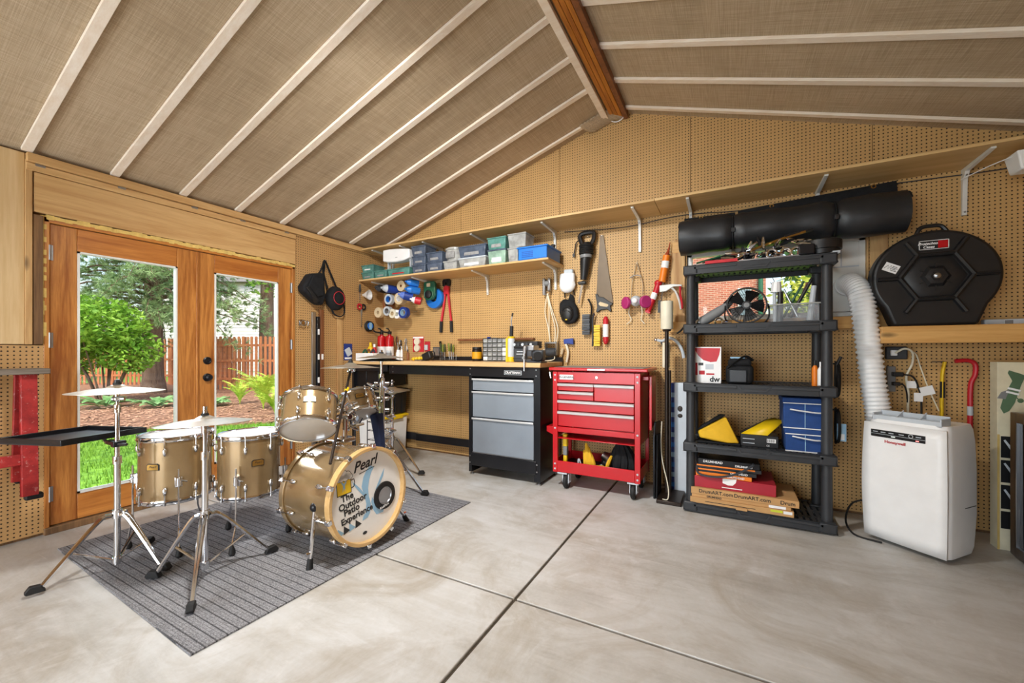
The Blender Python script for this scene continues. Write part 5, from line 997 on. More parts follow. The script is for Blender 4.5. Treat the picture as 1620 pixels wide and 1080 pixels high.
T = thing('reciprocating_saw', 'black reciprocating saw hung blade down with wrapped cord', 'power saw', (2.73,-.07,1.67))
MB().tube(curve([(2.70,-.06,2.24),(2.675,-.06,2.32),(2.70,-.06,2.35),(2.77,-.06,2.355),(2.815,-.06,2.34),(2.81,-.06,2.28),(2.78,-.06,2.23)]),.021,8).build('grip', BLK, T)
MB().tube(curve([(2.745,-.07,2.25),(2.75,-.075,2.17),(2.735,-.075,2.08),(2.725,-.07,1.98),(2.715,-.07,1.90)],5),[.045,.05,.053,.055,.056,.055,.054,.053,.052,.051,.05,.048,.046,.044,.042,.04,.038,.036,.034,.032,.03],14).build('body', BLK, T)
for k in range(5): MB().tor((2.745,-.075,2.15+.018*k),.064-.003*(k%2),.009,'z',22,6).build('cord_wrap', BLKS, T)
MB().lathe([(.0535,0),(.0585,.002),(.0585,.03),(.0535,.032)],18,Matrix.Translation((2.742,-.075,2.105)),True).build('grey_band', MIDGREY, T); MB().box(2.665,2.745,-.095,-.05,1.855,1.885).build('shoe', BLK, T, bevel=.008); MB().tube([(2.71,-.07,1.89),(2.70,-.07,1.85)],.012,8).build('chuck', STEEL, T)
MB().prism([(2.69,1.86),(2.715,1.86),(2.675,1.67),(2.66,1.68)],.068,.071,wallM(0,0,0)).build('blade', CHROME, T); MB().tube(curve([(2.69,-.06,2.30),(2.63,-.03,2.28),(2.615,-.03,2.22),(2.605,-.03,2.17)]),.006,6).build('cord', BLKS, T); MB().box(2.595,2.615,-.04,-.02,2.14,2.175).build('plug', BLK, T); peghook(T,2.745,2.325)
T = thing('hand_saw', 'old hand saw with black handle hanging point up', 'hand saw', (2.9,-.02,1.58))
MB().prism([(2.825,1.745),(2.863,2.325),(2.895,2.325),(2.988,1.67),(2.95,1.66)],.012,.0145,wallM(0,0,0)).build('blade', plain('worn_saw_steel',(94,78,58),.45,.3,.2,5), T)
Hs = MB(); ho = [(2.818,1.76),(2.84,1.765),(2.855,1.735),(2.90,1.725),(2.95,1.685),(2.985,1.665),(2.985,1.65),(2.965,1.64),(2.975,1.585),(2.955,1.59),(2.935,1.61),(2.87,1.605),(2.845,1.585),(2.825,1.59),(2.835,1.63),(2.832,1.68)]
Hs.prism(ho[:9]+[(2.955,1.655),(2.90,1.665),(2.862,1.69),(2.85,1.66),(2.855,1.64),(2.90,1.632),(2.955,1.63)]+ho[9:] if False else ho,.008,.026,wallM(0,0,0)).build('handle', BLK, T, bevel=.004); MB().prism([(2.85,1.665),(2.865,1.685),(2.945,1.655),(2.945,1.64),(2.93,1.632),(2.865,1.645)],.026,.0275,wallM(0,0,0)).build('hand_hole', TAN, T); peghook(T,2.88,2.318)
def brush(label, pts, bx, bz0, bz1, w, mat, grip, dy=-.04, side=-1):
    T = thing('brush', label, 'brush', (pts[-1][0],-.02,pts[-1][1])); MB().tube(curve([(x,dy,z) for x,z in pts]),.0125,8,flat=.7).build('handle', grip, T)
    n = 9
    for k in range(n):
        z = bz0+(bz1-bz0)*k/(n-1); MB().box(min(bx,bx+side*w),max(bx,bx+side*w),dy-.014,dy+.014,z-.010,z+.009).build('bristle_row', mat, T, jit=.002)
    peghook(T,pts[0][0],pts[0][1]-.02); return T
brush('black bristled bench brush with curved handle', [(2.755,1.715),(2.785,1.64),(2.782,1.52),(2.775,1.40)], 2.77,1.38,1.56,.075,DKGREY,BLK)
brush('yellow bristled scrub brush hanging lowest on the wall', [(2.815,1.575),(2.80,1.50),(2.805,1.38),(2.80,1.26)], 2.815,1.27,1.45,.06,YEL,DKGREY,-.05,1)
T = thing('sealant_tube', 'red sealant tube with white label hung on the wall', 'tube', (2.925,-.04,1.285)); MB().cyl((2.925,-.04,1.30),(2.925,-.04,1.515),.026,n=16).build('body', REDPL, T); MB().lathe([(.0262,.045),(.027,.045),(.027,.165),(.0262,.165)],18,Matrix.Translation((2.925,-.04,1.30)),True).build('paper_label', WHT, T)
for z in (1.292,1.523): MB().ell((2.925,-.04,z),(.02,.02,.018)).build('cap', REDPL, T)
peghook(T,2.925,1.52)
T = thing('respirator', 'white half mask respirator with two magenta filters', 'respirator', (3.21,-.08,1.58)); MB().ell((3.212,-.075,1.665),(.052,.06,.05)).build('mask', WHTG, T); MB().ell((3.212,-.13,1.662),(.026,.02,.026)).build('valve', WHT, T)
for s_ in (-1,1):
    M_ = frame((3.215+s_*.085,-.105,1.65),(0,0,1),(-.72,-.69*s_,0)) ; f = MB().lathe([(0,-.016),(.05,-.016),(.056,-.008),(.056,.012),(.05,.018),(0,.02)],20,M_ @ Matrix.Rotation(0,4,'X')).build('filter', MAG, T); MB().cyl((3.215+s_*.03,-.09,1.66),(3.215+s_*.075,-.10,1.652),.02).build('port', WHT, T)
MB().tube(curve([(3.165,-.05,1.69),(3.165,-.025,1.82),(3.185,-.02,1.93),(3.21,-.02,2.02),(3.235,-.02,1.93),(3.262,-.025,1.82),(3.26,-.05,1.69)]),.009,6,flat=.35).build('head_strap', CREAM, T); MB().tube(curve([(3.15,-.03,1.89),(3.2,-.045,1.905),(3.25,-.03,1.895)]),.010,6,flat=.4).build('cross_strap', WHTG, T)
for s_ in (-1,1): MB().tube(curve([(3.205+s_*.05,-.06,1.62),(3.20+s_*.06,-.04,1.56),(3.205+s_*.045,-.03,1.50),(3.2+s_*.08,-.03,1.46)]),.004,5).build('tail_strap', CREAM, T)
peghook(T,3.21,2.025)
T = thing('caulk_gun', 'white caulking gun loaded with an orange cartridge', 'caulk gun', (3.46,-.07,1.5)); MB().tube([(3.435,-.07,1.82),(3.475,-.07,2.05)],.031,16).build('cartridge', ORG, T); MB().tube([(3.456,-.07,1.94),(3.466,-.07,2.0)],.0325,16).build('paper_label', WHT, T); MB().tube([(3.476,-.07,2.05),(3.484,-.07,2.08),(3.492,-.06,2.115),(3.5,-.06,2.165)],[.022,.012,.007,.003],10).build('nozzle', plain('rust_tip',(170,70,34),.5), T)
MB().prism([(3.415,1.79),(3.52,1.795),(3.60,1.785),(3.60,1.77),(3.53,1.77),(3.47,1.735),(3.415,1.73)],.055,.085,wallM(0,0,0)).build('frame', WPAINT, T, bevel=.005); MB().tube([(3.445,-.07,1.82),(3.42,-.07,1.50)],.006,8).build('push_rod', STEEL, T)
MB().tube(curve([(3.50,-.07,1.775),(3.545,-.07,1.73),(3.575,-.07,1.65),(3.59,-.07,1.57)]),.009,8).build('trigger', WPAINT, T); MB().tube(curve([(3.585,-.07,1.78),(3.585,-.07,1.70),(3.60,-.07,1.62),(3.598,-.07,1.575)]),.009,8).build('grip', REDPL, T); MB().prism([(3.40,1.55),(3.43,1.55),(3.425,1.66),(3.405,1.66)],.06,.08,wallM(0,0,0)).build('rod_stop', BLK, T); peghook(T,3.47,1.80)
T = thing('caulk_tube', 'red caulk tube with white band hung beside the gun', 'tube', (3.35,-.07,1.54)); MB().tube([(3.40,-.06,1.80),(3.385,-.06,1.75),(3.31,-.06,1.56)],.026,14).build('body', REDPL, T); MB().tube([(3.375,-.06,1.73),(3.355,-.06,1.675)],.0275,14).build('paper_label', WHT, T); MB().ell((3.402,-.06,1.815),(.034,.03,.03)).build('cap', REDPL, T); MB().prism([(3.295,1.56),(3.33,1.545),(3.34,1.555),(3.30,1.575)],.03,.09,wallM(0,0,0)).build('end', REDPL, T); peghook(T,3.39,1.77)
# ------------------------------------------------------------------ lamp stand, boxes leaning by the wall
T = thing('candle_lamp', 'dark bronze lamp stand with cream candle sleeves', 'floor lamp', (3.50,-.31,0)); MB().box(3.445,3.63,-.47,-.15,0,.03).build('base', BRONZE, T, bevel=.006); MB().cyl((3.497,-.25,.03),(3.497,-.25,1.39),.016,n=14).build('pole', BRONZE, T); MB().cyl((3.52,-.24,.03),(3.52,-.24,1.05),.012,n=12).build('second_rod', BRONZE, T)
MB().lathe([(.0,.0),(.045,.0),(.05,.01),(.05,.23),(.046,.235),(0,.235)],20,Matrix.Translation((3.498,-.25,1.392))).build('candle_sleeve', CREAM, T); MB().lathe([(0,0),(.03,0),(.036,.015),(.02,.02),(0,.02)],14,Matrix.Translation((3.498,-.25,1.375))).build('drip_cup', BRONZE, T)
MB().lathe([(.0,.0),(.028,.0),(.03,.01),(.03,.21),(0,.215)],16,Matrix.Translation((3.485,-.2,1.07))).build('short_sleeve', CREAM, T); MB().tube(curve([(3.46,-.26,.62),(3.455,-.27,.45),(3.47,-.30,.3),(3.52,-.36,.12),(3.53,-.44,.04),(3.49,-.45,.034)]),.004,6).build('cord', CREAM, T)
T = thing('c_clamp', 'grey curved spring clamp arm behind the lamp pole', 'clamp', (3.5,-.08,1.14)); MB().tube(curve([(3.39,-.08,1.31),(3.44,-.085,1.30),(3.50,-.09,1.325),(3.56,-.09,1.29),(3.60,-.09,1.22),(3.615,-.09,1.15)]),.013,8).build('arm', WHTG, T); MB().ell((3.385,-.08,1.31),(.02,.016,.016)).build('knob', CHROME, T); MB().tube(curve([(3.43,-.085,1.3),(3.445,-.09,1.26),(3.47,-.09,1.29)]),.008,6).build('jaw', DKGREY, T); peghook(T,3.5,1.315,-.085)
T = thing('long_carton', 'tall blue and white carton leaning on the pegboard', 'box', (3.57,-.1,.0)); MB().box(3.52,3.545,-.14,-.03,.0,.935).build('blue_side', BLUED, T); pb_ = MB().box(3.545,3.64,-.14,-.03,.0,.94).build('printed_side', WHTG, T, bevel=.002)
for z,w_ in ((.72,.05),(.66,.035)): MB().ell((3.59,-.141,z),(.02,.002,w_*.5)).build('print', BRONZE, pb_)
for k in range(10): MB().box(3.519,3.546,-.1415,-.14,.05+.085*k,.09+.085*k).build('blue_print', LBLUE if k%2 else BLUE, T)
T = thing('portfolio', 'black flat portfolio case leaning behind the tool cart', 'case', (3.40,-.25,0)); MB().prism([(-.40,.0),(-.12,.0),(-.10,.60),(-.36,.62),(-.41,.5)],.0,.016,frame((3.408,.02,0),(0,1,0),(0,0,1))).build('panel', BLKM, T, bevel=.006); MB().prism([(-.37,.0),(-.14,.0),(-.14,.50),(-.35,.52)],.02,.036,frame((3.405,.0,0),(0,1,0),(0,0,1))).build('second_panel', BLKF, T, bevel=.006)
# ------------------------------------------------------------------ things on the shelving unit
T = thing('practice_pad', 'round black drum pad on the top shelf', 'drum pad', (4.5,-.42,1.842)); MB().lathe([(0,0),(.085,0),(.10,.01),(.102,.04),(.112,.042),(.112,.10),(.10,.108),(0,.108)],28,Matrix.Translation((4.515,-.40,1.853))).build('pad', BLK, T); MB().box(4.37,4.46,-.53,-.46,1.856,1.925).build('bracket', BLKM, T, bevel=.006); MB().box(4.53,4.60,-.49,-.44,1.853,1.87).build('foot', WHTG, T)
T = thing('clamp_set', 'tangle of chrome percussion clamps on the top shelf', 'drum hardware', (4.25,-.46,1.842))
random.seed(11)
for k in range(34):
    x = 3.98+.40*random.random(); y = -.52+.14*random.random(); z = 1.87+.12*random.random()*(x-3.85)/.45; d = Vector((random.uniform(-1,1),random.uniform(-.5,.5),random.uniform(-.3,.6))).normalized()*.09
    MB().tube([Vector((x,y,z)),Vector((x,y,z))+d*.5,Vector((x,y,z))+d],[.009,.014,.007],7).build('clamp_piece', CHROME if k%4 else BLKM, T)
MB().tube(curve([(4.02,-.47,1.91),(4.16,-.46,1.955),(4.30,-.45,2.0),(4.42,-.44,2.03)]),.009,7).build('long_rod', GOLDM, T); MB().tube([(4.30,-.45,2.01),(4.46,-.43,2.04)],.011,7).build('rod_end', BLK, T)
for x in (4.22,4.30,4.36): MB().tor((x,-.51,1.885),.03,.007,'y',18,6).build('ring', CHROME, T)
MB().box(4.02,4.38,-.52,-.36,1.853,1.862).build('plate', STEEL, T)
T = thing('plastic_pouch', 'flat clear bag with red edge lying on the top shelf', 'pouch', (3.95,-.38,1.842)); MB().box(3.72,4.01,-.52,-.30,1.853,1.862).build('sleeve', CLRBIN, T, bevel=.004); MB().box(3.80,4.01,-.53,-.515,1.853,1.875).build('red_edge', REDPL, T); 
for k in range(6): MB().tube([(3.74+.04*k,-.50+.03*k,1.87),(3.90+.05*k,-.48+.02*k,1.91+.012*k)],.007,6).build('stick', BLK if k%2 else GREEN, T)
T = thing('desk_fan', 'small round black fan on the second shelf', 'fan', (4.085,-.36,1.402)); FM = wallM(4.07,-.40,1.545) @ Matrix.Scale(1.14,4)
MB().lathe([(.108,-.02),(.116,-.02),(.118,.0),(.116,.02),(.108,.02)],36,FM,True).build('ring', BLK, T)
for k in range(40):
    a = 2*PI*k/40; MB().tube([FM@Vector((.026*math.cos(a),.026*math.sin(a),.02)),FM@Vector((.07*math.cos(a+.22),.07*math.sin(a+.22),.026)),FM@Vector((.11*math.cos(a+.3),.11*math.sin(a+.3),.016))],.0017,4).build('grille_wire', BLK, T)
MB().tor((4.07,-.427,1.545),.08,.0017,'y',28,4).build('grille_ring', BLK, T); MB().lathe([(0,.018),(.028,.018),(.026,.028),(0,.03)],18,FM).build('grille_cap', BLK, T); MB().lathe([(0,.0292),(.017,.0292),(.015,.031),(0,.0315)],16,FM).build('cap_disc', MIDGREY, T)
hb = MB().lathe([(0,-.02),(.024,-.02),(.024,.008),(0,.01)],14,FM).build('hub', BLK, T)
for k in range(7): MB().add([(.02,-.012,-.012),(.095,-.05,-.016),(.10,.0,.0),(.09,.035,.008),(.02,.014,.004)],[(0,1,2,3,4)],FM @ Matrix.Rotation(2*PI*k/5,4,'Z')).build('blade', BLK, hb)
for s_ in (-1,1): MB().tube(curve([(4.07+s_*.138,-.40,1.55),(4.07+s_*.14,-.40,1.46),(4.07+s_*.11,-.38,1.41)]),.006,6).build('stand_arm', BLK, T)
MB().tube([(3.975,-.38,1.41),(4.195,-.38,1.41)],.007,6).build('stand_bar', BLK, T)
T = thing('handheld_vacuum', 'grey handheld vacuum leaning at the left of the second shelf', 'vacuum', (3.84,-.38,1.402)); MB().tube(curve([(3.755,-.40,1.425),(3.85,-.38,1.485),(3.93,-.37,1.545),(3.985,-.36,1.60)],5),[.03,.034,.037,.038,.038,.038,.037,.035,.033,.030,.028,.026,.024,.022,.02,.016],12).build('body', MIDGREY, T); MB().tube(curve([(3.93,-.37,1.56),(3.975,-.36,1.60),(3.99,-.36,1.625)],4),[.02,.022,.023,.023,.022,.021,.02,.018,.014],10).build('grip', BLK, T); MB().ell((3.755,-.40,1.43),(.03,.028,.026)).build('nozzle', STEEL, T)
T = thing('chrome_clamp', 'chrome clamp lying in front of the fan', 'drum hardware', (3.90,-.44,1.402)); MB().tor((3.89,-.45,1.43),.025,.008,'y',16,6).build('ring', CHROME, T); MB().tube([(3.91,-.45,1.42),(3.97,-.44,1.415)],.010,8).build('rod', CHROME, T)
T = thing('clear_tub', 'clear plastic tub of brushes on the second shelf', 'tub', (4.35,-.37,1.402)); tubm = clear_plastic('hazy_clear_tub',(214,222,230),.2)
for bx in ((4.215,4.495,-.455,-.451),(4.215,4.495,-.30,-.296),(4.215,4.219,-.455,-.30),(4.491,4.495,-.455,-.30)): MB().box(*bx,1.403,1.535).build('wall', tubm, T)
MB().box(4.215,4.495,-.455,-.30,1.402,1.406).build('base', tubm, T)
for bx in ((4.205,4.505,-.465,-.45),(4.205,4.505,-.30,-.285)): MB().box(*bx,1.53,1.54).build('rim', CLRBIN, T, bevel=.003)
for p,q,r_,m_ in (((4.25,-.38,1.41),(4.245,-.38,1.66),.014,WHTG),((4.255,-.38,1.63),(4.258,-.38,1.705),.036,WHT),((4.275,-.40,1.41),(4.28,-.40,1.63),.022,BLK),((4.38,-.4,1.45),(4.30,-.39,1.65),.008,STEEL),((4.34,-.38,1.45),(4.47,-.37,1.72),.013,BLK),((4.36,-.37,1.45),(4.44,-.37,1.69),.008,BROWN),((4.30,-.37,1.45),(4.42,-.37,1.70),.009,GREEN),((4.45,-.4,1.42),(4.475,-.39,1.66),.02,WHTG)): MB().cyl(p,q,r_,r_*.8,10).build('brush_handle', m_, T)
T = thing('product_box', 'white box with red curved panel on the third shelf', 'box', (3.815,-.38,.9645)); MB().box(3.722,3.905,-.43,-.30,.9645,1.24).build('carton', WHT, T, bevel=.002)
PM = wallM(3.8135,-.4305,1.10)
MB().prism([(-.09,.135),(.085,.13),(.078,.08),(.06,.03),(.02,.025),(-.03,.04),(-.065,.075),(-.085,.11)],0,.001,PM).build('red_panel', REDPL, T); MB().box(-.085,-.07,-.075,.02,0,.001,PM).box(-.06,-.02,-.07,-.04,0,.001,PM).box(-.01,.045,-.072,-.06,0,.001,PM).build('red_print', PINK, T); MB().box(-.065,-.03,.0,.02,0,.001,PM).build('photo_print', BLK, T); MB().box(-.015,.04,-.03,.01,0,.001,PM).build('grey_print', WHTG, T)
text('dw', .055, BLK, T, PM @ Matrix.Translation((.047,-.105,.0012)), local=False, bold=.0018)
T = thing('camera_bag', 'small black padded bag next to the white and red box', 'bag', (4.02,-.38,.9645)); MB().taper(3.935,4.115,-.45,-.31,.9645,1.11,1.0).build('body', BLKF, T, bevel=.035, seg=4); MB().taper(3.955,4.095,-.45,-.33,1.10,1.155,1.15).build('top_flap', BLKF, T, bevel=.02); MB().box(3.96,4.07,-.462,-.45,.98,1.07).build('front_pocket', DKGREY, T, bevel=.02); MB().tube(curve([(3.95,-.44,1.08),(4.0,-.46,1.13),(4.06,-.44,1.17),(4.11,-.40,1.14)]),.014,6,flat=.4).build('strap', BLKS, T); MB().box(3.965,4.06,-.43,-.36,1.155,1.165).build('blue_lining', LBLUE, T)
for lab,x,y,h_,m_,c_ in (('white spray bottle at the right of the third shelf',4.505,-.44,.17,WHT,WHT),('black spray bottle with orange band on the third shelf',4.485,-.36,.18,ORG,BLK),('clear bottle with green neck on the third shelf',4.535,-.40,.19,WHTG,GREEN)): bottle(lab,x,y,.9645,.019,h_,m_,c_,'spray_bottle','bottle',.45)
T = thing('cloth_bag', 'folded yellow and black cloth bag on the fourth shelf', 'bag', (3.88,-.36,.514)); 
MB().add([(3.745,-.46,.60),(3.75,-.30,.60),(3.90,-.30,.70),(3.94,-.36,.71),(4.025,-.45,.53),(4.02,-.30,.53),(3.76,-.46,.55),(3.86,-.48,.545),(3.95,-.48,.53),(3.85,-.46,.615),(3.94,-.46,.60),(3.76,-.30,.55)],[(0,1,2,3),(0,3,10,9),(3,4,10),(9,10,8,7),(0,9,7,6),(10,4,8),(3,2,5,4),(1,0,6,11),(1,11,5,2),(6,7,8,4,5,11)]).build('yellow_cloth', YELF, T, bevel=.012, seg=3); MB().add([(3.75,-.455,.607),(3.76,-.31,.61),(3.90,-.305,.712),(3.93,-.36,.718)],[(0,1,2,3)]).build('black_side', BLKF, T).modifiers.new('thick','SOLIDIFY').thickness = .01; MB().box(3.74,4.03,-.47,-.28,.515,.53).build('black_base', BLKF, T, bevel=.006)
T = thing('carton', 'black carton with angled yellow flap on the fourth shelf', 'box', (4.15,-.36,.514)); MB().box(4.032,4.265,-.43,-.28,.515,.60).build('carton', BLK, T, bevel=.002); MB().add([(4.035,-.431,.602),(4.20,-.431,.602),(4.262,-.40,.665),(4.305,-.34,.70),(4.25,-.30,.715),(4.21,-.30,.70)],[(0,1,2,3,4,5)]).build('yellow_flap', YEL, T).modifiers.new('thick','SOLIDIFY').thickness = .004; MB().add([(4.035,-.30,.602),(4.035,-.425,.606),(4.21,-.30,.71)],[(0,1,2)]).build('side_flap', BLK, T).modifiers.new('thick','SOLIDIFY').thickness = .004
cm = wallM(4.15,-.4305,.555); MB().box(.045,.10,-.002,.025,0,.001,cm).build('barcode_label', WHT, T)
bc = MB()
for k in range(12): bc.box(.048+.004*k,.0495+.004*k+.001*(k%3==0),.002,.022,.001,.0015,cm)
bc.build('barcode', BLK, T); text('CE', .017, WHT, T, cm @ Matrix.Translation((.052,-.025,.001)), local=False)
for k in range(2): MB().box(-.105,-.03,.012-.03*k,.017-.03*k,0,.001,cm).build('print_line', WHTG, T)
for lab,z0,z1 in (('lower navy fabric bin with white trim on the fourth shelf',.515,.672),('upper navy fabric bin stacked on its twin',.674,.885)):
    x0,x1 = (4.305,4.53) if z0 < .6 else (4.292,4.54); T = thing('fabric_bin', lab, 'fabric bin', (4.42,-.36,z0), group='navy fabric bins'); MB().box(x0,x1,-.455,-.20,z0,z1-.03).build('body', BLUEF, T, bevel=.008); MB().box(x0-.006,x1+.006,-.461,-.195,z1-.036,z1).build('lid', BLUEF, T, bevel=.006)
    for z in (z0+.003,z1-.037): MB().box(x0-.002,x1+.002,-.4625,-.455,z-.003,z+.003).build('white_piping', WHT, T)
    zc = (z0+z1)/2+.015; MB().tube(curve([(x0+.04,-.458,zc+.01),(x0+.08,-.474,zc+.006),(x1-.07,-.474,zc-.004),(x1-.03,-.458,zc-.006)]),.010,6,flat=.5).build('handle', WHT, T); MB().box((x0+x1)/2-.002,(x0+x1)/2+.002,-.4575,-.454,z0,z1-.036).build('seam', LBLUE, T)
def flatbox(label, x0, x1, y0, y1, z0, z1, mat, texts=(), name='drumhead_carton', group='flat cartons on the bottom shelf', rz=0):
    T = thing(name, label, 'box', ((x0+x1)/2,(y0+y1)/2,z0), (0,0,rz), group); ORG_[T.name] = Vector(((x0+x1)/2,(y0+y1)/2,z0)); b = MB().box(x0,x1,y0,y1,z0,z1).build('carton', mat, T, bevel=.002)
    for tx,xx,zz,s_,c_ in texts: text(tx, s_, c_, T, wallM(xx,y0-.0008,zz), local=False, bold=.0006)
    return T
flatbox('bottom plain cardboard carton with a printed strip', 3.70,4.345,-.53,-.15,.0705,.118,CARD,()); 
T = bpy.data.objects['drumhead_carton']; MB().box(3.80,4.12,-.5312,-.53,.094,.098).build('print_line', BLK, T); MB().box(4.21,4.28,-.5315,-.53,.098,.113).build('yellow_label', plain('lime_label',(210,220,60),.5), T); MB().box(4.285,4.335,-.5315,-.53,.094,.113).build('white_label', WHT, T); MB().box(4.0,4.07,-.545,-.53,.075,.092).build('tuck_flap', CARD, T)
T = flatbox('thin cardboard carton second from the bottom', 3.71,4.33,-.52,-.15,.1185,.142,CARD,(('DRUMHEAD',3.86,.13,.018,BLK),)); MB().box(4.2,4.30,-.5215,-.52,.121,.139).build('white_label', WHT, T)
T = flatbox('cardboard carton printed with a web address in black', 3.705,4.375,-.525,-.14,.1425,.19,CARD,(('DrumART.com',3.87,.167,.036,BLK),('DrumART.com',4.10,.167,.036,BLK),('Drum',4.31,.167,.036,BLK)))
T = flatbox('dark red carton in the middle of the stack', 3.72,4.245,-.50,-.13,.1905,.272,plain('crimson_carton',(168,30,48),.45,0,.06),()); MB().prism([(-.045,.03),(.045,.036),(.04,.01),(.02,-.012),(-.01,-.014),(-.045,-.002)],0,.001,wallM(3.96,-.50,.243)).build('white_emblem', WHT, T); MB().box(3.91,4.04,-.501,-.4995,.206,.212).build('print_line', WHT, T)
T = flatbox('orange and black carton on the dark red one', 3.735,4.10,-.49,-.15,.2725,.302,ORG,(('DRUMHEAD',4.0,.287,.02,WHT),)); T = flatbox('black carton with orange edge, second from the top', 3.735,4.13,-.485,-.15,.3025,.33,BLK,(('DRUMHEAD',4.02,.315,.02,WHT),)); MB().box(3.735,4.0,-.4865,-.485,.318,.328).build('orange_edge', ORG, T)
T = flatbox('orange edged black carton, third from the top', 3.74,4.16,-.48,-.15,.3305,.356,BLK,()); MB().box(3.74,4.12,-.4815,-.48,.345,.355).build('orange_edge', ORG, T)
T = flatbox('glossy black drumhead bag on top of the stack', 3.75,4.15,-.475,-.15,.3565,.40,BLKM,(('DRUMHEAD',3.85,.38,.024,WHT),('DRUMHEAD',4.05,.368,.02,WHT))); MB().tube(curve([(3.74,-.48,.34),(3.76,-.51,.29),(3.88,-.52,.285),(4.0,-.515,.32),(4.1,-.49,.385),(4.11,-.47,.40)]),.008,6).build('strap', DKGREY, T)
def cable_hang(label, x, z0, z1, tagc=None):
    T = thing('hanging_cable', label, 'cable', (x,-.30,z0))
    for k in range(4): MB().tube([(x+.012*math.sin(k),-.30-.012*k+.05*math.cos(t)*(.7+.1*k),(z0+z1)/2+(z1-z0)/2*math.sin(t)*(.95-.06*k)) for t in [2*PI*q/20 for q in range(20)]],.0055,6,True).build('loop', BLKS, T)
    MB().cyl((x-.075,-.30,z1-.02),(x+.012,-.30,z1-.02),.006,n=8).build('hook', BLK, T)
    if tagc: MB().box(x-.002,x+.05,-.34,-.335,z0+.03,z0+.15).build('sleeve_card', tagc, T); MB().box(x+.01,x+.04,-.342,-.34,z0+.04,z0+.08).build('print', WHT, T)
    else: MB().tube([(x,-.33,z1-.03),(x+.02,-.34,z1+.03)],.010,8).build('plug', BLK, T)
cable_hang('black cable loop hung on the right side of the shelving', 4.612,.88,1.14); cable_hang('coiled black cable with blue card sleeve on the shelving side', 4.612,.56,.82,LBLUE)
T = thing('caulk_nozzle_tool', 'black pry tool end poking out left of the second shelf', 'tool', (3.62,-.45,1.33)); MB().tube(curve([(3.60,-.47,1.345),(3.63,-.47,1.37),(3.66,-.45,1.405),(3.72,-.44,1.42)]),.012,8,flat=.6).build('bar', BLK, T)
# ------------------------------------------------------------------ right end: outlets, cords, pry bars, picture box, fridge
T = thing('wall_outlet', 'grey outlet box with plugs under the ledge', 'outlet', (5.0,-.03,1.14)); MB().box(4.945,5.06,-.045,-.002,1.15,1.24).build('box', DKGREY, T, bevel=.008); MB().box(4.965,5.0,-.065,-.045,1.175,1.215).build('white_plug', WHT, T, bevel=.004)
T = thing('outlet_strip', 'lower black outlet with two plugs behind the hose', 'outlet', (4.98,-.03,.92)); MB().box(4.955,5.0,-.03,-.002,.92,1.10).build('plate', MIDGREY, T, bevel=.003); MB().box(4.975,5.03,-.075,-.03,1.03,1.06).build('plug', BLK, T, bevel=.004); MB().box(4.975,5.015,-.07,-.03,.965,.99).build('plug', BLK, T, bevel=.004)
T = thing('extension_cord', 'thick cream power cord curving down behind the air conditioner', 'cord', (5.06,-.06,.6)); MB().tube(curve([(4.985,-.065,1.195),(5.03,-.09,1.225),(5.075,-.07,1.20),(5.08,-.05,1.12),(5.05,-.05,1.03),(5.06,-.05,.92),(5.055,-.06,.78),(5.06,-.08,.6)]),.007,8).build('cable', CREAM, T); MB().box(5.05,5.10,-.058,-.055,.95,1.0).build('warning_tag', WHT, T)
T = thing('extension_cord', 'thin cream power cord with white tag under the ledge', 'cord', (5.15,-.05,.7)); MB().tube(curve([(5.06,-.03,1.22),(5.10,-.04,1.19),(5.125,-.04,1.10),(5.15,-.045,1.0),(5.17,-.05,.93),(5.215,-.05,.80)]),.004,6).build('cable', CREAM, T); MB().box(5.12,5.19,-.062,-.058,.905,.965,Matrix.Translation((5.15,0,.93)) @ Matrix.Rotation(-.3,4,'Y') @ Matrix.Translation((-5.15,0,-.93))).build('warning_tag', WHT, T)
T = thing('extension_cord', 'black power cord from the lower outlet to the air conditioner', 'cord', (5.1,-.06,.6)); MB().tube(curve([(5.03,-.05,1.045),(5.08,-.06,1.03),(5.11,-.055,.96),(5.125,-.055,.85),(5.12,-.07,.6)]),.006,6).build('cable', BLKS, T); MB().box(5.085,5.13,-.066,-.062,.86,.92).build('warning_tag', WHT, T)
T = thing('extension_cord', 'thin black cord looping behind the hose', 'cord', (5.03,-.05,.6)); MB().tube(curve([(5.01,-.05,.978),(5.04,-.055,.96),(5.055,-.055,.86),(5.055,-.06,.7)]),.005,6).build('cable', BLKS, T)
T = thing('extension_cord', 'black cord curled on the floor left of the air conditioner', 'cord', (4.68,-.4,0)); MB().tube(curve([(4.86,-.26,.20),(4.72,-.25,.16),(4.66,-.33,.06),(4.68,-.45,.008),(4.80,-.52,.008)]),.006,8).build('cable', BLKS, T)
T = thing('pry_bar', 'yellow pry bar hanging on the pegboard', 'pry bar', (5.235,-.03,.62)); MB().tube(curve([(5.25,-.03,1.135),(5.238,-.03,1.05),(5.235,-.03,.9),(5.235,-.03,.62)]),.016,8,flat=.6).build('bar', YEL, T); MB().box(5.222,5.248,-.044,-.04,.89,1.0).build('print', BLK, T); MB().tube([(5.19,-.02,1.135),(5.25,-.03,1.135)],.004,6).build('peg_hook', STEEL, T)
T = thing('pry_bar', 'red crowbar with hooked end hanging on the pegboard', 'pry bar', (5.38,-.03,.62)); MB().tube(curve([(5.30,-.03,1.14),(5.36,-.03,1.145),(5.395,-.03,1.12),(5.395,-.03,1.05),(5.375,-.03,.98),(5.372,-.03,.8),(5.372,-.03,.62)],5),.0135,10).build('bar', REDPL, T); MB().cyl((5.372,-.03,.78),(5.372,-.03,.84),.0145,n=12).build('label_band', WHTG, T); peghook(T,5.36,1.13)
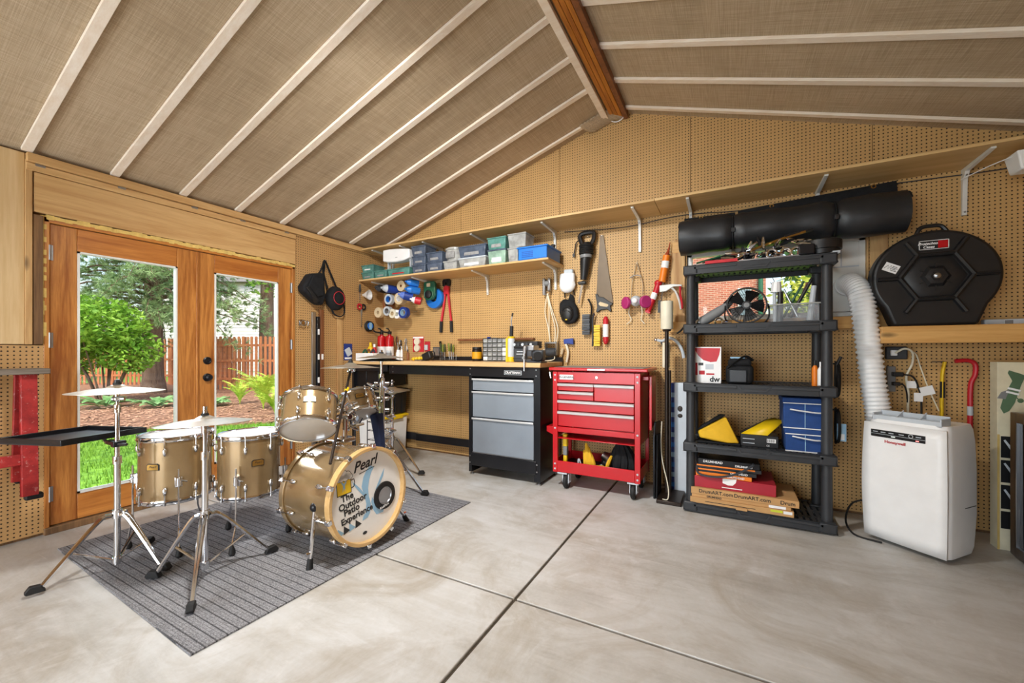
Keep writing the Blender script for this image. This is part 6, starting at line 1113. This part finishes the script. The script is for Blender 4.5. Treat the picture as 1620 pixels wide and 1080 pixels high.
T = thing('power_strip', 'grey outlet strip lying on the ledge at the right', 'power strip', (5.6,-.1,1.3725)); MB().box(5.40,5.95,-.13,-.08,1.3725,1.41).build('body', WHTG, T, bevel=.006)
for k in range(4): MB().box(5.49+.1*k,5.525+.1*k,-.132,-.13,1.38,1.402).build('socket', MIDGREY, T)
T = thing('picture_box', 'tall cream box printed with a green propeller plane', 'box', (5.5,-.23,0)); GE = plain('gold_edge',(206,176,104),.5)
MB().box(5.40,5.64,-.27,-.19,0.0,1.14).build('carton', plain('cream_card',(220,212,184),.6), T, bevel=.002); MB().box(5.40,5.41,-.2715,-.27,0,.70).build('edge', GE, T)
AM = wallM(5.463,-.2708,.955) @ Matrix.Rotation(math.radians(74),4,'Z') @ Matrix.Scale(1.15,4); PG = plain('plane_green',(84,112,84),.6)
MB().prism([(-.115,0),(-.09,.02),(-.03,.025),(.06,.018),(.095,.045),(.11,.045),(.105,0),(.10,-.02),(.05,-.018),(-.05,-.022),(-.095,-.015)],0,.001,AM).build('fuselage_print', PG, T); MB().prism([(-.04,.015),(.015,.015),(-.01,.04),(-.045,.045)],0,.0012,AM).build('wing_print', MIDGREY, T)
for a_,b_ in ((-.006,.004),(.014,.024)): MB().box(a_,b_,-.024,.024,.001,.0016,AM).build('stripe_print', WHT, T)
MB().ell((0,0,0),(.012,.012,.001),10,4,AM @ Matrix.Translation((-.03,-.038,.001))).build('wheel_print', PG, T); MB().tube([AM@Vector((-.02,-.02,.001)),AM@Vector((-.03,-.036,.001))],.003,5).build('strut_print', PG, T)
for z0,z1 in ((.56,.69),(.41,.545),(.25,.395),(.13,.235)): MB().box(5.415,5.64,-.2718,-.27,z0,z1).build('black_field', BLK, T)
for z in (.62,.48,.32): MB().prism([(-.03,.045),(-.022,.05),(.035,-.045),(.02,-.05)],0,.001,wallM(5.455,-.272,z)).build('sketch_print', WHTG, T)
T = thing('beverage_fridge', 'stainless framed glass door fridge at the right edge', 'fridge', (5.66,-.67,0)); MB().box(5.44,5.94,-.92,-.42,.02,.845).build('cabinet', BLKM, T, bevel=.006); dr = MB().box(5.39,5.435,-.475,-.42,.04,.855).box(5.39,5.435,-.92,-.865,.04,.855).box(5.39,5.435,-.865,-.475,.80,.855).box(5.39,5.435,-.865,-.475,.04,.095).build('door_frame', STEEL, T, bevel=.004); MB().box(5.405,5.42,-.865,-.475,.095,.80).build('door_glass', plain('dark_glass',(10,11,13),.06), dr)
for x in (5.5,5.88):
    for y in (-.86,-.48): MB().cyl((x,y,0),(x,y,.02),.02).build('foot', BLK, T)
T = thing('work_light', 'white plastic light fixture hanging under the upper shelf', 'light fixture', (5.55,-.28,2.27)); MB().taper(5.445,5.75,-.36,-.22,2.275,2.385,.86).build('housing', WHT, T, bevel=.008); MB().tube(curve([(5.45,-.3,2.37),(5.38,-.2,2.36),(5.32,-.05,2.35)]),.003,5).build('cord', WHT, T); MB().cyl((5.6,-.29,2.385),(5.6,-.29,2.43),.006).build('hanger', STEEL, T)
# ------------------------------------------------------------------ red trestle hung on the left wall
T = thing('sawhorse', 'worn red metal sawhorse with grey plank hung on the left wall', 'sawhorse', (.14,-3.1,.30))
MB().box(.06,.24,-3.75,-2.985,1.066,1.10).build('plank', GREYW, T, bevel=.004)
def chan(p0,p1,w_,d_): 
    p0,p1 = Vector(p0),Vector(p1); a = (p1-p0).normalized(); M_ = frame(p0,(0,1,0),a); L = (p1-p0).length; M_ = frame(p0,Vector((0,1,0)),a); return MB().box(-w_/2,w_/2,0,L,-d_,0,M_).box(-w_/2,-w_/2+.008,0,L,0,.012,M_).box(w_/2-.008,w_/2,0,L,0,.012,M_)
for ya,yb in ((-3.065,-3.045),(-3.66,-3.68)):
    L = chan((.17,ya,1.064),(.20,yb,.33),.068,.03).build('leg', REDP, T, bevel=.003); MB().box(.165,.215,yb-.038,yb+.038,.30,.335).build('rubber_foot', BLKS, L, bevel=.008)
    L = chan((.12,ya-.02,1.064),(.06,yb-.02,.40),.05,.02).build('rear_leg', REDP, T, bevel=.003); MB().box(.04,.075,yb-.05,yb+.01,.385,.41).build('rubber_foot', BLKS, L, bevel=.006)
MB().box(.175,.205,-3.64,-3.07,.52,.585).build('cross_bar', REDP, T, bevel=.003); MB().box(.01,.06,-3.3,-3.28,1.0,1.06).build('wall_hook', STEEL, T)
# ================================================================== outdoors
def grassmat():
    m, t = new('lawn_grass', .85, 0, .2); v = t.coords(rand=False); f = t.noise(v, 7, 5); g = t.noise(v, .8, 3)
    h_ = t.math('ADD', t.math('MULTIPLY', f, .6), t.math('MULTIPLY', g, .4)); t.l(t.ramp(h_, [(.35, lin((62,104,30))), (.65, lin((128,172,60)))]), t.b.inputs['Base Color']); return m
GRASS = grassmat(); MULCH = plain('mulch_brown', (140,106,84), .95, 0, .4, 24, .2)
CHIP = plain('wood_chip', (178,140,112), .95, 0, .6, 40, .2)
def leafmat(name, a, b, scale=3, tr=.25):
    m, t = new(name, .55, 0, .3); v = t.coords(rand=False); f = t.noise(v, scale, 4)
    c = t.ramp(f, [(.35, lin(a)), (.65, lin(b))]); t.l(c, t.b.inputs['Base Color'])
    tl = t.n('BsdfTranslucent'); t.l(c, tl.inputs[0]); mx = t.n('MixShader'); mx.inputs[0].default_value = tr
    out = t.t.nodes['Material Output']; t.l(t.b.outputs[0], mx.inputs[1]); t.l(tl.outputs[0], mx.inputs[2]); t.l(mx.outputs[0], out.inputs[0]); return m
PINE = leafmat('pine_needles', (94,128,82), (168,196,138), 1.4); LEAF = leafmat('bright_leaves', (84,138,34), (156,200,76), 3); FERN = leafmat('fern_green', (150,196,52), (206,230,96), 5); HOSTA = leafmat('hosta_green', (96,144,84), (150,190,128), 5)
LEAF2 = leafmat('yellow_leaves', (150,170,50), (216,214,104), 3); FAR = leafmat('far_leaves', (60,96,48), (120,150,84), .8)
BARK = wood('bark', (134,112,94), (84,66,54), 'z', 1.6, .9, False, 1.2); TWIG = plain('twig', (96,78,62), .9); CEDAR = wood('cedar_picket', (186,120,76), (138,84,52), 'z', 1, .7, True)
SIDING = plain('white_siding', (212,214,214), .6, 0, .03); ROOFG = plain('roof_grey', (110,108,104), .8)  # siding white and the roof's own even grey
def brickmat():
    m, t = new('red_brick', .8); v = t.coords(rand=False); mp = t.n('Mapping'); mp.inputs['Rotation'].default_value = (PI/2,0,0); t.l(v, mp.inputs[0])
    b = t.n('TexBrick'); b.inputs['Color1'].default_value = lin((142,72,54)); b.inputs['Color2'].default_value = lin((172,100,78)); b.inputs['Mortar'].default_value = lin((176,154,134))
    b.inputs['Scale'].default_value = 1; b.inputs['Brick Width'].default_value = .16; b.inputs['Row Height'].default_value = .055; b.inputs['Mortar Size'].default_value = .007; t.l(mp.outputs[0], b.inputs['Vector']); t.l(b.outputs[0], t.b.inputs['Base Color']); t.bump(b.outputs['Fac'], -.5, .01); return m
BRICK = brickmat()
GZ = -.15
struct(MB().box(-45,40,-40,45,GZ-.1,GZ-.01).build('ground', GRASS))
struct(MB().box(-.6,6.8,-25,-6.92,GZ-.008,-.02).build('driveway', CONC))
e0, e1 = Vector((-5.68,-1.3)), Vector((-3.69,.89)); ed = (e1-e0).normalized(); en = Vector((-ed.y,ed.x))         # lawn edge, normal towards the bed
struct(MB().prism([tuple(e0-ed*9),tuple(e1+ed*12),tuple(e1+ed*12+en*13),tuple(e0-ed*9+en*14)],GZ-.01,GZ+.015).build('mulch_bed', MULCH))
random.seed(21)
gm = MB()
for k in range(26000):
    x = -.3-6.2*random.random(); y = -4.5+6.5*random.random(); p = Vector((x,y))
    if (p-e0).dot(en) > -.02: continue
    a = random.random()*PI; h_ = .03+.04*random.random(); dx, dy = .006*math.cos(a), .006*math.sin(a); lx, ly = random.uniform(-.02,.02), random.uniform(-.02,.02)
    gm.add([(x-dx,y-dy,GZ-.01),(x+dx,y+dy,GZ-.01),(x+lx,y+ly,GZ+h_)],[(0,1,2)])
g_ = gm.build('lawn_blades', GRASS, kind='stuff'); tag(g_, 'short green lawn grass outside the french doors', 'grass')
cm_ = MB()
for k in range(9000):
    p = e0-ed*3+ed*(9*random.random())+en*(7.5*random.random()**1.2); a = random.random()*6.3; l_ = .02+.05*random.random(); w__ = .008+.014*random.random(); z = GZ+.016+.02*random.random(); c, s = math.cos(a), math.sin(a); tz = random.uniform(-.015,.02)
    cm_.add([(p.x-c*l_-s*w__,p.y-s*l_+c*w__,z),(p.x+c*l_-s*w__,p.y+s*l_+c*w__,z+tz),(p.x+c*l_+s*w__,p.y+s*l_-c*w__,z+tz*.6),(p.x-c*l_+s*w__,p.y-s*l_-c*w__,z)],[(0,1,2,3)])
m_ = cm_.build('mulch_chips', CHIP, kind='stuff'); tag(m_, 'brown wood chip mulch in the garden bed', 'mulch')
# fences
def fence(label, p0, p1, n, gap):
    p0, p1 = Vector(p0), Vector(p1); d = (p1-p0).normalized(); L = (p1-p0).length; a = math.atan2(d.y,d.x)
    T = thing('fence', label, 'fence', (p0.x,p0.y,GZ), (0,0,a), 'cedar fences behind the garden')
    proto = MB().prism([(-.045,0),(.045,0),(.045,1.86),(.03,1.89),(-.03,1.89),(-.045,1.86)],-.01,.01,frame((0,0,0),(1,0,0),(0,0,1))).build('picket', CEDAR, T, local=True)
    proto.location = (.1,-.03,.02)
    for k in range(1,n):
        o = proto.copy(); COL.objects.link(o); o.parent = T; o.location = (.1+L*k/n,-.03+(.05 if (k//8)%2 else 0),.02+random.uniform(-.012,.012))
    for z in (.4,1.05,1.6): MB().box(0,L,-.02,.02,z-.04,z+.04).build('rail', CEDAR, T, local=True)
    k = 0
    while k*2.4 <= L: MB().box(k*2.4-.05,k*2.4+.05,-.015,.085,0,1.9).build('post', CEDAR, T, local=True); k += 1
    return T
fence('orange cedar picket fence behind the pine trunk', (-20.5,1.9), (-13.6,5.65), 46, 0)
fence('cedar picket fence with gaps seen through the right door pane', (-13.4,3.2), (-6.2,7.05), 50, 0)
# neighbour's white house
T = thing('neighbour_house', 'white lap sided house beyond the fence', 'house', (-24,6.6,GZ), (0,0,math.radians(28.2)))
pl_ = MB().box(0,17,-.018,.02,0,.19,Matrix.Rotation(-.16,4,'X')).build('siding_board', SIDING, T, local=True); pl_.location = (0,0,.3)
for k in range(1,27):
    o = pl_.copy(); COL.objects.link(o); o.parent = T; o.location = (0,0,.3+.185*k)
MB().box(0,17,.03,8,0,5.3).build('wall', SIDING, T, local=True); MB().prism([(-.4,5.2),(8.4,5.2),(4,7.6)],-.4,17.4,frame((0,0,0),(0,1,0),(0,0,1))).build('roof', ROOFG, T, local=True)
# trees
def leaves(n, fn, size, mb=None, droop=.3):
    mb = mb or MB()
    for k in range(n):
        c = Vector(fn()); s = size*(.6+.8*random.random()); u = Vector((random.gauss(0,1),random.gauss(0,1),random.gauss(0,.6))).normalized(); v = u.cross(Vector((random.gauss(0,1),random.gauss(0,1),random.gauss(0,1)))).normalized()
        mb.add([c-u*s,c+v*s*.45,c+u*s,c-v*s*.45],[(0,1,2,3)])
    return mb
def shell(c, r, k=.55):
    def f():
        d = Vector((random.gauss(0,1),random.gauss(0,1),random.gauss(0,1))).normalized(); q = k+(1-k)*random.random()**.5; return (c[0]+d.x*r[0]*q,c[1]+d.y*r[1]*q,c[2]+d.z*r[2]*q)
    return f
T = thing('pine_tree', 'tall pine with drooping needle branches and thick trunk in the bed', 'tree', (-12.7,2.3,GZ))
MB().tube([(-12.7,2.3,GZ),(-12.72,2.3,.4),(-12.7,2.28,2),(-12.65,2.3,5),(-12.6,2.3,9.5)],[.36,.28,.26,.2,.05],14).build('trunk', BARK, T)
nd = MB(); random.seed(4)
for b in range(130):
    z0 = 2.3+6.5*(b/130)**1.15; a = b*2.4+random.uniform(-.3,.3); L = (3.6-2.6*(z0-2.3)/7)*random.uniform(.75,1.1); droop = random.uniform(.1,.5)
    P = [Vector((-12.68+math.cos(a)*L*t,2.3+math.sin(a)*L*t,z0+.45*L*t*(1-t)*.8-droop*L*t*t*.8)) for t in (0,.25,.5,.75,1)]
    br = MB().tube(P,[.045,.035,.024,.014,.006],6).build('branch', TWIG, T)
    for k in range(17):
        t = .22+.78*k/16; i = min(3,int(t*4)); q = P[i].lerp(P[i+1],t*4-i)
        for s_ in range(3):
            o = q+Vector((random.gauss(0,.16),random.gauss(0,.16),random.gauss(-.03,.1))); dirb = Vector((math.cos(a)+random.gauss(0,.7),math.sin(a)+random.gauss(0,.7),random.gauss(.05,.4))).normalized()
            for n_ in range(20):
                d = (dirb+Vector((random.gauss(0,.5),random.gauss(0,.5),random.gauss(0,.5)))).normalized()*random.uniform(.14,.26); w2 = d.cross(Vector((random.gauss(0,1),random.gauss(0,1),random.gauss(0,1)))).normalized()*.009
                nd.add([o-w2,o+w2,o+d],[(0,1,2)])
nd.build('needles', PINE, T, kind='stuff')
T = thing('tree', 'slim deciduous tree trunk behind the fence against the white siding', 'tree', (-13.16,6.26,GZ)); MB().tube([(-13.16,6.26,GZ),(-13.16,6.26,3),(-13.05,6.3,7.5)],[.3,.26,.14],12).build('trunk', BARK, T); leaves(700, shell((-13,6.3,5.6),(1.6,1.6,1.7)), .12).build('foliage', LEAF, T, kind='stuff'); leaves(120, shell((-13.1,6.2,3.9),(.8,.8,.4)), .11).build('low_leaves', LEAF, T, kind='stuff')
T = thing('bush', 'bright green leafy bush growing left of the pine trunk', 'bush', (-10.2,.4,GZ))
for k in range(14):
    a = random.random()*6.3; MB().tube(curve([(-10.2+.12*math.cos(a),.4+.12*math.sin(a),GZ),(-10.2+.35*math.cos(a),.4+.35*math.sin(a),.6),(-10.2+.8*math.cos(a),.4+.8*math.sin(a),1.5+.4*random.random())],4),[.03-.0025*q for q in range(9)],6).build('stem', TWIG, T)
leaves(2600, shell((-10.9,-.2,1.3),(.9,.9,.8),.3), .065, leaves(2200, shell((-9.9,.75,1.25),(.75,.7,.6),.2), .06, leaves(4200, shell((-10.3,.1,1.9),(1.2,1.2,.75),.3), .07))).build('foliage', LEAF, T, kind='stuff')
def fern(label, x, y, R, n):
    T = thing('fern', label, 'fern', (x,y,GZ), group='ferns in the garden bed')
    for k in range(n):
        a = 2*PI*k/n+random.uniform(-.2,.2); L = R*random.uniform(.8,1.15); fm = MB(); up = random.uniform(1.0,1.35)
        pts = [Vector((x+math.cos(a)*L*(.12*t+.62*t*t),y+math.sin(a)*L*(.12*t+.62*t*t),GZ+L*up*(1.55*t-.66*t*t))) for t in [q/26 for q in range(27)]]
        fm.tube(pts,.005,4); sd = Vector((-math.sin(a),math.cos(a),0))
        for q in range(4,27):
            w2 = L*.19*math.sin(PI*(q-2)/26)+.01; d = (pts[q]-pts[q-1]).normalized()
            for s_ in (-1,1):
                o = pts[q]; tip = o+sd*s_*w2+d*w2*.45-Vector((0,0,w2*random.uniform(0,.5))); fm.add([o-d*.011,o+d*.011,tip],[(0,1,2)])
        fm.build('frond', FERN, T)
    return T
fern('large light green fern before the cedar fence', -5.6,1.72,.78,24); fern('small yellow green fern standing left of the large one', -7.1,2.0,.5,12); fern('low fern at the lower right of the garden bed', -4.45,1.3,.52,18); fern('fern growing behind the large one', -6.3,2.5,.7,18)
def hosta(label, x, y, R, n=16):
    T = thing('hosta', label, 'plant', (x,y,GZ), group='hostas in the garden bed')
    for k in range(n):
        a = 2*PI*k/n+random.uniform(-.2,.2); L = R*random.uniform(.7,1.1); sd = Vector((-math.sin(a),math.cos(a),0)); dr = Vector((math.cos(a),math.sin(a),0)); hh = random.uniform(.35,.75)
        P = [Vector((x,y,GZ))+dr*L*t+Vector((0,0,L*hh*(1.7*t-1.2*t*t))) for t in (.15,.4,.65,.85,1)]; W_ = [.01,.08,.1,.06,.0]
        v = [];
        for p,w2 in zip(P,W_): v += [p-sd*w2+Vector((0,0,w2*.3)),p,p+sd*w2+Vector((0,0,w2*.3))]
        MB().add(v,[(i*3+j_,i*3+j_+1,i*3+j_+4,i*3+j_+3) for i in range(4) for j_ in range(2)]).build('leaf', HOSTA, T)
hosta('broad leaved hosta in front of the pine trunk', -8.3,.75,.55); hosta('hosta left of the one before the pine trunk', -9.3,.1,.62); hosta('smaller hosta close beside the broad leaved one', -7.3,1.45,.4); hosta('pale hosta just past the middle door post', -7.9,1.9,.32)
T = thing('background_tree', 'dense dark tree far behind the garden at left', 'tree', (-26,-2,GZ)); MB().tube([(-26,-2,GZ),(-26,-2,4)],[.4,.3],10).build('trunk', BARK, T); leaves(5200, shell((-26,-2,4.6),(5,6,5),.6), .38).build('foliage', FAR, T, kind='stuff')
T = thing('background_tree', 'green tree filling the view beyond the brick house', 'tree', (10.5,14,GZ)); MB().tube([(10.5,14,GZ),(10.5,14,4)],[.35,.25],10).build('trunk', BARK, T); leaves(4200, shell((10.5,14,3.6),(5,2,3.8),.3), .3).build('foliage', FAR, T, kind='stuff')
# outside the back window
T = thing('brick_house', 'red brick house wall seen through the back window', 'house', (1.5,9.2,GZ)); MB().box(-4,4.85,9.2,9.6,GZ,6).build('wall', BRICK, T); MB().cyl((4.72,9.14,GZ),(4.72,9.14,6),.06,n=10).build('downspout', GREEN, T); wn = MB().box(4.18,4.5,9.17,9.2,2.1,3.0).build('window', SHEET, T); MB().box(4.21,4.47,9.165,9.17,2.14,2.96).build('pane', plain('far_pane',(120,140,150),.1), wn)
T = thing('shrub', 'yellow green branching shrub outside the back window', 'shrub', (6.4,7.2,GZ)); random.seed(9)
for k in range(26):
    a = random.random()*6.3; r1 = random.uniform(.3,1.6); MB().tube(curve([(6.3+.15*math.cos(a),7.2+.15*math.sin(a),GZ),(6.3+.5*r1*math.cos(a),7.2+.5*r1*math.sin(a),1.2),(6.3+r1*math.cos(a),7.2+r1*math.sin(a),2.4+random.random())],4),[.03-.0028*q for q in range(9)],5).build('branch', TWIG, T)
leaves(2600, shell((6.4,7.2,2.0),(1.8,1.6,1.6),.3), .07).build('foliage', LEAF2, T, kind='stuff')

T = thing('shop_lamp', 'reflector shop lamp hanging from the left ceiling slope', 'lamp', (2.5,-2.75,3.0)); SLM = Matrix.Translation((2.5,-2.75,3.0)) @ Vector((-.22,.6,-.9)).to_track_quat('-Z','Y').to_matrix().to_4x4()
MB().lathe([(.205,-.13),(.21,-.13),(.195,.005),(.09,.13),(.04,.15),(.004,.15),(.004,.146),(.038,.146),(.085,.126),(.19,.003)],28,SLM,True).build('reflector', STEEL, T); MB().tube([SLM@Vector((0,0,.15)),(2.53,-2.92,3.2),(2.53,-2.92,3.30)],.006,6).build('cord', BLKS, T)
